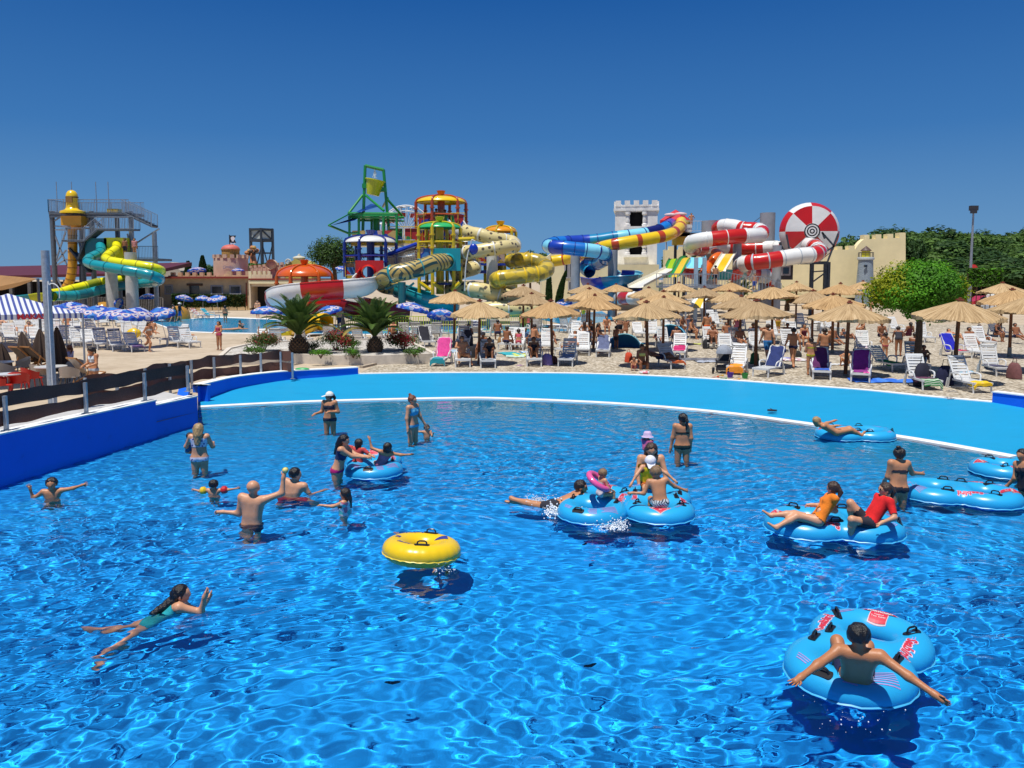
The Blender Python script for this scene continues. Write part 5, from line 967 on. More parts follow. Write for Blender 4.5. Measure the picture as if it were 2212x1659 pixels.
# ---------------------------------------------------------------- thatched umbrellas
def strawmat():
    m,nt,b=newmat('straw_reed'); L=nt.links; tc=N(nt,'TexCoord'); s_=N(nt,'SeparateXYZ'); L.new(tc.outputs['Object'],s_.inputs[0]); at_=N(nt,'Math',operation='ARCTAN2'); L.new(s_.outputs[1],at_.inputs[0]); L.new(s_.outputs[0],at_.inputs[1])
    c=N(nt,'CombineXYZ'); m1=N(nt,'Math',operation='MULTIPLY',p1=26.); L.new(at_.outputs[0],m1.inputs[0]); L.new(m1.outputs[0],c.inputs[0]); l=N(nt,'VectorMath',operation='LENGTH'); L.new(tc.outputs['Object'],l.inputs[0]); m2=N(nt,'Math',operation='MULTIPLY',p1=1.3); L.new(l.outputs['Value'],m2.inputs[0]); L.new(m2.outputs[0],c.inputs[1])
    oi=N(nt,'ObjectInfo'); L.new(oi.outputs['Random'],c.inputs[2]); n=N(nt,'TexNoise',i_Scale=1.,i_Detail=6.,i_Roughness=.75); L.new(c.outputs[0],n.inputs['Vector'])
    mv=N(nt,'MixRGB',blend_type='MULTIPLY'); mv.inputs[0].default_value=1; L.new(ramp(nt,[(.30,(.08,.045,.02)),(.40,(.30,.19,.085)),(.53,(.50,.35,.18)),(.75,(.74,.57,.36))],n.outputs['Fac']),mv.inputs[1]); L.new(ramp(nt,[(0,(.72,.70,.70)),(.5,(1,.97,.92)),(1,(.92,.80,.66))],oi.outputs['Random']),mv.inputs[2]); L.new(mv.outputs[0],b.inputs['Base Color']); b.inputs['Roughness'].default_value=.85
    bp=N(nt,'Bump',i_Strength=.7,i_Distance=.02); L.new(n.outputs['Fac'],bp.inputs['Height']); L.new(bp.outputs[0],b.inputs['Normal']); return m
STRAW=strawmat(); POSTW=pm((.17,.065,.025),.85,.3,7,.4,stretch=(1,1,.2)); CAPR=pm((.22,.05,.025),.8,.2,9)
def thatch(seed):
    rs=random.Random(seed); t=empty('thatch_umbrella',(0,0,0),0,'x','umbrella','thatched umbrellas on the gravel beach'); n=96; rings=[.04,.25,.5,.75,.93,1.0]; vs=[];fs=[]; jit=[rs.uniform(-1,1) for _ in range(n)]; j2=[rs.uniform(-1,1) for _ in range(n)]
    Rr=1.42
    for k,r_ in enumerate(rings):
        for i in range(n):
            a=2*math.pi*i/n; rr=Rr*r_*(1+.03*jit[i]*(r_>.7)+.05*(j2[i//4*4] if r_>.9 else 0)); z=-.62*(r_**1.06)+.03*jit[(i*3)%n]*r_-.05*r_*math.sin(a*2+seed)+.035*r_*math.sin(a*5+seed*2)+.015*(i%2)*r_-.02*abs(math.sin(i*math.pi/12))*r_*0; vs.append((rr*math.cos(a),rr*math.sin(a),z))
    for k in range(len(rings)-1):
        for i in range(n): fs.append((k*n+i,(k+1)*n+i,(k+1)*n+(i+1)%n,k*n+(i+1)%n))
    b=len(vs)
    for i in range(n): a=2*math.pi*i/n; rr=Rr*(.985+.03*jit[i]); vs.append((rr*math.cos(a),rr*math.sin(a),-.62-.06+.035*j2[i]))
    for i in range(n): a=2*math.pi*i/n; vs.append((.05*math.cos(a),.05*math.sin(a),-.12))
    o5=(len(rings)-1)*n
    for i in range(n): i2=(i+1)%n; fs+= [(o5+i,b+i,b+i2,o5+i2),(b+i,b+n+i,b+n+i2,b+i2)]
    mb=MB(); mb.add(vs,fs); mb.build('canopy',STRAW,t,sharp=25,recalc=True)
    mb=MB()
    for i in range(12): a=i*math.pi/6; mb.cyl((.05*math.cos(a),.05*math.sin(a),-.16),(1.3*math.cos(a),1.3*math.sin(a),-.66),.02,n=5)
    mb.tube([(1.05*math.cos(a),1.05*math.sin(a),-.56) for a in [i*math.pi/12 for i in range(25)]],.02,4); mb.build('rafters',POSTW,t)
    mb=MB(); mb.box((0,0,.02),(.2,.2,.06)); mb.cyl((0,0,-.05),(0,0,.1),.055,n=8); mb.build('cap',CAPR,t)
    mb=MB(); mb.cyl((0,0,-3.4),(0,0,-.1),.075,.06,n=10); mb.build('post',POSTW,t); mb=MB(); mb.cyl((0,0,-3.4),(0,0,-2.72),.1,.085,n=10); mb.build('post_sleeve',pm((.2,.22,.2),.8),t); return t
TH=[thatch(i) for i in range(4)]
# (apex px, apex py, distance, diameter, where)
UM=[(982.7,626,42.6,2.8,'leftmost thatched umbrella, beside the pink towel lounger'),(1036.4,648,33.9,2.6,'front thatched umbrella over the man in sunglasses left of centre'),(1131,615,50,2.85,'back thatched umbrella under the yellow camouflage slide'),(1148.5,632.5,47,2.85,'thatched umbrella just right of and in front of the camouflage slide one'),(1190,648,34.1,2.6,'front thatched umbrella with the purple bag at its post'),(1270,612.5,55,2.85,'rear thatched umbrella just below the blue slide pillars'),(1273,622,44.5,2.85,'middle umbrella of the stack of three below the blue slide'),(1285,636,40,2.65,'front umbrella of the stack of three behind the girl in green'),(1331,612.6,68,2.8,'small distant thatched umbrella over the pink skinned man'),(1401.5,620,54,2.85,'thatched umbrella left of the cream raft slide foot'),(1466.7,609.4,58,2.8,'distant thatched umbrella right below the metal platform'),(1433.7,627.5,44,2.95,'thatched umbrella directly behind the paler grey topped one'),(1434,640,40.4,3.0,'paler grey straw umbrella left of centre right behind the front one'),(1396.6,650.6,32.9,2.85,'nearest front umbrella over the woman in the yellow bikini top'),(1522,619,49,2.8,'thatched umbrella behind the seated bare man'),(1580.5,608,56,2.8,'distant thatched umbrella below the small palm'),(1576,627.4,48,2.9,'thatched umbrella behind the man in orange shorts'),(1601.7,638,42.4,3.0,'middle thatched umbrella partly covered by the big front one'),(1634.4,647.6,33,3.0,'big front thatched umbrella left of the man in blue shorts'),(1669,616.8,45,2.9,'thatched umbrella below the grey pillar of the striped tube'),(1721,608,58,2.8,'distant thatched umbrella under the big striped wheel'),(1756.7,626.4,44,2.85,'thatched umbrella between the wheel and the front pair'),(1816,611,49,2.85,'rear thatched umbrella in front of the small lighthouse'),(1800,634,38.8,2.9,'thatched umbrella above the man in dark trunks'),(1835.6,651.5,29.9,2.9,'large front thatched umbrella over the purple lounger'),(1864.5,606,66,2.8,'most distant thatched umbrella half hidden behind the round tree'),(2074,645.7,27.7,2.95,'nearest thatched umbrella right of the round tree'),(2166,609.4,50,2.9,'rear thatched umbrella below the parked cars'),(2187,623.5,37,2.9,'second thatched umbrella from the right edge'),(2224,636,31,2.9,'thatched umbrella cut off by the right photo edge')]
for k,(x,y,d,dia,lb) in enumerate(UM):
    p=at(x,y,d); s=dia/2.84
    loc=(p.x,p.y,p.z-.05)
    if k<4: o=TH[k]; o.location=loc; o['label']=lb; o.scale=(s,s,1); o.rotation_euler.z=k*1.3
    else: o=copy_tree(TH[k%4],loc=loc,rz=k*.9,label=lb,scale=(s,s,1))
    o.rotation_euler.x=R(1.2*math.sin(k*2.1)); o.rotation_euler.y=R(1.3*math.cos(k*1.7))
# ---------------------------------------------------------------- sun loungers
PLW=pm((.66,.665,.66),.38,.05,3,spec=.5)
def lounger(back):
    t=empty('sun_lounger',(0,0,0),0,'x','sun lounger'); th=R(back); y0=1.08; z0=.33
    # foot end at y=0, towards -Y
    def leg(x,y,dx=0,dy=0): MB().tube([(x,y,.34),(x+dx,y+dy*.5,.17),(x+dx*1.2,y+dy,0)],[.035,.032,.03],6).build('leg',PLW,t)
    mb=MB(); 
    for i in range(13): y=.06+i*.083; mb.box((0,y,z0),(.56,.058,.022))
    for s_ in (-1,1): mb.box((s_*.30,.56,z0-.01),(.055,1.16,.06))
    mb.box((0,.015,z0-.015),(.65,.05,.075)); mb.build('seat',PLW,t)
    mb=MB(); dy,dz=math.cos(th),math.sin(th); M=Matrix.Rotation(th,3,'X'); Lb=.86
    def B(u,w_,h_,x=0,dzz=0): mb.box(Vector((x,y0,z0))+Vector((0,dy,dz))*u+Vector((0,-dz,dy))*dzz,(w_,h_,.022),rot=M)
    for i in range(7): B(.10+i*.112,.50,.062 if i%2 else .085)
    for s_ in (-1,1): B(.43,.055,.86,s_*.27)
    B(.845,.58,.075); B(.78,.56,.06); B(.04,.56,.06); mb.build('backrest',PLW,t)
    for s_ in (-1,1):
        mb=MB(); mb.tube(spline([(s_*.30,.62,.30),(s_*.345,.66,.50),(s_*.355,.80,.56),(s_*.355,1.05,.56),(s_*.35,1.22,.48),(s_*.34,1.3,.2),(s_*.34,1.34,0)],4),.028,6); mb.build('armrest',PLW,t)
        leg(s_*.30,.05,.0,-.03); leg(s_*.30,1.62 if back<30 else 1.42,s_*.02,.05)
    mb=MB(); mb.tube([(-.27,y0+dy*.5,z0+dz*.5-.02),(-.27,y0+dy*.5+.12,.02),(.27,y0+dy*.5+.12,.02),(.27,y0+dy*.5,z0+dz*.5-.02)],.018,5); mb.build('back_strut',PLW,t)
    return t
LNG={60:lounger(60),42:lounger(42),12:lounger(12),68:lounger(68)}; used_l=set()
def put_lounger(px,py,rz,back,label,group):
    p=gp(px,py); src=LNG[back]
    if back not in used_l: used_l.add(back); o=src; o.location=p; o.rotation_euler.z=R(rz); o['label']=label; o['group']=group
    else: o=copy_tree(src,loc=p,rz=R(rz),label=label,group=group)
    return o
CL={}
def fab(c,**k): return pm(c,.9,.18,9,.25,**k)
def towel(px,py,rz,back,c,label,c2=None,u0=-.12,u1=1.95,w_=.6,side=0,cat='towel'):
    """cloth lying on a lounger from foot (u0) to u1 metres up the backrest"""
    p=gp(px,py); th=R(back); mb=MB(); n=26; vs=[];fs=[];ks=[]; rs=random.Random(int(px))
    a=[rs.uniform(0,6) for _ in range(4)]
    for i in range(n+1):
        u=u0+(u1-u0)*i/n
        if u<0: y,z=-.035,.36+u
        elif u<1.08: y,z=u,.362
        else: v=u-1.08; y,z=1.08+v*math.cos(th)-.03*math.sin(th),.34+v*math.sin(th)+.03*math.cos(th)
        if u>1.95: z-=(u-1.95)*1.6; y=1.08+.87*math.cos(th)+.06
        for j in range(7):
            x=(j/6-.5)*w_+side+.02*math.sin(u*5+a[0]); dz=.008*math.sin(u*19+j*1.2+a[1])+.012*math.sin(u*9+j*2.+a[2]); hang=0
            if abs(x)>.3: hang=-.12
            vs.append((x if abs(x)<.31 else math.copysign(.325,x),y+.01*math.sin(j*2+u*8)-dz*.5,z+dz+hang))
    for i in range(n):
        for j in range(6): fs.append((i*7+j,i*7+j+1,(i+1)*7+j+1,(i+1)*7+j)); ks.append(1 if (c2 and (i//2)%2) else 0)
    mb.add(vs,fs,ks); o=mb.build('towel',[fab(c)]+([fab(c2)] if c2 else []),sharp=60); WL[o.name]=Vector((0,0,0)); o.location=p; o.rotation_euler.z=R(rz); tag(o,label,cat)
rows=[('front row under the thatched umbrellas',[(945,792,-8,68),(1000,794,4,60),(1054.5,796,3,60),(1154,792.5,-2,60),(1221,792.5,-12,60),(1465,798,10,42),(1587,810,-22,60),(1642,815,-42,60),(1775,821,-18,60),(1858,827,-24,60),(2014,844,-4,60),(2123,850,3,60)]),
 ('second row under the thatched umbrellas',[(929,751,20,60),(1000,752,0,60),(1088,756,-18,60),(1117,757,-5,60),(1178,760,-6,60),(1211,768,-28,42),(1259,769,-6,60),(1301.7,772,-8,42),(1445,754,5,60),(1465,775,-15,60),(1541,754,-2,60),(1575,777,-6,60),(1601,757,0,60),(1640,760,-6,60),(1718,762,0,60),(1872,766,-14,60),(1943,804,10,42),(1992,806,-10,68),(2087,774.5,6,60),(2133,777,2,60),(2171,814,-5,68)]),
 ('third row under the thatched umbrellas',[(1384,731,0,42),(1412,731,-6,60),(1501,731,-4,60),(1270,741,4,60),(1240,735,-10,60),(1688,735,8,60),(1718,738,-8,60),(1760,724,160,42),(1782,716,0,60),(1813,719,10,60),(1958,722,14,60),(2009,741,-4,68),(2169,729,-6,42),(2140,752,-4,60)]),
 ('far row beside the metal stairs',[(1445,713,0,60),(1478,713,3,60),(1557,708,6,60),(1590,715,-30,60),(1540,700,-4,60),(1741,710,0,60),(1700,704,4,60)]),
 ('row along the yellow picket fence',[(883,732,175,60),(916,734,165,68),(939,731,190,60),(962,729,150,42),(1003,727,180,60),(1026,727,185,60),(1053,726,150,60),(1078,724,170,60),(1114,728,178,60),(1140,717,200,60),(1160,715,180,60),(1210,718,215,60),(1236,716,150,60),(1254,712,190,68)])]
lounger_count=0
for rn,L_ in rows:
    L_=sorted(L_)
    for i,(x,y,rz,bk) in enumerate(L_):
        put_lounger(x,y,rz,bk,'white plastic lounger, %s from the left in the %s'%(OD[i],rn),'white loungers on the gravel beach')
rows2=[('front row of the left terrace',[(25,741,38,60),(83,744,40,42),(152,748,38,60),(172,751,36,60),(200,752,38,42),(225,756,36,60),(258,759,36,60),(299,761,40,42),(352,745,-30,60),(397,751,44,60),(422,752,44,60)]),
 ('middle row of the left terrace',[(-5,728,40,42),(50,728,38,60),(97,726,40,60),(130,730,38,60),(172,727,38,42),(205,728,38,60),(240,728,200,12),(285,735,38,60),(318,728,38,60)]),
 ('back row of the left terrace',[(10,712,40,60),(45,710,38,60),(84,710,40,60),(118,709,40,42),(152,706,38,60),(186,704,38,60),(228,705,36,60),(262,706,30,60),(305,712,40,42)]),
 ('pair beyond the small pool',[(448,688,70,42),(470,688,70,42)]),
 ('row behind the planter palms',[(560,752,10,42),(609.5,748,182,60),(665,743,176,60),(719,737,182,60),(783,741,178,60),(827,739,176,60)]),
 ('group near the left tower',[(231,668,160,60),(255,668,150,60),(276,667,30,60),(210,668,160,60),(352,668,180,60)])]
for rn,L_ in rows2:
    L_=sorted(L_)
    for i,(x,y,rz,bk) in enumerate(L_):
        put_lounger(x,y,rz,bk,'white plastic lounger, %s from the left in the %s'%(OD[i],rn),'white loungers on the left terrace')
# towels on loungers
towel(945,792,-8,68,(.70,.06,.28),'hot pink towel over the backrest of the leftmost front lounger',u0=.9,u1=2.15,w_=.66); towel(945,792,-8,68,(.02,.28,.34),'teal towel over the foot of the leftmost front lounger',u0=-.22,u1=.45,w_=.66)
towel(1054.5,796,3,60,(.30,.33,.36),'grey towel under the woman with raised knees',u0=.1,u1=1.3); towel(1221,792.5,-12,60,(.30,.36,.50),'pale blue grey towel on the empty front lounger',u0=.1,u1=1.2)
towel(1301.7,772,-8,42,(.10,.12,.22),'dark blue towel with white letters on a second row lounger',u0=.5,u1=1.95); towel(1301.7,772,-8,42,(.6,.62,.65),'white striped towel at the foot of the dark blue towel',(.12,.14,.25),u0=.1,u1=.5)
towel(1465,775,-15,60,(.55,.03,.16),'crimson towel hanging off a second row lounger',u0=.3,u1=1.3,w_=.7); towel(1465,798,10,42,(.60,.12,.03),'orange red towel on the foot of the lounger by the front post',u0=-.1,u1=.5)
towel(1587,810,-22,60,(.80,.28,.02),'bright orange patterned towel hanging over a lounger by the stroller',u0=-.28,u1=.8,w_=.68); towel(1642,815,-42,60,(.02,.035,.14),'navy towel draped over the backrest of the angled front lounger',u0=1.0,u1=2.2,w_=.66)
towel(1775,821,-18,60,(.10,.015,.09),'dark purple towel on the lounger behind the yellow bikini woman',u0=.9,u1=2.1,w_=.66); towel(1775,821,-18,60,(.03,.10,.45),'blue towel on the seat in front of the dark purple towel',u0=.1,u1=.75)
towel(1858,827,-24,60,(.22,.02,.20),'purple towel covering the front lounger right of the post',u0=.2,u1=2.1,w_=.68); towel(1858,827,-24,60,(.65,.10,.35),'small pink cloth hanging at the side of the purple towel',u0=.0,u1=.4,w_=.3,side=.26)
towel(1943,804,10,42,(.03,.22,.05),'green towel on the lounger beside the tree trunk',u0=.1,u1=1.1); towel(2014,844,-4,60,(.02,.25,.06),'green towel with white edge on the foot of the front lounger right of the tree',(.55,.65,.5),u0=-.2,u1=.3); towel(2014,844,-4,60,(.10,.03,.07),'maroon towel on the seat behind the green towel',u0=.3,u1=1.1)
towel(2123,850,3,60,(.75,.48,.01),'bright yellow towel on the foot of the rightmost front lounger',u0=-.12,u1=.4); towel(2087,774.5,6,60,(.01,.015,.42),'royal blue starry towel hung over a lounger right of the nearest post',u0=.7,u1=2.2,w_=.7); towel(2087,774.5,6,60,(.6,.02,.08),'red cloth on the seat below the blue starry towel',u0=.15,u1=.5)
towel(929,751,20,60,(.02,.02,.03),'black towel covering the lounger left of the leftmost umbrella post',u0=.6,u1=2.5,w_=.72); towel(2171,814,-5,68,(.05,.05,.10),'dark clothes heaped on a lounger near the right edge',u0=.3,u1=1.1); towel(1872,766,-14,60,(.65,.5,.55),'pale pink towel on the lounger beside the girl in pink',u0=-.02,u1=.9)
towel(1160,715,180,60,(.02,.18,.22),'teal towel over a lounger back by the picket fence',u0=1.6,u1=2.1); towel(1026,727,185,60,(.6,.62,.65),'navy and white striped towel over a fence row lounger',(.03,.05,.15),u0=.9,u1=2.5,w_=.4); towel(560,752,10,42,(.45,.50,.05),'lime towel on the lounger left of the planter',u0=.1,u1=1.3)
towel(299,761,40,42,(.12,.07,.20),'purple towel on the front terrace lounger by the running woman',u0=-.1,u1=.8); towel(352,745,-30,60,(.04,.05,.12),'dark blue towel on the terrace lounger behind the running woman',u0=.0,u1=1.0); towel(240,728,200,12,(.06,.07,.15),'navy towel on the flat terrace lounger',u0=.0,u1=1.9); towel(448,688,70,42,(.35,.05,.05),'red and white striped towel on the far lounger',(.6,.6,.6),u0=.1,u1=1.9); towel(470,688,70,42,(.03,.3,.4),'turquoise towel on the far striped lounger',u0=.4,u1=1.9)
# ---------------------------------------------------------------- blue patterned parasols, cafe, beach things
def parasolmat():
    m,nt,b=newmat('parasol_print'); L=nt.links; tc=N(nt,'TexCoord'); s_=N(nt,'SeparateXYZ'); L.new(tc.outputs['Object'],s_.inputs[0]); x,y=s_.outputs[0],s_.outputs[1]
    def M(op,a,b_=None,c=None):
        n=N(nt,'Math',operation=op)
        for i,v in enumerate((a,b_,c)):
            if v is None: continue
            if isinstance(v,(int,float)): n.inputs[i].default_value=v
            else: L.new(v,n.inputs[i])
        return n.outputs[0]
    ang=M('MULTIPLY',M('ADD',M('ARCTAN2',y,x),math.pi),8/(2*math.pi)); fr=M('SUBTRACT',M('FRACT',ang),.5); rad=M('SQRT',M('ADD',M('MULTIPLY',x,x),M('MULTIPLY',y,y)))
    par=M('MODULO',M('FLOOR',ang),2.)
    w_=M('MULTIPLY',fr,M('MULTIPLY',rad,.785)); e=M('ADD',M('POWER',M('ABSOLUTE',M('DIVIDE',w_,.30)),2.),M('POWER',M('ABSOLUTE',M('DIVIDE',M('SUBTRACT',rad,.78),.17)),2.))
    n1=N(nt,'TexVoronoi',i_Scale=3.2); L.new(tc.outputs['Object'],n1.inputs['Vector']); sc_=N(nt,'SeparateColor'); L.new(n1.outputs['Color'],sc_.inputs[0])
    base=ramp(nt,[(0,(.01,.05,.45)),(.4,(.03,.20,.62)),(.62,(.50,.55,.75)),(.8,(.02,.09,.55))],sc_.outputs[0],'CONSTANT')
    logo=ramp(nt,[(0,(.02,.08,.45)),(.14,(.7,.7,.75)),(.45,(.7,.72,.8)),(.62,(.55,.06,.10)),(.78,(.6,.6,.7))],M('MINIMUM',M('MULTIPLY',e,1.),1.),'CONSTANT')
    mx=N(nt,'MixRGB'); L.new(M('LESS_THAN',e,1.),mx.inputs[0]); L.new(base,mx.inputs[1]); L.new(logo,mx.inputs[2]); L.new(mx.outputs[0],b.inputs['Base Color']); b.inputs['Roughness'].default_value=.7
    t=N(nt,'BsdfTranslucent'); L.new(mx.outputs[0],t.inputs[0]); ms=N(nt,'MixShader'); ms.inputs[0].default_value=.3; L.new(b.outputs[0],ms.inputs[1]); L.new(t.outputs[0],ms.inputs[2]); L.new(ms.outputs[0],nt.nodes['Material Output'].inputs[0]); return m
PRS=parasolmat()
def mkparasol():
    t=empty('beach_parasol',(0,0,0),0,'x','parasol','blue printed beach parasols'); n=32; vs=[];fs=[]; rr=[.03,.3,.6,.85,1.05]
    for k,r_ in enumerate(rr):
        for i in range(n):
            a=2*math.pi*i/n; seg=abs(((i/n*8)%1)-.5)*2; z=-.42*(r_/1.05)**1.7+.05*seg*(r_/1.05)**2; rad=r_*(1-.05*(1-seg)*(k==4)); vs.append((rad*math.cos(a),rad*math.sin(a),z))
    for i in range(n): a=2*math.pi*i/n; vs.append((1.03*math.cos(a),1.03*math.sin(a),-.42-.13+.02*(i%2)))
    for k in range(5):
        for i in range(n): fs.append((k*n+i,(k+1)*n+i,(k+1)*n+(i+1)%n,k*n+(i+1)%n))
    mb=MB(); mb.add(vs,fs); mb.build('canopy',PRS,t,sharp=60); MB().cyl((0,0,-2.1),(0,0,.06),.018,n=6).build('pole',WSTEEL,t)
    mb=MB()
    for i in range(8): a=i*math.pi/4; mb.cyl((0,0,-.3),(.95*math.cos(a),.95*math.sin(a),-.44),.008,n=4)
    mb.build('ribs',WSTEEL,t); return t
PR=mkparasol(); first=True
for x,y,wpx,tx,ty,Y,lb in ((127,658,62,5,3,44,'blue parasol right behind the grey lamp pole'),(154,652,70,4,-6,50,'rearmost blue parasol just right of the grey lamp pole'),(182,662,64,8,4,44,'blue parasol peeking over the right corner of the striped tent'),(208,660,74,-5,6,42,'wide blue parasol second right of the striped tent'),(236,664,70,8,-4,41,'blue parasol over the empty front terrace loungers'),(270,668,74,3,5,40,'blue parasol with the big oval print in the terrace middle'),(303,664,72,6,-8,42,'blue parasol left of the two boys walking'),(341,664,66,4,14,43,'tilted blue parasol nearest the small pool'),(60,668,66,4,2,44,'blue parasol partly under the striped tent'),(20,664,60,4,2,48,'blue parasol mostly hidden by the striped tent'),(320.6,634,38,0,0,78,'small deep blue parasol in front of the far tower base'),(400,637,37,0,16,84,'tilted blue parasol above the man in the white cap'),(439,638,34,0,-4,86,'left one of two blue parasols before the ivy hedge'),(466,637.8,42,0,14,84,'right one of two blue parasols before the ivy hedge'),(424,577,40,0,12,96,'blue parasol standing on the roof terrace left of the turret'),(514,579,27,0,0,99,'blue parasol on the roof terrace in front of the turret'),(576,661,68,4,-3,52,'blue parasol just left of the first palm'),(706,660,62,4,14,54,'tilted blue parasol between the two palms'),(894.5,653.5,72,4,13,50,'tilted blue parasol right of the second palm'),(956,667,66,8,-12,46,'bright blue parasol beside the leftmost thatched umbrella'),(1056,651,40,6,-8,66,'blue parasol peeking out behind the front left thatched umbrella'),(1216,646,40,4,8,76,'blue parasol far behind near the yellow castle building'),(740,575,30,0,12,90,'small blue parasol in front of the round pine'),(247,652,24,0,-70,70,'fallen blue parasol hanging sideways near the tower foot')):
    p=at(x,y,Y); s=wpx*Y/1700/2.1
    if first: o=PR; first=False; o['label']=lb
    else: o=copy_tree(PR,label=lb)
    o.location=p; o.scale=(s,s,max(1,s*.9) if y>600 else s); o.rotation_euler=(R(tx),R(ty),x*.05)
# striped tent
def stripemat():
    m,nt,b=newmat('tent_stripes'); L=nt.links; tc=N(nt,'TexCoord'); s_=N(nt,'SeparateXYZ'); L.new(tc.outputs['UV'],s_.inputs[0]); f=N(nt,'Math',operation='FRACT'); L.new(s_.outputs[0],f.inputs[0])
    L.new(ramp(nt,[(0,(.70,.72,.76)),(.56,(.03,.06,.30))],f.outputs[0],'CONSTANT'),b.inputs['Base Color']); b.inputs['Roughness'].default_value=.8
    t=N(nt,'BsdfTranslucent'); t.inputs[0].default_value=(.5,.55,.65,1); ms=N(nt,'MixShader'); ms.inputs[0].default_value=.15; L.new(b.outputs[0],ms.inputs[1]); L.new(t.outputs[0],ms.inputs[2]); L.new(ms.outputs[0],nt.nodes['Material Output'].inputs[0]); return m
Y=27.5; ap=at(17,634,Y+.4); C=Vector((ap.x,Y+.4,0)); z1=at(100,676,Y).z; z0=at(100,690,Y-1).z; t=empty('striped_tent',C,0,'blue and white striped pyramid canopy tent with red lettering at the left edge','tent'); Rd=2.85
cor=[C+Vector((Rd*math.cos(R(a)),Rd*math.sin(R(a)),0)) for a in (-8,82,172,262)]
mb=MB(); uvs=[]
for i in range(4):
    a=cor[i]; b=cor[(i+1)%4]; L_=(b-a).length; n_=8; m_=6
    for u in range(n_):
        for v in range(m_):
            qd=[]
            for (uu,vv) in ((u,v),(u+1,v),(u+1,v+1),(u,v+1)):
                k=vv/m_; e0=a+(b-a)*(uu/n_); p=C*k+e0*(1-k); z=z1+(ap.z-z1)*(k**1.12); qd.append(Vector((p.x,p.y,z))); uvs.append((((uu/n_-.5)*(1-k)*L_)/.17+.25,0))
            mb.add(qd,[(0,1,2,3)])
        qd=[]
        for uu,vv in ((u,0),(u+1,0),(u+1,1),(u,1)):
            e0=a+(b-a)*(uu/n_); o=(e0-C).normalized()*.02; qd.append(Vector((e0.x,e0.y,z0 if vv==0 else z1))+o); uvs.append((((uu/n_-.5)*L_)/.17+.25,0))
        mb.add(qd,[(0,1,2,3)])
rf=mb.build('canopy',stripemat(),t,sharp=20); uv=rf.data.uv_layers.new(name='UVMap'); uv.data.foreach_set('uv',[c for u_ in uvs for c in u_])
for c in cor: MB().box((c.x,c.y,z1/2),(.05,.05,z1)).build('pole',LSTEEL,t)
def textmesh(body,size,mat,name,parent,fn,ext=0.,bold=0.):
    """lettering laid through fn(x,y) -> local point"""
    cu=bpy.data.curves.new('txt','FONT'); cu.body=body; cu.size=size; cu.offset=bold; cu.align_x='CENTER'; cu.align_y='CENTER'; cu.resolution_u=2; o=bpy.data.objects.new('txt',cu); col.objects.link(o); bpy.context.view_layer.update()
    me=bpy.data.meshes.new_from_object(o); bpy.data.objects.remove(o); bpy.data.curves.remove(cu)
    for v in me.vertices: v.co=Vector(fn(v.co.x,v.co.y))
    me.materials.clear(); me.materials.append(mat); o=bpy.data.objects.new(name,me); col.objects.link(o); o.parent=parent; return o
a,b=cor[3],cor[0]; dr=(b-a).normalized(); nn=Vector((dr.y,-dr.x,0)); mid=a+dr*(b-a).length*.62
textmesh('MAKAS',.26,pm((.55,.02,.03)),'lettering',t,lambda x,y:(mid-C)+dr*x+nn*.035+Vector((0,0,(z0+z1)/2+y)),bold=.01)
# cafe chairs, tables, deck chairs, folded parasols
def mkchair(c,label,cat_group,wood=False):
    t=empty('cafe_chair',(0,0,0),0,label,'chair',cat_group); M_=pm(c,.45,.06,3)
    mb=MB(); mb.box((0,0,.45),(.5,.48,.03)); mb.build('seat',M_,t); mb=MB(); vs=[];fs=[]
    for i in range(13):
        a=R(-20+220*i/12); x,y=.29*math.cos(a),.27*math.sin(a)*1.0; h=.66+.16*max(0,math.sin(a))
        vs+=[(x,y,.44),(x*1.04,y*1.06,.55),(x*1.1,y*1.16,h)]
    for i in range(12):
        for k in range(2): fs.append((i*3+k,(i+1)*3+k,(i+1)*3+k+1,i*3+k+1))
    mb.add(vs,fs); mb.build('backrest',M_,t,sharp=60); L_=pm((.10,.075,.06),.7) if wood else M_
    for x in (-1,1):
        for y in (-1,1): MB().tube([(x*.2,y*.19,.44),(x*.25,y*.24,0)],[.022,.015],6).build('leg',L_,t)
    return t
red=mkchair((.55,.02,.012),'front red plastic armchair at the left edge','red cafe chairs'); red.location=gp(8,862,0); red.rotation_euler.z=R(120)
copy_tree(red,loc=gp(42,856),rz=R(200),label='middle red plastic armchair with its back to the pool'); copy_tree(red,loc=gp(70,845),rz=R(150),label='right red plastic armchair beside the lamp pole')
bg_=mkchair((.42,.36,.30),'beige cafe chair right of the lamp pole','beige cafe chairs',True); bg_.location=gp(152,842); bg_.rotation_euler.z=R(190)
for x,y,rz,lb in ((88,836,160,'beige cafe chair directly left of the lamp pole'),(165,826,20,'beige cafe chair nearest the girl in the white bikini'),(18,830,150,'beige cafe chair at the far left table'),(48,818,-40,'small rear beige cafe chair beside the red ones')): copy_tree(bg_,loc=gp(x,y),rz=R(rz),label=lb)
def table(px,py,label,r=.42):
    p=gp(px,py); t=empty('cafe_table',p,0,label,'table'); mb=MB(); mb.lathe([(.02,.72),(r,.72),(r,.75),(.02,.75)],p,24); mb.build('table_top',WHT,t); mb=MB(); mb.cyl(p,p+Vector((0,0,.72)),.03,n=8); mb.lathe([(.02,.03),(.25,.02),(.25,0)],p,14); mb.build('pedestal',LSTEEL,t)
table(20,858,'round white cafe table between the red chairs'); table(112,838,'round white cafe table behind the lamp pole',.5); table(4,826,'white cafe table cut by the left edge')
WD=pm((.42,.19,.06),.6,.2,5,.2,stretch=(1,1,.3))
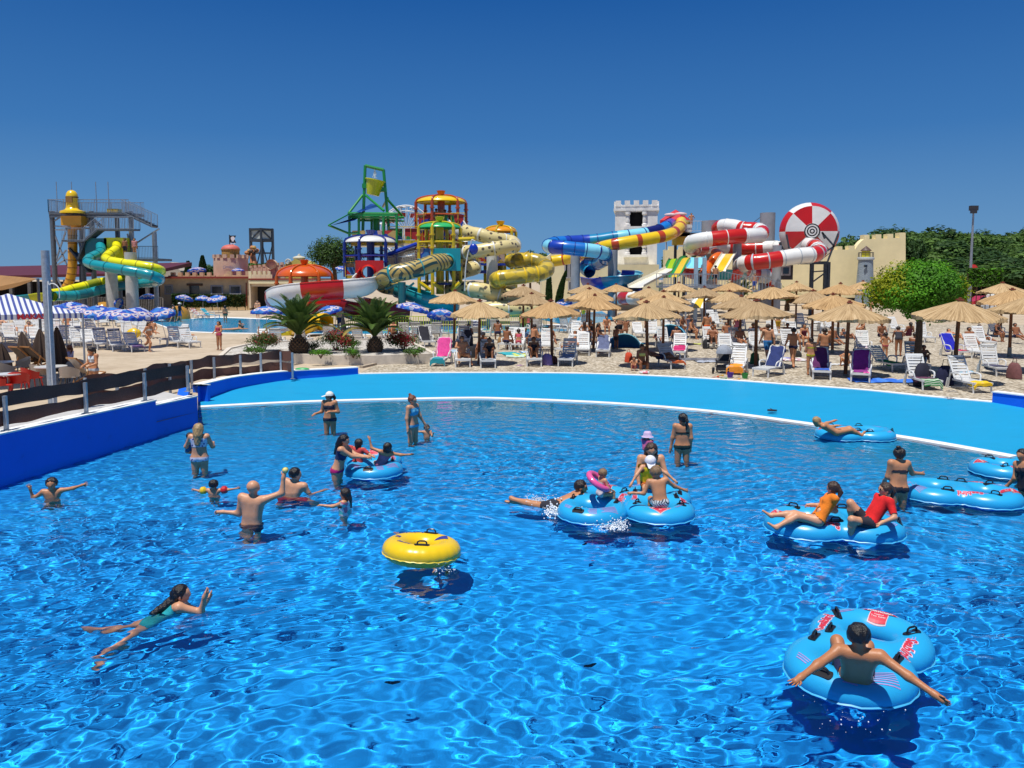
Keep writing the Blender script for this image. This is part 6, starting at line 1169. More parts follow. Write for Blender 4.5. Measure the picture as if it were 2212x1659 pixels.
def deckchair(px,py,rz,label,cl):
    p=gp(px,py); t=empty('deck_chair',p,R(rz),label,'deck chair','wooden deck chairs'); WL[t.name]=Vector((0,0,0)); mb=MB()
    for s_ in (-1,1):
        mb.beam((s_*.28,-.45,.05),(s_*.28,.55,1.0),.04,.05); mb.beam((s_*.25,.5,.05),(s_*.25,-.5,.42),.04,.05); mb.beam((s_*.31,.35,.05),(s_*.31,.12,.62),.03,.04)
    for a,b in (((-.3,.55,1.0),(.3,.55,1.0)),((-.27,-.5,.42),(.27,-.5,.42)),((-.3,-.45,.05),(.3,-.45,.05)),((-.28,.5,.05),(.28,.5,.05))): mb.beam(a,b,.04,.05)
    mb.build('frame',WD,t); mb=MB(); vs=[];fs=[]
    for i in range(11): u=i/10; y=-.5+1.05*u; z=.42+.58*u-.30*math.sin(math.pi*u); vs+=[(-.24,y,z),(.24,y,z)]
    for i in range(10): fs.append((i*2,i*2+1,i*2+3,i*2+2))
    mb.add(vs,fs); mb.build('sling',cl,t,sharp=60)
SL=fab((.50,.43,.36)); SLD=fab((.10,.075,.06)); deckchair(190,832,150,'honey wood deck chair with beige sling beside the girl in the white bikini',SL); deckchair(60,800,155,'left dark sling deck chair behind the cafe tables',SLD); deckchair(85,800,155,'right dark sling deck chair behind the cafe tables',SLD); deckchair(140,808,100,'wooden deck chair behind the red haired woman',SL)
def closedpar(px,py,h,label,tilt=0,rz=0):
    p=gp(px,py); t=empty('closed_parasol',p,R(rz),label,'parasol','folded brown parasols'); WL[t.name]=Vector((0,0,0)); mb=MB(); n=16
    for k in range(9):
        z=.35+(h-.4)*k/8; r_=.26*(1-(k/8)**1.8)+.04
        for i in range(n): a=2*math.pi*i/n; rr=r_*(1+.22*math.cos(a*8)); mb.v.append((rr*math.cos(a),rr*math.sin(a),z))
    for k in range(8):
        for i in range(n): mb.f.append((k*n+i,k*n+(i+1)%n,(k+1)*n+(i+1)%n,(k+1)*n+i)); mb.m.append(0)
    mb.build('folded_canopy',fab((.05,.03,.022)),t); MB().cyl((0,0,0),(0,0,h),.025,n=6).build('pole',LSTEEL,t); t.rotation_euler.x=R(tilt)
closedpar(128,822,2.0,'folded brown parasol directly right behind the lamp pole',0); closedpar(90,800,1.75,'folded dark parasol leaning behind the deck chairs',-12,30); closedpar(60,795,1.6,'folded dark parasol left of the leaning one',-18,50); closedpar(5,812,1.3,'short folded brown parasol at the left edge')
# pop-up tents, stroller, bags, toys, towels on ground
def popup(px,py,w_,label,rz,mat=pm((.012,.16,.42),.6,.15,3)):
    p=gp(px,py); t=empty('popup_tent',p,R(rz),label,'beach tent'); WL[t.name]=Vector((0,0,0)); mb=MB(); mb.lathe([(w_*math.cos(a),w_*.85*math.sin(a)) for a in [i*math.pi/2/8 for i in range(9)]],(0,0,0),20,a0=R(-15),a1=R(200)); mb.build('shell',mat,t,sharp=60); mb=MB()
    mb.tube([(w_*math.cos(a),-.18*w_,w_*.87*math.sin(a)) for a in [i*math.pi/14 for i in range(15)]],.03,5); mb.build('hoop',LCY,t)
popup(1346,753,.92,'blue dome pop-up beach tent behind the boy in dark trunks',5); popup(1450,731,1.0,'second blue pop-up beach tent farther right',-30)
def stroller(px,py):
    p=gp(px,py); t=empty('baby_stroller',p,R(-25),'black baby stroller with grey hood at the front of the gravel beach','stroller'); WL[t.name]=Vector((0,0,0)); bk_=pm((.02,.02,.025),.6,.2,6); mb=MB()
    for s_ in (-1,1): mb.beam((s_*.26,-.38,.12),(s_*.26,.35,.75),.03,.03); mb.beam((s_*.26,.42,.12),(s_*.26,-.1,.55),.03,.03); mb.beam((s_*.26,.35,.75),(s_*.26,.6,1.0),.03,.03)
    mb.beam((-.26,.6,1.0),(.26,.6,1.0),.035,.035); mb.build('frame',bk_,t); mb=MB(); mb.box((0,-.05,.45),(.42,.5,.08)); mb.box((0,.22,.65),(.42,.08,.42),rot=Matrix.Rotation(R(-25),3,'X')); mb.box((0,.0,.22),(.4,.5,.18)); mb.build('seat',bk_,t)
    mb=MB(); mb.lathe([(.34*math.cos(a),.34*math.sin(a)) for a in [i*math.pi/2/6 for i in range(7)]],(0,.12,.78),14,a0=R(180+40),a1=R(360+140)); mb.build('hood',fab((.28,.30,.34)),t,sharp=60)
    for x in (-.3,.3):
        for y in (-.4,.42): g=MB(); g.lathe([(.05,-.02),(.12,-.025),(.14,0),(.12,.025),(.05,.02)],(x,y,.14),14,ax=Matrix.Rotation(math.pi/2,3,'Y')); g.build('wheel',bk_,t)
stroller(1561,806)
def cloth(px,py,w_,d_,c,label,rz=0,c2=None,lump=.03,cat='towel'):
    p=gp(px,py); mb=MB(); n=14; rs=random.Random(int(px*7)); ph=[rs.uniform(0,6) for _ in range(5)]; vs=[];fs=[];ks=[]
    for i in range(n+1):
        for j in range(n+1):
            x=(i/n-.5)*w_; y=(j/n-.5)*d_; x+=.05*math.sin(y*6+ph[0]); y+=.06*math.sin(x*5+ph[1]); vs.append((x,y,.016+lump*abs(math.sin(x*7+ph[2]))*abs(math.sin(y*6+ph[3]))+lump*.5*abs(math.sin(x*15+y*11))))
    for i in range(n):
        for j in range(n): fs.append((i*(n+1)+j,(i+1)*(n+1)+j,(i+1)*(n+1)+j+1,i*(n+1)+j+1)); ks.append(1 if c2 and (i//2)%2 else 0)
    mb.add(vs,fs,ks); o=mb.build('towel',[fab(c)]+([fab(c2)] if c2 else []),sharp=60); o.location=p; o.rotation_euler.z=R(rz); tag(o,label,cat)
cloth(1101,765,.9,1.5,(.02,.33,.38),'turquoise towel on the gravel right of the seated couple',20); cloth(1115,770,.9,1.2,(.45,.60,.50),'pale mint towel next to the turquoise one',-10); cloth(1129,768,1.0,1.2,(.55,.60,.08),'lime yellow towel left of the woman with raised knees',5); cloth(1139,762,.7,.8,(.03,.22,.5),'blue white striped cloth beside the lime towel',0,(.6,.65,.7))
cloth(980,760,1.0,1.6,(.30,.42,.52),'grey blue towel behind the pink lounger',10); cloth(1363,742,1.6,1.8,(.62,.65,.68),'big white towel with blue patch in front of the pop-up tent',15,(.05,.35,.5)); cloth(1337,745,.8,1.2,(.10,.2,.5),'white and blue patterned towel at the feet of the boy',-20,(.65,.66,.7)); cloth(1511,777,1.9,1.1,(.10,.10,.12),'dark grey patterned blanket on open gravel left of the stroller',-4,(.16,.16,.18)); cloth(1525,782,1.,.8,(.35,.38,.45),'pale blue cloth half under the stroller',10)
cloth(1711,778,1.4,1.1,(.62,.60,.58),'white and pink patterned cloth behind the man in navy trunks',12,(.5,.2,.25)); cloth(1695,775,.8,.8,(.05,.08,.42),'blue cloth touching the white patterned one',0,(.5,.5,.6)); cloth(1908,824,2.3,1.1,(.02,.13,.60),'bright blue towel spread on the gravel near the front right',-6,(.05,.2,.65)); cloth(2082,805,.8,1.0,(.05,.40,.60),'turquoise and pink towel beside the yellow towel lounger',-20,(.5,.5,.6)); cloth(1512,744,.8,.6,(.45,.5,.08),'lime and dark bag cloth on the gravel by the black bag',0); cloth(1128,741,.8,.6,(.14,.05,.06),'dull maroon cloth lying in the gravel sun',15); cloth(1800,788,1.1,.5,(.6,.6,.6),'white cloth under the crouching girl',0)
def bag(px,py,w_,h_,c,label,rz=0,name='beach_bag',handles=True):
    p=gp(px,py); t=empty(name,p,R(rz),label,'bag'); WL[t.name]=Vector((0,0,0)); mb=MB(); mb.tube([(0,0,0),(0,0,.04),(0,0,h_*.5),(0,0,h_*.85),(0,0,h_)],[w_*.42,w_*.5,w_*.5,w_*.38,w_*.22],12); o=mb.build('body',fab(c),t); 
    for v in o.data.vertices: v.co.y*=.6; v.co.x*=1+.12*math.sin(v.co.z*20)
    if handles: mb=MB(); mb.tube([(-w_*.2,0,h_*.9),(-w_*.12,0,h_*1.3),(w_*.12,0,h_*1.3),(w_*.2,0,h_*.9)],.012,5); mb.build('handle',fab(tuple(x*.6 for x in c)),t)
for a in ((1182,789,.6,.5,(.22,.16,.42),'purple checked beach bag leaning at the front umbrella post'),(1194,786,.5,.35,(.12,.04,.04),'dark red bag right of the front umbrella post'),(1018,773,.5,.55,(.02,.02,.025),'black bag between the seated man and his umbrella post'),(1358,783,.5,.45,(.55,.06,.02),'orange red beach bag left of the nearest centre post'),(1525,753,.6,.5,(.012,.012,.015),'black bag heap beside the seated man lounger'),(1722,771,.45,.3,(.02,.02,.02),'small black bag right of the man in navy trunks'),(1991,834,.75,.8,(.012,.013,.03),'tall dark bag left of the green towel lounger'),(2040,833,.6,.7,(.01,.012,.05),'dark navy bag between lounger and nearest post'),(2190,818,.7,.6,(.16,.06,.06),'brown bag at the right edge'),(1008,747,.8,.9,(.03,.03,.04),'big dark rucksack on the lounger behind the man in sunglasses'),(1082,743,.4,.4,(.35,.2,.08),'tan straw bag on a second row lounger'),(960,768,.4,.6,(.35,.015,.02),'red bag behind the pink towel lounger'),(1868,739,.4,.6,(.4,.48,.45),'pale green plastic bag beside the umbrella post'),(1630,786,.5,.5,(.02,.14,.05),'green bag right of the big front left post'),(745,755,.6,.3,(.01,.02,.15),'dark blue bag on the ground under the black hanging wetsuit')): bag(*a,rz=a[0]*3)
def toyset():
    for px,py,c,lb in ((1577,816,(.10,.03,.35),'small purple toy bucket with handle in front of the stroller'),(1609,818,(.02,.30,.05),'green and orange toy bucket lying right of the purple one')):
        p=gp(px,py); t=empty('toy_bucket',p,0,lb,'toy'); mb=MB(); mb.lathe([(.01,.01),(.09,.01),(.13,.2),(.135,.2),(.12,.19)],p,14); mb.build('bucket',pm(c,.4),t); mb=MB(); mb.tube([p+Vector((.13*math.cos(a),0,.19+.1*math.sin(a))) for a in [i*math.pi/8 for i in range(9)]],.008,4); mb.build('handle',pm((.6,.2,.02)),t)
    for i,(px,py,c,lb) in enumerate(((1545,816,(.65,.05,.02),'red toy shovel left of the purple bucket'),(1555,813,(.7,.4,.02),'yellow toy rake by the stroller wheel'),(1562,819,(.05,.3,.08),'green toy mould nearest the pool rim'),(1590,821,(.75,.35,.02),'orange toy mould between the two buckets'))):
        p=gp(px,py); mb=MB(); mb.beam(p+Vector((-.1,0,.02)),p+Vector((.08,.05,.03)),.02); mb.ell(p+Vector((.12,.06,.03)),(.05,.04,.03),8,5); tag(mb.build('toy_shovel' if i<2 else 'sand_mould',pm(c,.4),loc=p),lb,'toy')
toyset()
for px,py,lb,c in ((1392,808,'pink and white round float lying on the pool rim',(.65,.2,.25)),(396,748,None,None)):
    if lb: p=gp(px,py-1); mb=MB(); mb.lathe([(.16+.05*math.cos(a),.05+.05*math.sin(a)) for a in [i*math.pi/5 for i in range(11)]],p,18,segk=lambda i,j:(j//3)%2); tag(mb.build('swim_ring',[pm(c),WHT],loc=p),lb,'swim ring')
def sandals(px,py,c,label,rz=0,z=0):
    p=gp(px,py,z); t=empty('flip_flops',p,R(rz),label,'sandals'); WL[t.name]=Vector((0,0,0))
    for s_ in (-1,1): mb=MB(); mb.prism([(s_*.09+.05*math.cos(a)*(.8 if math.sin(a)<0 else 1),.14*math.sin(a)) for a in [i*math.pi/6 for i in range(12)]],0,.02); mb.tube([(s_*.09-.04,0,.02),(s_*.09,.06,.05),(s_*.09+.04,0,.02)],.008,4); mb.build('sandal',pm(c),t)
sandals(1668,887,(.02,.02,.03),'pair of black flip flops lying on the blue slope at right centre',70,-.2); sandals(2052,861,(.35,.35,.38),'pair of pale sandals on the white pool rim near the right',90); sandals(1123,790,(.4,.25,.4),'pair of lilac sandals left of the white lounger foot',60); sandals(1876,826,(.03,.03,.04),'pair of black sandals at the end of the blue towel',80); sandals(2056,846,(.3,.27,.24),'grey sandals in the gravel below the nearest post',10)
p=gp(653,800,.24); mb=MB(); mb.ell(p+Vector((0,0,.05)),(.28,.14,.06),14,6); tag(mb.build('green_toy',pm((.03,.35,.10),.4),loc=p),'small green toy float on the low blue wall edge','toy')
# hanging black wetsuit on a stand near palms
p=gp(742,752); t=empty('parasol_stand',p,0,'closed black parasol standing in front of the palm loungers','parasol'); mb=MB(); mb.tube([p+Vector((0,0,.3)),p+Vector((.02,0,.9)),p+Vector((0,0,1.5)),p+Vector((0,0,1.85))],[.13,.17,.10,.03],8); mb.build('folded_canopy',fab((.02,.02,.025)),t); MB().cyl(p,p+Vector((0,0,1.9)),.02,n=6).build('pole',LSTEEL,t)
# yellow barrel float, cooler
p=gp(290,738); mb=MB(); mb.ell(p+Vector((0,0,.5)),(.42,.3,.3),14,8); tag(mb.build('yellow_float',YEL,loc=p),'bright yellow inflatable float standing between terrace loungers','pool toy')
for px,lb in ((383,'amber translucent tunnel dome behind the two walking boys'),(225,'low amber slide edge behind the terrace parasols')):
    p=gp(px,689 if px>300 else 676); t=MB(); t.lathe([(.02,1.2),(.6,1.1),(1.05,.7),(1.15,0)],p,18); tag(t.build('tunnel_dome',pm((.45,.22,.03),.25),loc=p),lb,'play dome')
# ---------------------------------------------------------------- people: one continuous surface grown from a posed skeleton
def nets(fn,lo,hi,res):
    lo=np.array(lo,float); hi=np.array(hi,float); n=np.ceil((hi-lo)/res).astype(int)+1
    ax=[lo[i]+res*np.arange(n[i]) for i in range(3)]; G=np.stack(np.meshgrid(*ax,indexing='ij'),-1); f=fn(G.reshape(-1,3)).reshape(n); s=f<0
    cnt=np.zeros(n-1); acc=np.zeros(tuple(n-1)+(3,)); sl=lambda d:tuple(slice(d[i],n[i]-1+d[i]) for i in range(3))
    cs=[(a,b,c) for a in (0,1) for b in (0,1) for c in (0,1)]
    for i in range(8):
        for j in range(i+1,8):
            a,b=cs[i],cs[j]; df=[b[k]-a[k] for k in range(3)]
            if sum(abs(x) for x in df)!=1: continue
            fa,fb=f[sl(a)],f[sl(b)]; m=(fa<0)!=(fb<0); t=np.where(m,fa/np.where(fa==fb,1,fa-fb),0)
            for k in range(3): acc[...,k]+=np.where(m,a[k]+t*df[k],0)
            cnt+=m
    has=cnt>0; idx=-np.ones(n-1,int); idx[has]=np.arange(has.sum()); I=np.argwhere(has); V=lo+res*(I+acc[has]/cnt[has][:,None]); Q=[]
    for k in range(3):
        u,v=(k+1)%3,(k+2)%3; a=[slice(1,n[0]-1),slice(1,n[1]-1),slice(1,n[2]-1)]; a[k]=slice(0,n[k]-1); b=list(a); b[k]=slice(1,n[k])
        sa,sb=s[tuple(a)],s[tuple(b)]; W=np.argwhere(sa!=sb)
        if not len(W): continue
        off=np.array([1,1,1]); off[k]=0; W=W+off; e=np.zeros(3,int); 
        def g(du,dv): w=W.copy(); w[:,u]-=du; w[:,v]-=dv; return idx[w[:,0],w[:,1],w[:,2]]
        q4=np.stack([g(1,1),g(0,1),g(0,0),g(1,0)],1); fl_=sb[tuple((W-off).T)] ; q4[fl_]=q4[fl_][:,::-1]; Q.append(q4)
    return V,np.concatenate(Q)
def capsd(P,a,b,ra,rb):
    a=np.array(a);b=np.array(b); d=b-a; L=max(d@d,1e-12); t=np.clip(((P-a)@d)/L,0,1); return np.linalg.norm(P-a-t[:,None]*d,axis=1)-(ra+(rb-ra)*t),t
def arrmesh(name,V,F,mat,parent,smooth=True):
    me=bpy.data.meshes.new(name); me.from_pydata(V.tolist() if hasattr(V,'tolist') else V,[],F.tolist() if hasattr(F,'tolist') else F); me.materials.append(mat); 
    if smooth: me.shade_smooth()
    o=bpy.data.objects.new(name,me); col.objects.link(o); o.parent=parent; return o
def nrm(v): v=np.array(v,float); return v/np.linalg.norm(v)
LEG_S=((.02,0,-1),(.0,.03,-1)); 
POSE=dict(
 stand=dict(),
 walk=dict(ll=((0,-.35,-1),(0,.15,-1)),lr=((0,.3,-1),(0,.5,-1)),al=((-.2,.3,-1),(-.1,0,-1)),ar=((.2,-.3,-1),(.1,-.6,-1))),
 run=dict(ll=((0,-.7,-1),(0,.3,-1)),lr=((0,.5,-.9),(0,.9,-.5)),al=((-.2,.5,-.8),(0,-.5,-.4)),ar=((.2,-.3,-.8),(0,-.8,-.1)),t=(0,-.12,1)),
 hips=dict(al=((-.6,.1,-.8),(.6,-.1,-.7)),ar=((.6,.1,-.8),(-.6,-.1,-.7))),
 front=dict(al=((-.2,-.2,-1),(.3,-.9,-.25)),ar=((.2,-.2,-1),(-.3,-.9,-.25))),
 chair=dict(t=(0,.35,1),ll=((-.1,-1,.05),(0,-.9,-.35)),lr=((.1,-1,.05),(0,-.9,-.35)),al=((-.3,-.2,-.9),(.2,-.9,-.2)),ar=((.3,-.2,-.9),(-.2,-.9,-.2)),pz=.43),
 edge=dict(t=(0,-.15,1),ll=((-.15,-1,.0),(0,-.1,-1)),lr=((.15,-1,.0),(0,.1,-1)),al=((-.25,-.3,-.9),(.3,-.8,-.4)),ar=((.25,-.3,-.9),(-.3,-.8,-.4)),pz=.48),
 knees=dict(t=(0,.15,1),ll=((-.12,-.75,.75),(0,-.4,-1)),lr=((.12,-.75,.75),(0,-.4,-1)),al=((-.25,-.7,-.5),(.2,-.8,.1)),ar=((.25,-.7,-.5),(-.2,-.8,.1)),pz=.45),
 ground=dict(t=(0,-.15,1),ll=((-.2,-.8,.7),(.1,-.3,-1)),lr=((.2,-.8,.7),(-.1,-.3,-1)),al=((-.25,-.8,-.3),(.6,-.6,.0)),ar=((.25,-.8,-.3),(-.6,-.6,.0)),pz=.12),
 lie=dict(t=(0,1,.35),ll=((-.08,-1,0),(0,-1,-.05)),lr=((.08,-1,.35),(0,-.8,-.6)),al=((-.3,-.6,-.3),(0,-1,.1)),ar=((.3,-.6,-.3),(0,-1,.1)),pz=.43,hd=(0,.6,.8)),
 prone=dict(t=(0,-1,.12),ll=((-.08,1,0),(0,1,.0)),lr=((.08,1,0),(0,1,.05)),al=((-.6,-.8,-.1),(.5,-.9,0)),ar=((.6,-.8,-.1),(-.5,-.9,0)),pz=.45,fw=(0,0,-1),hd=(0,-.7,.6)),
 bend=dict(t=(0,-.8,.8),al=((-.2,-.6,-.9),(0,-.4,-1)),ar=((.2,-.6,-.9),(0,-.4,-1))))
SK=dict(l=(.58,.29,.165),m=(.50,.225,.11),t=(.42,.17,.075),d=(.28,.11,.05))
SKM={}
def skin(k):
    if k not in SKM: SKM[k]=pm(SK[k],.45,.07,5,.12,spec=.4,sub=.06,bscale=60)
    return SKM[k]
HAIRC=dict(black=(.008,.006,.006),brown=(.05,.025,.014),dark=(.02,.012,.009),blond=(.36,.24,.11),red=(.16,.05,.02),grey=(.25,.24,.23),light=(.20,.12,.06))
def person(loc,rz,H,pose,label,sk='m',hair=('short','dark'),wear=(),sex='m',res=.026,fat=1.,kneel=None,group=None,hat=None,face=None,pz=None,over=None,hands='relax',shades=False,extra=(),headdir=None,wrist=None,recv=False):
    ps=dict(POSE[pose]); 
    if over: ps.update(over)
    t=empty('person',loc,R(rz),label,'person',group); WL[t.name]=Vector((0,0,0)); S=H
    T=nrm(ps.get('t',(0,0,1))); fw=np.array(ps.get('fw',(0,-1,0)),float); fw=nrm(fw-T*(fw@T)); sd=np.array(ps['sd'],float) if 'sd' in ps else -np.cross(T,fw)*-1; sd=np.cross(fw,T); 
    if sd[0]<0: sd=-sd
    ll=ps.get('ll',((-.03,0,-1),(0,.04,-1))); lr=ps.get('lr',((.03,0,-1),(0,.04,-1))); al=ps.get('al',((-.14,.02,-1),(-.02,-.12,-1))); ar=ps.get('ar',((.14,.02,-1),(.02,-.12,-1)))
    TH,SH,UA,FA=.235*S,.225*S,.165*S,.145*S
    PZ=pz if pz is not None else ps.get('pz')
    if PZ is None: PZ=max(-(nrm(l[0])[2]*TH+nrm(l[1])[2]*SH) for l in (ll,lr))+.065*S
    pel=np.array([0,0,PZ]); wf=sex=='f'; J={}; B=[]
    def add(a,b,ra,rb,lab): B.append((np.array(a),np.array(b),ra*S,rb*S,lab))
    hipw=.052 if wf else .046; cw=.052 if wf else .062
    for s_,A,L_ in ((-1,al,ll),(1,ar,lr)):
        sh=pel+T*.283*S+sd*s_*(.096 if wf else .108)*S; el=sh+nrm(A[0])*UA; wr=el+nrm(A[1])*FA; hip=pel+sd*s_*hipw*S-T*.005*S; kn=hip+nrm(L_[0])*TH; an=kn+nrm(L_[1])*SH
        hdv=nrm(A[2]) if len(A)>2 else nrm(nrm(A[1])+nrm(A[0])*.15); hd=wr+hdv*.045*S
        add(pel+T*.25*S+sd*s_*cw*S,pel+T*.13*S+sd*s_*.036*S,.050*fat,.048*fat*(.92 if wf else 1),'torso'); add(pel+T*.13*S+sd*s_*.036*S,pel+T*.02*S+sd*s_*hipw*.9*S,.048*fat*(.92 if wf else 1),.055*fat,'torso')
        add(pel+T*.275*S+sd*s_*.03*S,sh,.038,.036,'torso'); add(sh,el,.033*fat,.0255*fat,'ua'+'LR'[s_>0]); add(el,wr,.0255*fat,.0165,'fa'); add(wr,hd,.016,.0185,'hand')
        add(hip,kn,.055*fat,.036,'thigh'); add(kn,kn+(an-kn)*.35,.035,.035,'shin'); add(kn+(an-kn)*.35,an,.035,.021,'shin')
        fd=nrm(L_[2]) if len(L_)>2 else nrm(fw*1.0+nrm(L_[1])*.0 if abs(nrm(L_[1])@fw)<.9 else nrm(L_[1])*.5+np.array([0,0,1])); add(an,an+nrm(L_[1])*.02*S-fd*.015*S,.021,.02,'foot'); add(an+nrm(L_[1])*.025*S,an+nrm(L_[1])*.028*S+fd*.085*S,.018,.013,'foot')
        J[s_]=dict(sh=sh,el=el,wr=wr,hd=hd,hdv=hdv,hip=hip,kn=kn,an=an)
    add(pel+T*.02*S,pel+T*.24*S,.052*fat,.052*fat,'torso')
    if fat>1.08: add(pel+T*.06*S+fw*.02*S,pel+T*.13*S+fw*.025*S,.055*fat,.045*fat,'torso')
    if wf:
        for s_ in (-1,1): add(pel+T*.215*S+sd*s_*.042*S+fw*.045*S,pel+T*.22*S+sd*s_*.04*S+fw*.03*S,.027,.03,'torso')
    for s_ in (-1,1): add(pel+T*.0*S+sd*s_*.04*S-fw*.02*S,pel+T*.005*S+sd*s_*.035*S-fw*.025*S,.045*fat,.04*fat,'torso')
    nk=pel+T*.30*S; hu=nrm(headdir[1]) if headdir else nrm(np.array(ps.get('hd',T*.5+np.array([0,0,.5])))); hf=np.array(headdir[0],float) if headdir else fw; hf=nrm(hf-hu*(hf@hu)); hs=np.cross(hf,hu)
    hk=1.0 if H>1.4 else (1.22 if H>1.1 else 1.38)
    hc=nk+hu*(.085+.012*(hk-1))*S; add(nk-T*.02*S,hc-hu*.03*S,.031,.027,'neck'); add(hc+hu*.012*S-hf*.010*S,hc+hu*.006*S+hf*.008*S,.056*hk,.052*hk,'head'); add(hc-hu*.012*S+hf*.012*S,hc-hu*.040*S*hk+hf*.026*S*hk,.040*hk,.024*hk,'head')
    add(hc-hu*.004*S+hf*.048*S*hk,hc-hu*.016*S*hk+hf*.060*S*hk,.006,.0085,'head')
    for s_ in (-1,1): add(hc+hs*s_*.052*S*hk-hu*.002*S,hc+hs*s_*.056*S*hk-hu*.014*S,.010,.007,'head')
    K=.0085*S
    def fn(P):
        acc=np.zeros(len(P))
        for a,b,ra,rb,_ in B:
            d,_t=capsd(P,a,b,ra,rb); acc+=np.exp(np.clip(-d/K,-60,60))
        return -K*np.log(acc+1e-30)
    pts=np.array([x for b in B for x in (b[0],b[1])]); lo=pts.min(0)-.09*S; hi=pts.max(0)+.09*S; V,F=nets(fn,lo,hi,res)
    # nearest bone
    best=np.full(len(V),9.); lab=np.zeros(len(V),int); tt=np.zeros(len(V))
    for i,(a,b,ra,rb,_) in enumerate(B):
        d,t_=capsd(V,a,b,ra,rb); m=d<best; best[m]=d[m]; lab[m]=i; tt[m]=t_[m]
    # vertex normals
    e1=V[F[:,1]]-V[F[:,0]]; e2=V[F[:,2]]-V[F[:,0]]; fnm=np.cross(e1,e2); VN=np.zeros_like(V)
    for k in range(4): np.add.at(VN,F[:,k],fnm)
    VN/=np.linalg.norm(VN,axis=1)[:,None]+1e-9
    if ((V-V.mean(0))*VN).sum()<0: F=F[:,::-1]; VN=-VN
    # fingers
    Vl=V.tolist(); Fl=F.tolist()
    for s_ in (-1,1):
        j=J[s_]; dv=j['hdv']; pn=np.cross(dv,sd if abs(dv@sd)<.8 else T); pn=nrm(pn); sv=nrm(np.cross(pn,dv)); gb=MB(); curl=.35 if hands=='relax' else (1.3 if hands=='grip' else .08)
        for i,(o,ln) in enumerate(((-1.5,.8),(-.5,.97),(.5,1.),(1.5,.88))):
            p=j['hd']+sv*o*.0088*S*(1.25 if hands=='open' else 1)+dv*.004*S; P_=[p-dv*.012*S]; d=dv+sv*o*(.14 if hands=='open' else .04)
            for k in range(3): P_.append(P_[-1]+nrm(d)*.0165*S*ln); d=nrm(d)+pn*curl*(-1)
            gb.tube(P_,[.0052*S,.005*S,.0045*S,.0032*S],5)
        th=[j['wr']+dv*.02*S-sv*.010*S*s_,j['wr']+dv*.032*S-sv*.028*S*s_,j['wr']+dv*.052*S-sv*.033*S*s_]; gb.tube([Vector(x) for x in th],[.007*S,.006*S,.004*S],5)
        b0=len(Vl); Vl+= [list(v) for v in gb.v]; Fl+=[[i+b0 for i in f] for f in gb.f]
    body=arrmesh('body',Vl,Fl,skin(sk),t); body.cycles.is_caustics_receiver=recv
    labs=np.array([{'torso':0,'uaL':1,'uaR':1,'fa':2,'hand':3,'thigh':4,'shin':5,'foot':6,'neck':7,'head':8}[b[4]] for b in B])[lab]
    h=((V-pel)@T)/S; fr=tt; fdist=((V-pel)@fw)/S
    def garment(nm,mask,mat,off=.007):
        fm_=mask[F].sum(1)>=3; FF=F[fm_]
        if not len(FF): return
        u,inv=np.unique(FF,return_inverse=True); o=arrmesh(nm,V[u]+VN[u]*off,inv.reshape(FF.shape),mat,t); o.cycles.is_caustics_receiver=recv; return o
    for w_ in wear:
        k,c=w_[0],w_[1]; mat=c if not isinstance(c,tuple) or k=='armband' else fab(c)
        if k=='trunks': garment('swim_shorts',((labs==0)&(h<.045))|((labs==4)&(fr<.62)),mat,.012)
        elif k=='shorts': garment('shorts',((labs==0)&(h<.05))|((labs==4)&(fr<.85)),mat,.014)
        elif k=='brief': garment('swim_briefs',((labs==0)&(h<.035))|((labs==4)&(fr<.16)),mat)
        elif k=='bottom': garment('bikini_bottom',((labs==0)&(h<.03))|((labs==4)&(fr<.08)),mat)
        elif k=='top': garment('bikini_top',(labs==0)&(h>.175)&(h<.25-(fdist<0)*.035),mat)
        elif k=='crop': garment('sports_top',(labs==0)&(h>.15)&(h<.275),mat)
        elif k=='suit': garment('swimsuit',((labs==0)&(h<.25))|((labs==4)&(fr<.08)),mat)
        elif k=='shirt': garment('shirt',((labs==0)&(h>-.01)&(h<.31))|((labs==1)&(fr<.8)),mat,.013)
        elif k=='vest': garment('float_vest',(labs==0)&(h>.06)&(h<.30),mat,.04)
        elif k=='sleeve': pass
        elif k=='armband':
            for s_ in (-1,1):
                j=J[s_]; a=j['sh']*.45+j['el']*.55; d=nrm(j['el']-j['sh']); mb=MB(); mb.tube([Vector(a-d*.06*S),Vector(a-d*.03*S),Vector(a+d*.03*S),Vector(a+d*.06*S)],[.045*S,.075*S,.075*S,.045*S],10); mb.build('armband',c[(s_+1)//2],t)
    # hair
    st,hcx=hair; HM=pm(HAIRC[hcx],.35,.3,30,.5,stretch=(1,1,.3),spec=.5); r0=.0655*S*hk
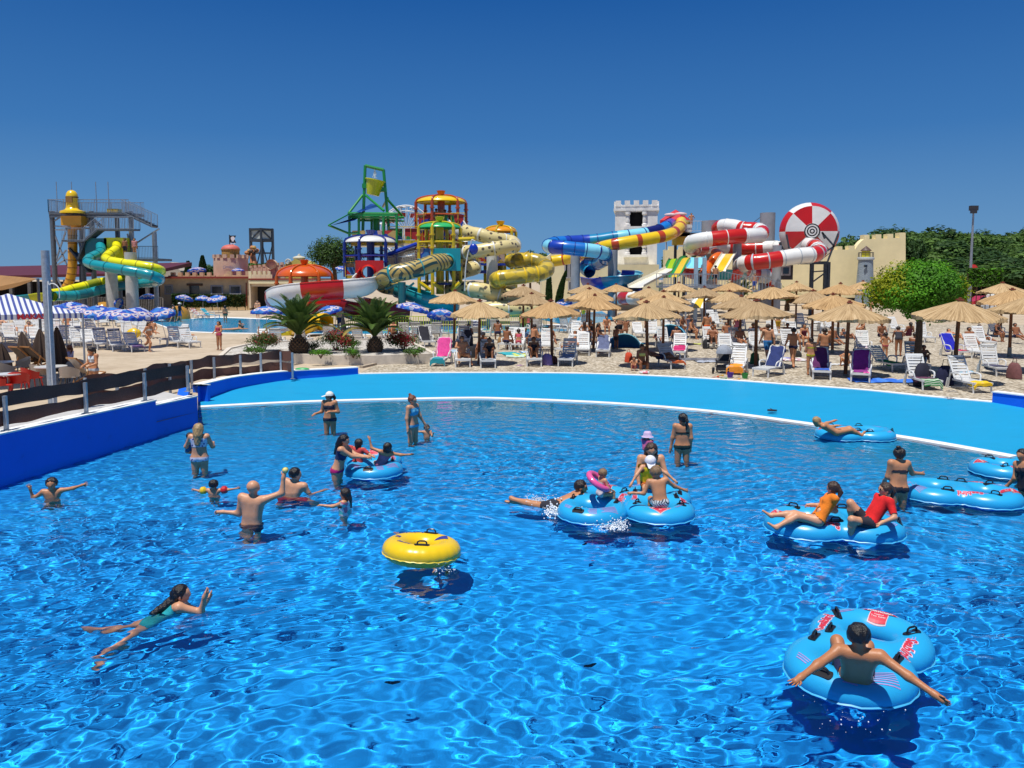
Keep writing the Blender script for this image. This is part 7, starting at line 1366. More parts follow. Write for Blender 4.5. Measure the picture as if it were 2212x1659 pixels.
    if st!='bald':
        C0=hc+hu*.012*S-hf*.006*S; fc=hc+hf*.060*S*hk-hu*.030*S*hk; caps=[]
        if st in('long','wet'):
            q0=hc-hf*.035*S; q1=nk-fw*.055*S+hu*.01*S; q2=pel+T*(.20 if st=='long' else .10)*S-fw*(.075 if st=='long' else .095)*S; caps=[(q0,q1,.05,.05),(q1,q2,.048,.026)]; 
            for s_ in (-1,1): caps+=[(hc+hs*s_*.035*S-hf*.02*S,q1+hs*s_*.03*S,.035,.03),(q1+hs*s_*.03*S,q2+hs*s_*.02*S,.03,.015)]
        elif st=='pony': caps=[(hc-hf*.06*S+hu*.02*S,hc-hf*.085*S-hu*.03*S,.022,.024),(hc-hf*.085*S-hu*.03*S,nk-hf*.07*S-T*.06*S,.024,.008)]
        elif st=='bun': caps=[(hc-hf*.035*S+hu*.072*S*hk,hc-hf*.04*S+hu*.078*S*hk,.024,.024)]
        elif st=='bob': caps=[(hc+hs*s_*.045*S-hf*.02*S,hc+hs*s_*.048*S-hf*.02*S-hu*.06*S,.028,.026) for s_ in(-1,1)]+[(hc-hf*.04*S,hc-hf*.05*S-hu*.06*S,.04,.034)]
        def hfn(P):
            d=np.linalg.norm(P-C0,axis=1)-r0; d=np.maximum(d,-(np.linalg.norm(P-fc,axis=1)-.068*S*hk)); lowp=((P-hc)@hu)+.030*S*hk; 
            if st=='short': d=np.maximum(d,-(lowp))
            else: d=np.maximum(d,-(lowp+.02*S))
            for a,b,ra,rb in caps: d=np.minimum(d,capsd(P,a,b,ra*S,rb*S)[0])
            d=d+.003*S*np.sin(P[:,0]*160/S)*np.sin(P[:,2]*90/S)
            return np.maximum(d,-(np.linalg.norm(P-fc,axis=1)-.055*S*hk))
        pp=np.array([C0+r0*1.1,C0-r0*1.1]+[x for c_ in caps for x in (c_[0]+.06*S,c_[0]-.06*S,c_[1]+.06*S,c_[1]-.06*S)]); HV,HF=nets(hfn,pp.min(0)-.02,pp.max(0)+.02,min(res*.7,.02)*(1 if H>1.2 else .9)); o=arrmesh('hair',HV,HF,HM,t)
    Mh=Matrix((hs,hf,hu)).transposed() # columns hs,hf,hu
    if hat:
        kind,c=hat; hm=c if not isinstance(c,tuple) else fab(c); mb=MB(); r_=.070*S*hk; cc=Vector(hc+hu*.012*S-hf*.004*S)
        if kind=='cap': mb.lathe([(r_*math.cos(a),r_*math.sin(a)) for a in [i*math.pi/2/6 for i in range(7)]],cc,16,ax=Mh); mb.add([cc+Mh@Vector(p) for p in ((-r_*.75,r_*.65,.01),(r_*.75,r_*.65,.01),(r_*.55,r_*1.75,-.02),(0,r_*1.95,-.02),(-r_*.55,r_*1.75,-.02))],[(0,1,2,3,4)])
        else: mb.lathe([(r_*1.5,-r_*.35),(r_*1.02,.0),(r_*.98,r_*.5),(r_*.75,r_*.95),(.01,r_*1.0)],cc,16,ax=Mh)
        mb.build('cap' if kind=='cap' else 'sun_hat',hm,t,sharp=60)
    if face or face is None and res<.026:
        for s_ in (-1,1): mb=MB(); mb.ell(Vector(hc+hs*s_*.019*S*hk+hf*.0475*S*hk+hu*.004*S),(.0085*S,.005*S,.0055*S),8,5,M=Mh); mb.build('eye',pm((.02,.015,.012),.2),t)
        mb=MB(); mb.ell(Vector(hc+hf*.0505*S*hk-hu*.031*S*hk),(.013*S,.004*S,.004*S),8,4,M=Mh); mb.build('mouth',pm((.28,.07,.06),.5),t)
    if shades:
        mb=MB()
        for s_ in (-1,1): mb.ell(Vector(hc+hs*s_*.022*S*hk+hf*.055*S*hk+hu*.004*S),(.017*S,.006*S,.012*S),8,5,M=Mh); mb.beam(Vector(hc+hs*s_*.036*S*hk+hf*.048*S*hk+hu*.006*S),Vector(hc+hs*s_*.058*S*hk-hf*.005*S+hu*.006*S),.004*S)
        mb.build('sunglasses',pm((.01,.01,.012),.15),t)
    if wrist:
        for s_,c in wrist: j=J[s_]; d=nrm(j['wr']-j['el']); a=j['wr']-d*.012*S; MB().cyl(Vector(a),Vector(a+d*.012*S),.0195*S,n=10).build('wristband',pm(c,.4),t)
    if 'beard' in extra: mb=MB(); mb.ell(Vector(hc-hu*.036*S+hf*.028*S),(.03*S,.026*S,.022*S),10,6,M=Mh); mb.build('beard',HM,t)
    t['_']=0; del t['_']; return t,J,pel
def beach(px,py,rz,H,pose,label,z=0,**k): return person(gp(px,py,z),rz,H,pose,label,res=k.pop('res',.03),**k)
DKF=(.02,.02,.03); NVY=(.012,.015,.06)
# standing / walking on the beach
beach(1657,783,184,1.78,'walk','man seen from behind in blue shorts with red waistband walking right of the front post',sk='l',hair=('short','brown'),wear=[('shorts',(.02,.16,.42))],res=.024)
beach(1712,795,182,1.74,'walk','tanned man seen from behind in dark navy swim briefs',sk='m',wear=[('brief',NVY)],hair=('short','black'),res=.024)
beach(1750,811,175,1.50,'front','woman seen from behind in yellow bikini standing near the front row',sk='m',sex='f',wear=[('bottom',(.50,.45,.02)),('top',(.5,.45,.03))],hair=('bun','dark'),res=.024)
beach(1779,798,180,1.74,'front','broad man seen from behind in dark brown swim shorts beside the woman in yellow',sk='m',wear=[('trunks',(.05,.025,.025))],hair=('short','dark'),res=.024,fat=1.06)
beach(1911,778,180,1.28,'hips','girl seen from behind in pink bikini bottom beside the round tree',sk='m',sex='f',wear=[('bottom',(.55,.04,.12))],hair=('bun','dark'))
beach(1331,755,150,1.25,'stand','boy in dark trunks standing in front of the blue pop-up tent',sk='d',wear=[('trunks',DKF)],over=dict(al=((-1,0,.05),(-1,0,.1))))
beach(1293,764,60,1.55,'front','woman in black bikini facing the boy beside the umbrella post',sk='d',sex='f',wear=[('bottom',DKF),('top',DKF)],hair=('long','dark'))
beach(1262,750,175,1.45,'hips','girl in green bikini bottom with hands on hips seen from behind',sk='m',sex='f',wear=[('bottom',(.01,.10,.05)),('top',(.25,.1,.1))],hair=('long','brown'))
beach(1527,737,190,1.75,'walk','man in bright orange shorts seen from behind under the umbrellas',sk='m',wear=[('trunks',(.75,.10,.01))],fat=1.05)
beach(1338,735,200,1.7,'hips','pink skinned heavy man standing by the far thatched umbrella',sk='l',fat=1.15,wear=[('trunks',DKF)],hair=('short','grey'))
beach(1680,722,180,1.6,'hips','person wrapped in a mustard towel behind the loungers',sk='m',wear=[('shorts',(.45,.26,.02))])
# left side
beach(322,760,68,1.66,'run','slim woman in white bikini running right past the terrace loungers',sk='m',sex='f',wear=[('bottom',(.6,.58,.55)),('top',(.6,.58,.55))],hair=('long','brown'),res=.024)
beach(474,757,-20,1.55,'front','girl in pink and maroon swimsuit walking beside the small pool',sk='m',sex='f',wear=[('suit',(.42,.05,.12))],hair=('bob','dark'),res=.026)
beach(205,856,-25,1.62,'front','young woman in white sports bikini looking down beside the honey wood deck chair',sk='m',sex='f',wear=[('bottom',(.42,.48,.56)),('crop',(.62,.66,.70))],hair=('pony','dark'),res=.02,headdir=((0,-1,-.9),(0,-.5,.9)),face=True)
beach(375,697,120,1.6,'walk','boy in blue shorts walking on the deck by the small pool',sk='l',wear=[('trunks',(.02,.12,.4))]); beach(389,696,100,1.72,'walk','man in black shirt and blue shorts with white cap walking by the small pool',sk='l',wear=[('shirt',DKF),('shorts',(.02,.12,.4))],hat=('cap',(.7,.7,.7)))
beach(487,698,190,1.5,'stand','girl with dark hair and bikini standing at the far pool edge',sk='m',sex='f',wear=[('bottom',DKF),('top',DKF)],hair=('bob','dark'))
beach(542,668,0,1.6,'front','left woman in pale bikini before the dark opening',sk='l',sex='f',wear=[('bottom',(.6,.5,.4)),('top',(.6,.5,.4))]); beach(552,667,0,1.75,'front','bare chested man standing between the two women at the dark opening',sk='l'); beach(557,688,0,1.72,'front','bearded man in yellow swim shorts near the tunnel slide',sk='l',wear=[('trunks',(.65,.65,.03))],fat=1.12); beach(566,666,0,1.66,'stand','right woman in beige bikini before the dark opening',sk='l',sex='f',wear=[('bottom',(.5,.4,.3)),('top',(.5,.4,.3))])
beach(735,716,185,1.76,'walk','man in dark navy shorts walking away between the palms',sk='l',wear=[('shorts',NVY)],hair=('bald','dark'),res=.026)
# people on towers
def up(c,x,y,Y,rz,H,pose,label,**k): p=aq(c,x,y,Y); return person(p,rz,H,pose,label,res=.035,**k)
up('E',660,700,62.8,180,1.75,'hips','left bare backed youth on the yellow domed tower',sk='m',wear=[('trunks',DKF)]); up('E',750,700,62.8,0,1.75,'front','bare chested youth facing the camera on the yellow domed tower',sk='m',wear=[('trunks',NVY)]); up('E',800,705,63.2,0,1.7,'front','third youth partly hidden on the yellow domed tower',sk='d',wear=[('trunks',DKF)]); up('E',892,700,63,0,1.3,'stand','small boy at the right rail of the yellow domed tower',sk='d'); up('E',515,700,63,0,1.3,'stand','child in blue top at the left rail of the yellow domed tower',sk='m',wear=[('shirt',(.05,.3,.5))])
up('H',440,1060,66.8,180,1.78,'stand','man in dark trunks standing on the grey metal platform',sk='m',wear=[('trunks',DKF)],hair=('short','dark')); up('H',880,1125,66.8,0,1.6,'stand','person in blue shorts on the metal stair landing',sk='l',wear=[('shorts',(.05,.1,.4))]); up('H',170,410,83.6,0,1.6,'hips','person on the high launch platform beside the yellow tube start',sk='m'); up('A',1405,985,71.4,0,1.7,'stand','dark haired person waiting on the left slide tower deck',sk='d',wear=[('shorts',DKF)]); up('A',1515,985,71.4,0,1.7,'stand','second person on the left slide tower deck in pink',sk='m',wear=[('shirt',(.5,.2,.2))])
beach(1881,678,0,1.5,'front','child standing far back beside the yellow wall and the round tree',sk='l',hair=('bob','brown')); beach(1260,690,10,1.5,'stand','child in yellow shorts at the far pool edge',sk='m',wear=[('shorts',(.6,.45,.03))]); beach(1425,690,20,1.2,'ground','child crouching at the far blue pool',sk='m')
# seated / lying people on loungers
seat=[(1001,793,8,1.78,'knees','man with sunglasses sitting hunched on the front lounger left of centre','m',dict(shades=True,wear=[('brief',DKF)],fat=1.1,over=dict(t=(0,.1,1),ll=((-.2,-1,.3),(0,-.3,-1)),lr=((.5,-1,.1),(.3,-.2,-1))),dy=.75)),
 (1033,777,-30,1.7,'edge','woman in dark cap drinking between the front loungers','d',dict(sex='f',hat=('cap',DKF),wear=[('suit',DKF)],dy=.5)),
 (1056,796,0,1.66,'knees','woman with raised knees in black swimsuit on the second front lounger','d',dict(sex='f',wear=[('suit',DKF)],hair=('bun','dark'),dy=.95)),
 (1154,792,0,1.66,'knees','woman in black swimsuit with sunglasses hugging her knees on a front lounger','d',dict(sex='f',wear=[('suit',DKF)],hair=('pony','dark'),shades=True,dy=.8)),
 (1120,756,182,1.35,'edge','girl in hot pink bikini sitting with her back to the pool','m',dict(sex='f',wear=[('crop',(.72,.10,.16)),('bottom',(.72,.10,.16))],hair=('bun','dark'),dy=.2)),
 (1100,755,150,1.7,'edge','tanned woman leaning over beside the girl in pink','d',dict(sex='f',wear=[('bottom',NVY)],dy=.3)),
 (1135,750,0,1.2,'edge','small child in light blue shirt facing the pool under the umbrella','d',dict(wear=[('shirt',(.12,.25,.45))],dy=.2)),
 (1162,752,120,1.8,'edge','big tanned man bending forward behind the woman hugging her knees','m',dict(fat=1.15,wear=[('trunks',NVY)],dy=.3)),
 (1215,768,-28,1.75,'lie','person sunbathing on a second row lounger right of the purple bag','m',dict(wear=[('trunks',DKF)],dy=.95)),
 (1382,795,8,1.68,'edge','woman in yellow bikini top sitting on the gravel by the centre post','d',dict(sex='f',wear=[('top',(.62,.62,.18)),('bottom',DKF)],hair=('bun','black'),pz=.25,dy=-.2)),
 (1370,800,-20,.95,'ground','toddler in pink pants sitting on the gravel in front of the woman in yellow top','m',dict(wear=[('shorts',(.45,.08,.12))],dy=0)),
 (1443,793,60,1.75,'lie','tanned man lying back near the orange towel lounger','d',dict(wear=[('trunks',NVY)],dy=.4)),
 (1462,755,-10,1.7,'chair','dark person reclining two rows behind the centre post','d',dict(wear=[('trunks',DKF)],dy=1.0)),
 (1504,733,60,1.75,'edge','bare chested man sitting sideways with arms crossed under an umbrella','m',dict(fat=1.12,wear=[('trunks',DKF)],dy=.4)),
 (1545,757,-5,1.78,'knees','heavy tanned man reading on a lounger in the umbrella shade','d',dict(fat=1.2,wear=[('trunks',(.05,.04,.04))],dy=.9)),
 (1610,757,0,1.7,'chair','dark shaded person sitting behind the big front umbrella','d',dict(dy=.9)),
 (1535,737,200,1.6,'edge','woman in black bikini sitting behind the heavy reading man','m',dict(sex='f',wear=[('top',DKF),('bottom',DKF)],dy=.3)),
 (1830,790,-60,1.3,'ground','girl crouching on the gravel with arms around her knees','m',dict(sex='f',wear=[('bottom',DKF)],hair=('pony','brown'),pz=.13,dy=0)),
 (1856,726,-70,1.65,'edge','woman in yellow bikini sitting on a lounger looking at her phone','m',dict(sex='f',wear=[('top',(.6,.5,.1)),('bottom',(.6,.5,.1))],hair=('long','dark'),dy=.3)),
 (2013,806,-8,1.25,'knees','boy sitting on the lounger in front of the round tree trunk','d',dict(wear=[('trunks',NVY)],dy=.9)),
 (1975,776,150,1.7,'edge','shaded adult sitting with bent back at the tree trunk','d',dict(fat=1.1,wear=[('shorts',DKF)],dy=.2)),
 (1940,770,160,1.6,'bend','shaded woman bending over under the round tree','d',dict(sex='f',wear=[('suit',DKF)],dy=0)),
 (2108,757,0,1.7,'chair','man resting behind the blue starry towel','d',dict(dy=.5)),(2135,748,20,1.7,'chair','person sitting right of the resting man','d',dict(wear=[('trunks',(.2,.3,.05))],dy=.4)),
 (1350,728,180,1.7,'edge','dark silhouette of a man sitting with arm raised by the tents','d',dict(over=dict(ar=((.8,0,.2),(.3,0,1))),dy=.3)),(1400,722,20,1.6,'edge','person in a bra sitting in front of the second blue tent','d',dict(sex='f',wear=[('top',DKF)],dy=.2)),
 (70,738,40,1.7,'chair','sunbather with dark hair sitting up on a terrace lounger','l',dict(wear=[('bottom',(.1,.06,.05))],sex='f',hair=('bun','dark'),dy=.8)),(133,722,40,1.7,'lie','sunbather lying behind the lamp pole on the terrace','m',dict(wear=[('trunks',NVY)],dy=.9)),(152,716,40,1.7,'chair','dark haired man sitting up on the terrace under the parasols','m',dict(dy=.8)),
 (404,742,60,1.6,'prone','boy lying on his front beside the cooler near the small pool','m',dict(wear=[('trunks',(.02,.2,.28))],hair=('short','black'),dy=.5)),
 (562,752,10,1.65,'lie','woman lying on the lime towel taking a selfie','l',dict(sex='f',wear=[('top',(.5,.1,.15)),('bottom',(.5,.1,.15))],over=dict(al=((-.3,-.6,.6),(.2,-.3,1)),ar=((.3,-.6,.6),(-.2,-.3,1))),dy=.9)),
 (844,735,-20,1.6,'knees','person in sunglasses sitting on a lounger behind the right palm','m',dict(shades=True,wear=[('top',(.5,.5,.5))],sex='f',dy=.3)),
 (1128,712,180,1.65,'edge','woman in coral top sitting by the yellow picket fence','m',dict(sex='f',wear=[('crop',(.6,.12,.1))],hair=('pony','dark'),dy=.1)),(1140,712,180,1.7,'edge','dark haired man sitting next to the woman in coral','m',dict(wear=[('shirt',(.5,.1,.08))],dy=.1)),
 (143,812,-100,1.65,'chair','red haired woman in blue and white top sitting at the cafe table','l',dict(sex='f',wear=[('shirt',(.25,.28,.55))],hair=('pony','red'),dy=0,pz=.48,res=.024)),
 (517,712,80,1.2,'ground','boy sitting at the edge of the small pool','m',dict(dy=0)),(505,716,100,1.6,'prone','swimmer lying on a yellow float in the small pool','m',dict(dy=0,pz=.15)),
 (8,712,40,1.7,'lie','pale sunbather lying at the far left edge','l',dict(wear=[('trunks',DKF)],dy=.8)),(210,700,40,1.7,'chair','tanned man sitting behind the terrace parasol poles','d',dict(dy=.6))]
for x,y,rz,H,ps,lb,sk,k in seat:
    k=dict(k); dy=k.pop('dy'); p=gp(x,y); a=R(rz); p=p+Vector((-math.sin(a)*dy,math.cos(a)*dy,0)); person(p,rz,H,ps,lb,sk=sk,res=k.pop('res',.03),**k)

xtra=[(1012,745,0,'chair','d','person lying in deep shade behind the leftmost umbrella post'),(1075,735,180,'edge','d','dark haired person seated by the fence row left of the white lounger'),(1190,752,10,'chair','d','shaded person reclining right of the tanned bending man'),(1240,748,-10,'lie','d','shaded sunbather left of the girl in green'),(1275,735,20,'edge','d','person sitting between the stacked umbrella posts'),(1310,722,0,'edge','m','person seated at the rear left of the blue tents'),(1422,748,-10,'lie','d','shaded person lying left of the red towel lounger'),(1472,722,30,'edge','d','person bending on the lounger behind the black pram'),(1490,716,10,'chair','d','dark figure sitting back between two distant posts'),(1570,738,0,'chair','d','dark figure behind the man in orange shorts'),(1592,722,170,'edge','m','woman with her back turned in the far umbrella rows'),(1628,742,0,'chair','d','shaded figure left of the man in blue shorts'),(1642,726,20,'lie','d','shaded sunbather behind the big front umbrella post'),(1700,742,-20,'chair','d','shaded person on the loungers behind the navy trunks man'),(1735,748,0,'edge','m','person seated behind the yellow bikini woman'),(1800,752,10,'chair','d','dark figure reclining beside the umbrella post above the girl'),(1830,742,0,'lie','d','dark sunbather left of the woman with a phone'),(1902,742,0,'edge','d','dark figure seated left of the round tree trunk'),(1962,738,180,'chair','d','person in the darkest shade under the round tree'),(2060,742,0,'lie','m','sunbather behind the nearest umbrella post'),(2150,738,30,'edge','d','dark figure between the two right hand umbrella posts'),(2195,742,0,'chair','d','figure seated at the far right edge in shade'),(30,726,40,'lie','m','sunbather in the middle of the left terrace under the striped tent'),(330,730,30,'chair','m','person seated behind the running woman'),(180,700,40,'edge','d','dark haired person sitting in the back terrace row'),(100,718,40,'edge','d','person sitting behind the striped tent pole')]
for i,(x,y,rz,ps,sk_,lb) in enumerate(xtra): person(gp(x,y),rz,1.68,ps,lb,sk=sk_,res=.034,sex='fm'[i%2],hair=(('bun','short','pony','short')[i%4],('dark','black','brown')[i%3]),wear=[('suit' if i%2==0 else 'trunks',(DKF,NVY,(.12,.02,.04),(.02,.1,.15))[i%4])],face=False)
# ---------------------------------------------------------------- inflatable tubes and the people in the wave pool
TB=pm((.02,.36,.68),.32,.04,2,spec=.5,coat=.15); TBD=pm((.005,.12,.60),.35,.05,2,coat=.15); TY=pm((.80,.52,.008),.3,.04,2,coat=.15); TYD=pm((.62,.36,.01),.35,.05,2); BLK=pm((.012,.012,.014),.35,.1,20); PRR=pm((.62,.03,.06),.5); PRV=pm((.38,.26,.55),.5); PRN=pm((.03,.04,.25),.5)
def tube_float(double,label,s=1.):
    t=empty('double_tube' if double else 'swim_tube',(0,0,0),0,label,'inflatable tube','blue two seat inflatable tubes' if double else None)
    Rm,r,cx,sq=(.405,.20,.385,.84) if double else (.375,.18,0,.86); cs=[-cx,cx] if double else [0]
    def fn(P):
        ds=[]
        for c in cs: ds.append(np.sqrt((np.hypot(P[:,0]-c,P[:,1])-Rm)**2+(P[:,2]/sq)**2)-r)
        if len(ds)==1: return ds[0]+.004*np.maximum(0,np.cos(24*np.arctan2(P[:,1],P[:,0])))*(np.hypot(P[:,0],P[:,1])>Rm+r*.6)
        k=.10; h=np.clip(.5+.5*(ds[1]-ds[0])/k,0,1); return ds[1]*(1-h)+ds[0]*h-k*h*(1-h)
    L=cx+Rm+r+.06; V,F=nets(fn,(-L,-Rm-r-.06,-r),(L,Rm+r+.06,r),.024)
    e=np.cross(V[F[:,1]]-V[F[:,0]],V[F[:,2]]-V[F[:,0]]); c=V[F].mean(1)
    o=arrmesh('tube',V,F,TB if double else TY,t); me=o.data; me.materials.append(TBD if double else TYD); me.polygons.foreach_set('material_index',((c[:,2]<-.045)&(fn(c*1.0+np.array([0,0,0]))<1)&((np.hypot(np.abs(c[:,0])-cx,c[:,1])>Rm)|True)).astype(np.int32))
    me.update(); import bmesh; bm=bmesh.new(); bm.from_mesh(me); bmesh.ops.recalc_face_normals(bm,faces=bm.faces); bm.to_mesh(me); bm.free(); o.cycles.is_caustics_receiver=True
    pts=[]
    for i in range(72):
        a=2*math.pi*i/72; lo,hi=.2,1.6; d=np.array([math.cos(a),math.sin(a)])
        # march outward from outside in
        ts=np.arange(1.4,.2,-.01); P=np.stack([d[0]*ts,d[1]*ts,np.full(len(ts),-.04)],1); f=fn(P); k=np.argmax(f<0); pts.append(Vector((d[0]*ts[k]*1.012,d[1]*ts[k]*1.012,-.045+.006*math.sin(i*2.2))))
    mb=MB(); mb.tube(pts+[pts[0],pts[1]],.011,4,caps=False); mb.build('seam_flange',pm((.06,.42,.70) if double else (.75,.55,.05),.4),t)
    def zt(x,y):
        lo=0.; hi=.3
        if fn(np.array([[x,y,0.]]))[0]>0: return 0.
        for _ in range(14):
            m=(lo+hi)/2
            if fn(np.array([[x,y,m]]))[0]<0: lo=m
            else: hi=m
        return lo
    def lay(x0,y0,ang,off=.004):
        ca,sa=math.cos(ang),math.sin(ang)
        def f(u,v): x=x0+u*ca-v*sa; y=y0+u*sa+v*ca; return (x,y,zt(x,y)+off)
        return f
    def poly(ptsl,mat,nm,fn_): 
        vs=[];fs=[]; P2=[Vector((a,b,0)) for a,b in ptsl]; tr=tessellate_polygon([P2]); mb=MB()
        for tri in tr:
            A,B_,C_=[P2[i] for i in tri]; n=5; b0=len(mb.v); idx={}
            for i in range(n+1):
                for j in range(n+1-i): p=A*(i/n)+B_*(j/n)+C_*((n-i-j)/n); idx[i,j]=len(mb.v); mb.v.append(fn_(p.x,p.y))
            for i in range(n):
                for j in range(n-i):
                    mb.f.append((idx[i,j],idx[i+1,j],idx[i,j+1])); mb.m.append(0)
                    if i+j<n-1: mb.f.append((idx[i+1,j],idx[i+1,j+1],idx[i,j+1])); mb.m.append(0)
        return mb.build(nm,mat,t,sharp=0)
    def handle(x,y,ang):
        z=zt(x,y)-.005; ca,sa=math.cos(ang),math.sin(ang); mb=MB(); T=lambda u,v,w:Vector((x+u*ca-v*sa,y+u*sa+v*ca,w+zt(x+u*ca-v*sa,y+u*sa+v*ca)))
        mb.prism([(.075+.032*math.cos(a) if math.cos(a)>0 else -.075+.032*math.cos(a),.042*math.sin(a)) for a in [i*math.pi/6+.01 for i in range(12)]],-.006,.012,T=T)
        mb.tube([Vector((x+u*ca,y+u*sa,z+h)) for u,h in ((-.07,.0),(-.06,.045),(-.035,.06),(.035,.06),(.06,.045),(.07,.0))],.011,6); mb.build('handle',BLK,t)
    if double:
        for x,y,a in ((.50,.37,.5),(.50,-.37,-.5),(-.22,.39,0),(-.22,-.39,0),(-.88,.12,1.4),(.05,.31,.1)): handle(x,y,a)
        for x,y,a in ((.12,-.41,math.pi),(.22,.42,0),):
            textmesh('Seabird',.13,pm((.62,.5,.62)),'lettering',t,lay(x,y,a,.004),bold=.014); textmesh('Seabird',.13,PRR,'lettering',t,lay(x,y,a,.008),bold=.004)
        ar=[(0,.17),(.17,.02),(.085,.02),(.085,-.13),(-.085,-.13),(-.085,.02),(-.17,.02)]; f=lay(.76,0,-math.pi/2,.005); poly([(a*1.1,b*1.1) for a,b in ar],pm((.62,.45,.48)),'arrow_outline',f); f=lay(.76,0,-math.pi/2,.009); poly(ar,PRR,'arrow_sign',f)
        textmesh('FORWARD',.052,WHT,'lettering',t,lay(.79,0,-math.pi/2,.013),bold=.002); textmesh('CE',.04,WHT,'lettering',t,lay(.855,0,-math.pi/2,.013)); textmesh('Seabird\nTwo Tubes',.032,WHT,'lettering',t,lay(.715,0,-math.pi/2,.013))
        for x0,y0,a,n,w_ in ((-.62,-.30,2.2,7,.30),(-.78,-.1,1.75,6,.16),(-.70,.33,.9,3,.2),(.62,.30,-.6,2,.2),(.30,-.44,.1,2,.18)):
            f=lay(x0,y0,a,.005)
            for i in range(n): poly([(-w_/2,i*.024),(w_/2*(1-.2*(i%3)),i*.024),(w_/2*(1-.2*(i%3)),i*.024+.009),(-w_/2,i*.024+.009)],PRV,'warning_text',f)
    else:
        handle(.0,-.36,0); handle(.12,.36,-.3)
        f=lay(.30,.14,-.6,.005); poly([(-.12,-.06),(.12,-.06),(.0,.09)],PRN,'triangle_mark',f)
        textmesh('Seabird',.09,PRN,'lettering',t,lay(-.12,.36,math.pi+.2,.005),bold=.003); textmesh('Seabird',.075,PRN,'lettering',t,lay(-.25,-.24,-.7,.005),bold=.003); textmesh('SB',.09,PRN,'lettering',t,lay(-.34,.08,1.2,.005),bold=.003)
    return t
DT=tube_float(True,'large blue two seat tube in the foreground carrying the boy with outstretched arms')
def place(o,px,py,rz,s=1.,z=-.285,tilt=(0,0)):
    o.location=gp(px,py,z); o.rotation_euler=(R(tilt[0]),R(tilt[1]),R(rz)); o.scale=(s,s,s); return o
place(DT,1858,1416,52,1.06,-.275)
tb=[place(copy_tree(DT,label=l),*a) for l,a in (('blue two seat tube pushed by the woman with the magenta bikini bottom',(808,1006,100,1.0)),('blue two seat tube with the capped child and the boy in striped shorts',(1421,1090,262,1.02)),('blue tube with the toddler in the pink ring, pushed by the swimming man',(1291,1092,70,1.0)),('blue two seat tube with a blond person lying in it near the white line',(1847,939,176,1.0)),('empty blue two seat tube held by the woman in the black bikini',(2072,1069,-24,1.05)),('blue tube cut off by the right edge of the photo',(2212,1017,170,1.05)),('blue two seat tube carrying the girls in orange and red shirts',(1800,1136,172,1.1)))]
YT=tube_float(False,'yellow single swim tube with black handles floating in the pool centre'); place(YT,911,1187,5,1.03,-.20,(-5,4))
def wv(rz,v): a=R(-rz); x,y,z=v; return (x*math.cos(a)-y*math.sin(a),x*math.sin(a)+y*math.cos(a),z)
def pool(px,py,wl,rz,H,pose,label,z=ZW,arms=None,legs=None,t=None,head=None,**k):
    """px,py: where the body meets the water; wl: body height below water; arms, legs, t as world directions (l = image left)"""
    over=dict(k.pop('over',{}) or {}); fl=math.cos(R(rz))<-.05
    if t: over['t']=wv(rz,t)
    if arms: A=[tuple(wv(rz,d) for d in a) for a in arms]; A=A[::-1] if fl else A; over['al'],over['ar']=A
    if legs: A=[tuple(wv(rz,d) for d in a) for a in legs]; A=A[::-1] if fl else A; over['ll'],over['lr']=A
    if head: k['headdir']=(wv(rz,head[0]),wv(rz,head[1]))
    p=gp(px,py,z); pz=k.pop('pz',None); loc=Vector((p.x,p.y,0 if pz is not None else z-wl))
    return person(loc,rz,H,pose,label,over=over,res=k.pop('res',.02),recv=True,pz=pz,**k)
FLW=pattmat('floral_print','spots',(.62,.60,.68),(.04,.02,.22),scale=16.)
pool(432,1015,.62,186,1.66,'stand','blonde woman in purple floral bikini seen from behind, holding a small child by the wall',sk='l',sex='f',hair=('long','blond'),wear=[('bottom',FLW),('suit2',DKF),('crop',FLW)],arms=(((-.5,.25,-.8),(-.1,.9,.1)),((.3,.4,-.85),(-.3,.85,.1))),fat=1.08)
pool(409,1012,0,150,.85,'edge','small child with dark hair carried on the arm of the blonde woman',sk='m',pz=.02,z=ZW,hair=('short','dark'),wear=[('shirt',(.02,.15,.3))])
pool(113,1073,.99,18,1.36,'stand','boy with raised hand standing chest deep beside the left pool wall',sk='m',hair=('short','dark'),arms=(((-.75,-.1,-.55),(-.1,-.2,1)),((.95,.1,.15),(1,-.1,.35))),hands='open',face=True)
t_,J_,_p=pool(462,1066,.76,178,1.02,'stand','toddler seen from behind wearing red and yellow armbands',sk='l',hair=('short','black'),arms=(((-.9,0,-.1),(-.7,.5,0)),((.9,0,.05),(.7,.5,0))),wear=[('armband',(paint((.55,.02,.02)),paint((.75,.5,.02))))])
t_,J_,_p=pool(543,1128,1.06,172,1.82,'stand','bald man seen from behind throwing a ball, hip deep in dark trunks',sk='l',hair=('bald','dark'),fat=1.06,wear=[('trunks',(.015,.012,.04))],arms=(((-.25,.1,-1),(-.95,-.1,.12)),((.75,.2,.25),(.1,.1,1))),hands='grip',t=(.08,0,1),wrist=[(1,(.05,.05,.3))])
h_=J_[-1]; hw=Matrix.Rotation(R(172),3,'Z')@Vector(h_['hd']+h_['hdv']*.045)+t_.location; mb=MB(); mb.ell(hw,(.052,.052,.05),14,8); mb.tube([hw+Vector((.053*math.cos(a),.02*math.sin(a*2),.05*math.sin(a))) for a in [i*math.pi/8 for i in range(17)]],.004,4,k=1); tag(mb.build('water_ball',[pm((.75,.6,.2),.5),pm((.1,.25,.1))],loc=hw),'small yellow ball held up in the hand of the bald man','ball')
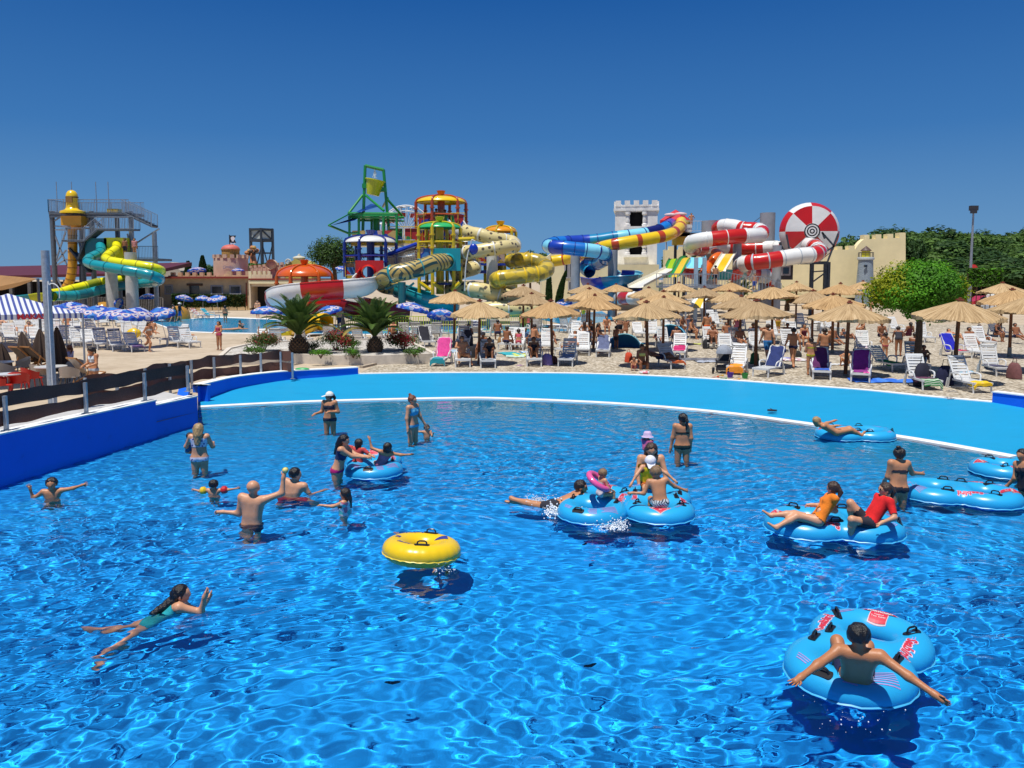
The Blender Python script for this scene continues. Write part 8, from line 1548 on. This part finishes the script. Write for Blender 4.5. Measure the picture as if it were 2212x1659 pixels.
pool(624,1064,1.22,165,1.78,'stand','dark haired man in red trunks crouching in the water looking right',sk='l',hair=('short','black'),wear=[('trunks',(.35,.01,.03))],t=(.22,.12,1),head=((1,.35,0),(0,0,1)),arms=(((-.3,.1,-1),(.3,.6,-.4)),((.45,.1,-.9),(.5,.5,.2))),legs=(((-.2,-.3,-1),(0,.3,-1)),((.9,.1,-.4),(0,0,-1))))
pool(729,1033,.70,84,1.66,'stand','woman in navy top and magenta bikini bottom pushing a blue tube',sk='l',sex='f',hair=('long','black'),wear=[('bottom',(.50,.01,.16)),('crop',(.015,.03,.10))],t=(.28,0,1),arms=(((.8,.25,-.55),(1,.2,-.12)),((.8,-.3,-.55),(1,-.1,-.12))),fat=1.08,hands='grip')
pool(772,1003,0,150,1.15,'edge','child with red hair clip sitting in the back of the pushed tube',sk='l',pz=-.2,z=-.2,hair=('bob','dark'),wear=[('shirt',(.5,.05,.05))],arms=(((-.6,.2,.1),(-.5,0,.6)),((.6,-.2,-.4),(.3,-.5,0))))
pool(822,1003,0,205,1.2,'edge','child in pink swimwear leaning over the right rim of the pushed tube',sk='m',pz=-.2,z=-.2,hair=('bob','black'),wear=[('suit',(.6,.15,.25))],t=(.35,-.3,.7),arms=(((-.6,.1,.2),(-.2,.1,.8)),((.9,0,-.15),(.9,.2,0))))
pool(713,934,.50,-8,1.62,'stand','woman in dark bikini and white cap standing knee deep with bent arms',sk='m',sex='f',hair=('pony','dark'),hat=('cap',(.72,.70,.64)),wear=[('bottom',(.03,.03,.05)),('top',(.03,.03,.05))],arms=(((-.25,.1,-1),(-.5,-.8,-.1)),((.3,.05,-1),(-.75,-.6,.1))),head=((-1,-.3,-.1),(0,0,1)),face=True,wrist=[(1,(.7,.55,.05))],fat=1.04)
pool(892,953,.48,60,1.68,'stand','woman in light blue bikini with hair bun standing beside a toddler',sk='l',sex='f',hair=('bun','red'),wear=[('bottom',(.10,.42,.62)),('crop',(.10,.42,.62))],arms=(((-.15,-.2,-1),(.1,-.2,-1)),((.3,.1,-1),(.5,.2,-.9))),head=((1,-.35,-.2),(0,0,1)),face=True,fat=1.04,wrist=[(-1,(.05,.05,.4))])
pool(922,944,.60,20,.92,'stand','toddler standing chest deep right of the woman in the light blue bikini',sk='l',hair=('short','brown'),arms=(((-.8,.1,0),(-.9,0,.1)),((.3,-.4,-.7),(.2,-.5,.6))),face=True)
pool(746,1107,.78,-95,1.22,'stand','girl with long wet hair and white pink patterned float vest facing left',sk='l',sex='f',hair=('long','dark'),wear=[('vest',pattmat('vest_print','camo',(.65,.6,.6),(.6,.12,.18),(.08,.45,.4),14.))],arms=(((-.8,.1,-.3),(-1,0,.1)),((-.5,.4,-.6),(-.9,.1,-.1))),wrist=[(-1,(.05,.05,.4)),(1,(.05,.05,.4))],face=True)
pool(1473,994,.56,176,1.66,'stand','slim woman in dark leaf print bikini seen from behind near the white line',sk='m',sex='f',hair=('pony','black'),wear=[('bottom',(.008,.03,.025)),('top',(.008,.02,.02))],arms=(((-.2,.05,-1),(-.15,.05,-1)),((.12,-.1,-1),(.02,.4,-1))),head=((-.6,1,0),(0,0,1)))
pool(1398,971,.60,-60,1.02,'stand','small child in lilac bucket hat and pink float vest behind the bearded man',sk='l',hat=('bucket',(.55,.42,.62)),wear=[('vest',(.72,.14,.30))])
pool(1402,1046,.90,0,1.84,'stand','bearded bare chested man leaning forward behind the capped child',sk='l',hair=('bob','brown'),extra=('beard',),t=(.0,-.30,1),arms=(((-.28,-.35,-1),(.1,-.5,-1)),((.28,-.35,-1),(-.1,-.5,-1))),head=((0,-1,-.35),(0,-.3,1)),face=True,fat=1.05)
pool(1399,1052,0,0,1.24,'edge','child in white cap and yellow life vest sitting at the rear of the tube',sk='l',pz=-.05,z=-.1,hat=('cap',(.68,.68,.74)),wear=[('vest',(.80,.55,.01)),('trunks',(.65,.16,.02))],t=(.05,-.25,1),arms=(((-.6,-.5,-.6),(-.5,-.4,-.7)),((.75,-.4,-.4),(.7,-.4,-.6))),head=((0,-1,-.5),(0,-.5,1)),hands='grip',face=True)
pool(1427,1094,0,182,1.32,'edge','boy with bare tanned back and zebra striped shorts kneeling on the tube',sk='m',pz=-.04,z=-.1,hair=('short','light'),wear=[('trunks',pattmat('zebra_print','tribal',(.6,.6,.58),(.01,.01,.02),scale=14.))],t=(-.12,.25,1),arms=(((-.35,-.1,-.75),(-.75,.1,.0)),((.75,.25,-.6),(.85,.2,-.35))),head=((-.5,1,-.4),(-.2,.3,1)),hands='grip')
pool(1197,1096,0,90,1.82,'prone','man with dark sunglasses swimming and pushing the tube with the toddler',sk='m',pz=-.36,z=-.36,hair=('short','dark'),shades=True,t=(.85,.28,.30),over=dict(fw=(.0,-.4,-1)),arms=(((.8,-.3,-.1),(.9,-.2,.05)),((.6,.6,-.1),(.9,.3,.05))),legs=(((-.85,.45,.02),(-.9,.4,.12)),((-.9,.3,-.1),(-.9,.35,.05))),head=((1,-.1,.0),(0,0,1)),wear=[('trunks',DKF)],fat=1.08)
t_,J_,_p=pool(1297,1076,0,110,.92,'edge','toddler with damp hair inside a pink ring sitting on the tube',sk='l',pz=-.02,z=-.1,hair=('short','light'),wear=[('suit',(.6,.5,.5))],face=True)
pw=gp(1295,1076,-.1); mb=MB(); cc=Vector((pw.x-.02,pw.y,.20)); M_=Matrix.Rotation(R(35),3,'Y')@Matrix.Rotation(R(10),3,'X'); mb.tube([cc+M_@Vector((.20*math.cos(a),.20*math.sin(a),0)) for a in [i*math.pi/12 for i in range(24)]],.055,10); mb.f=[f for f in mb.f]; tag(mb.build('swim_ring',paint((.75,.10,.30)),loc=cc),'bright pink swim ring round the toddler on the blue tube','swim ring')
pool(1806,931,0,90,1.5,'lie','blond person with green hair tie lying back in the tube at the white line',sk='m',pz=-.12,z=-.1,hair=('bob','blond'),t=(-1,0,.45),legs=(((.95,.1,.15),(.8,.1,-.4)),((.9,-.15,.25),(.8,0,-.5))),arms=(((.4,.5,.1),(.8,.2,.2)),((.4,-.6,-.1),(.8,-.1,.1))))
pool(1939,1085,.62,188,1.66,'stand','woman in black tied bikini seen from behind holding the empty tube',sk='m',sex='f',hair=('bun','dark'),wear=[('bottom',DKF),('top',DKF)],fat=1.08,t=(.06,.12,1),arms=(((-.15,.1,-1),(.2,.9,-.5)),((.55,.35,-.75),(.95,.45,-.15))),head=((.9,.8,-.2),(0,0,1)),wrist=[(1,(.75,.6,.05)),(-1,(.75,.6,.05))],hands='grip')
pool(1764,1129,0,-95,1.52,'lie','girl in orange shirt lounging at the left of the tube with legs out',sk='l',sex='f',pz=-.06,z=-.1,hair=('pony','brown'),wear=[('shirt',(.80,.20,.01))],t=(.60,.12,.85),arms=(((-.2,.7,-.6),(-1,.2,-.05)),((.15,-.75,-.75),(-.9,-.15,.12))),legs=(((-.9,.35,.22),(-1,.1,-.10)),((-.9,-.25,.22),(-.9,-.15,-.42))),head=((-.8,.9,-.05),(0,0,1)),wrist=[(-1,(.75,.6,.05))],hands='grip')
pool(1876,1131,0,-88,1.56,'knees','girl in red shirt with glasses sitting at the right of the tube, knees up',sk='l',pz=-.08,z=-.1,hair=('pony','brown'),wear=[('shirt',(.68,.01,.012)),('trunks',DKF)],t=(.62,.1,.9),arms=(((.1,.5,-.9),(-.6,.3,-.5)),((.1,-.55,-.95),(-.75,-.2,-.2))),legs=(((-.62,.25,.8),(.12,.1,-1)),((-.85,-.25,.25),(.1,.2,-.8))),head=((-1,.1,.0),(0,0,1)),shades=True,wrist=[(1,(.75,.6,.05))],face=True)
pool(2219,1070,.75,-80,1.66,'stand','woman in dark swimsuit cut by the right edge beside a blue tube',sk='m',sex='f',wear=[('suit',DKF)],t=(-.1,.2,1),arms=(((-.2,-.2,-1),(-.3,.5,-.8)),((.2,.2,-1),(-.3,.6,-.6))))
# swimmer with long hair, boy on the foreground tube, diver under the yellow tube
pool(322,1338,0,0,1.62,'stand','girl with long wet black hair in a turquoise swimsuit swimming to the right',sk='l',sex='f',pz=-.60,z=-.42,res=.015,hair=('wet','black'),wear=[('suit',(.01,.30,.34))],over=dict(fw=(.55,-.1,-.8)),t=(.70,.36,.60),arms=(((.85,-.35,-.45),(.45,.1,.85)),((.85,.2,-.3),(.3,-.2,.9))),legs=(((-.75,-.35,-.30),(-.8,-.25,.35)),((-.45,-.6,-.65),(-.45,-.5,-.45))),head=((1,.15,-.05),(-.1,0,1)),face=True)
pool(1848,1478,0,180,1.66,'stand','tanned dark haired boy reclining on the big blue tube with arms stretched out',sk='t',pz=-.16,z=-.2,res=.012,hair=('short','black'),wear=[('trunks',NVY)],over=dict(fw=(-.30,-.85,.45)),t=(-.17,-.48,.78),arms=(((-.82,-.38,-.30),(-.85,-.50,-.26)),((.62,-.70,-.34),(.66,-.78,-.34))),legs=(((.05,.78,.62),(.15,.35,-.95)),((.38,.72,.60),(.20,.40,-.9))),head=((.25,.85,-.35),(0,.2,1)),hands='open',wrist=[(-1,(.75,.62,.05))],fat=.94)
pool(938,1222,0,0,1.5,'stand','swimmer under water below the yellow tube with one hand at the surface',sk='l',pz=-.72,z=-.7,over=dict(fw=(0,-.2,-1)),t=(-.25,.9,.15),arms=(((-.6,.3,.2),(-.6,.5,.3)),((.45,-.55,.8),(.6,-.75,.4))),legs=(((.2,-1,-.2),(.2,-.9,-.1)),((.35,-1,-.3),(.3,-1,-.3))),wear=[('trunks',(.02,.05,.15))])
# splashes
def splash(pts,n,label,seed):
    rs=random.Random(seed); mb=MB()
    for i in range(n):
        a=rs.choice(pts); p=gp(a[0]+rs.gauss(0,a[2]),a[1]+rs.gauss(0,a[3]),ZW); r_=rs.uniform(.006,.02)*a[4]; z=abs(rs.gauss(0,.07*a[4])) if rs.random()<.6 else .005; mb.ell(p+Vector((0,0,z)),(r_,r_,r_*rs.uniform(.5,1.2)),5,3)
    o=mb.build('splash',pm((.85,.88,.9),.15,0),sharp=80); tag(o,label,'splash',kind='stuff')
splash([(1215,1104,13,6,1.1),(1240,1112,12,5,1.),(1160,1082,16,4,.7),(1195,1108,10,6,1.)],900,'white water splashed up round the legs of the swimming man',1); splash([(1318,1140,16,4,.8),(1340,1136,9,5,.7)],420,'foam trail in front of the toddler tube',2); splash([(1775,1500,35,12,.45),(1850,1560,50,16,.4),(1745,1440,16,10,.4)],70,'drops and small bubbles below the foreground tube',3); splash([(955,1228,12,5,.6)],120,'drips falling from the edge of the yellow tube',4)

for px,py,rz,l_,lb in ((1275,1441,20,.13,'dark leaf under water left of the foreground tube'),(1263,1178,60,.12,'dark leaf floating in open water right of the yellow tube'),(848,1478,5,.14,'dark leaf under water below the yellow tube'),(1458,1040,0,.1,'small dark leaf floating left of the slim woman shadow'),(2105,1119,10,.12,'dark leaf floating beside the empty blue tube')):
    p=gp(px,py,ZW-.03); l_*=.6; t=MB(); t.prism([(l_*math.cos(a),l_*(.35+.15*math.sin(a*3))*math.sin(a)) for a in [i*math.pi/6 for i in range(12)]],0,.01); o=t.build('leaf',pm((.02,.02,.015),.8)); o.location=p; o.rotation_euler.z=R(rz); tag(o,lb,'leaf')
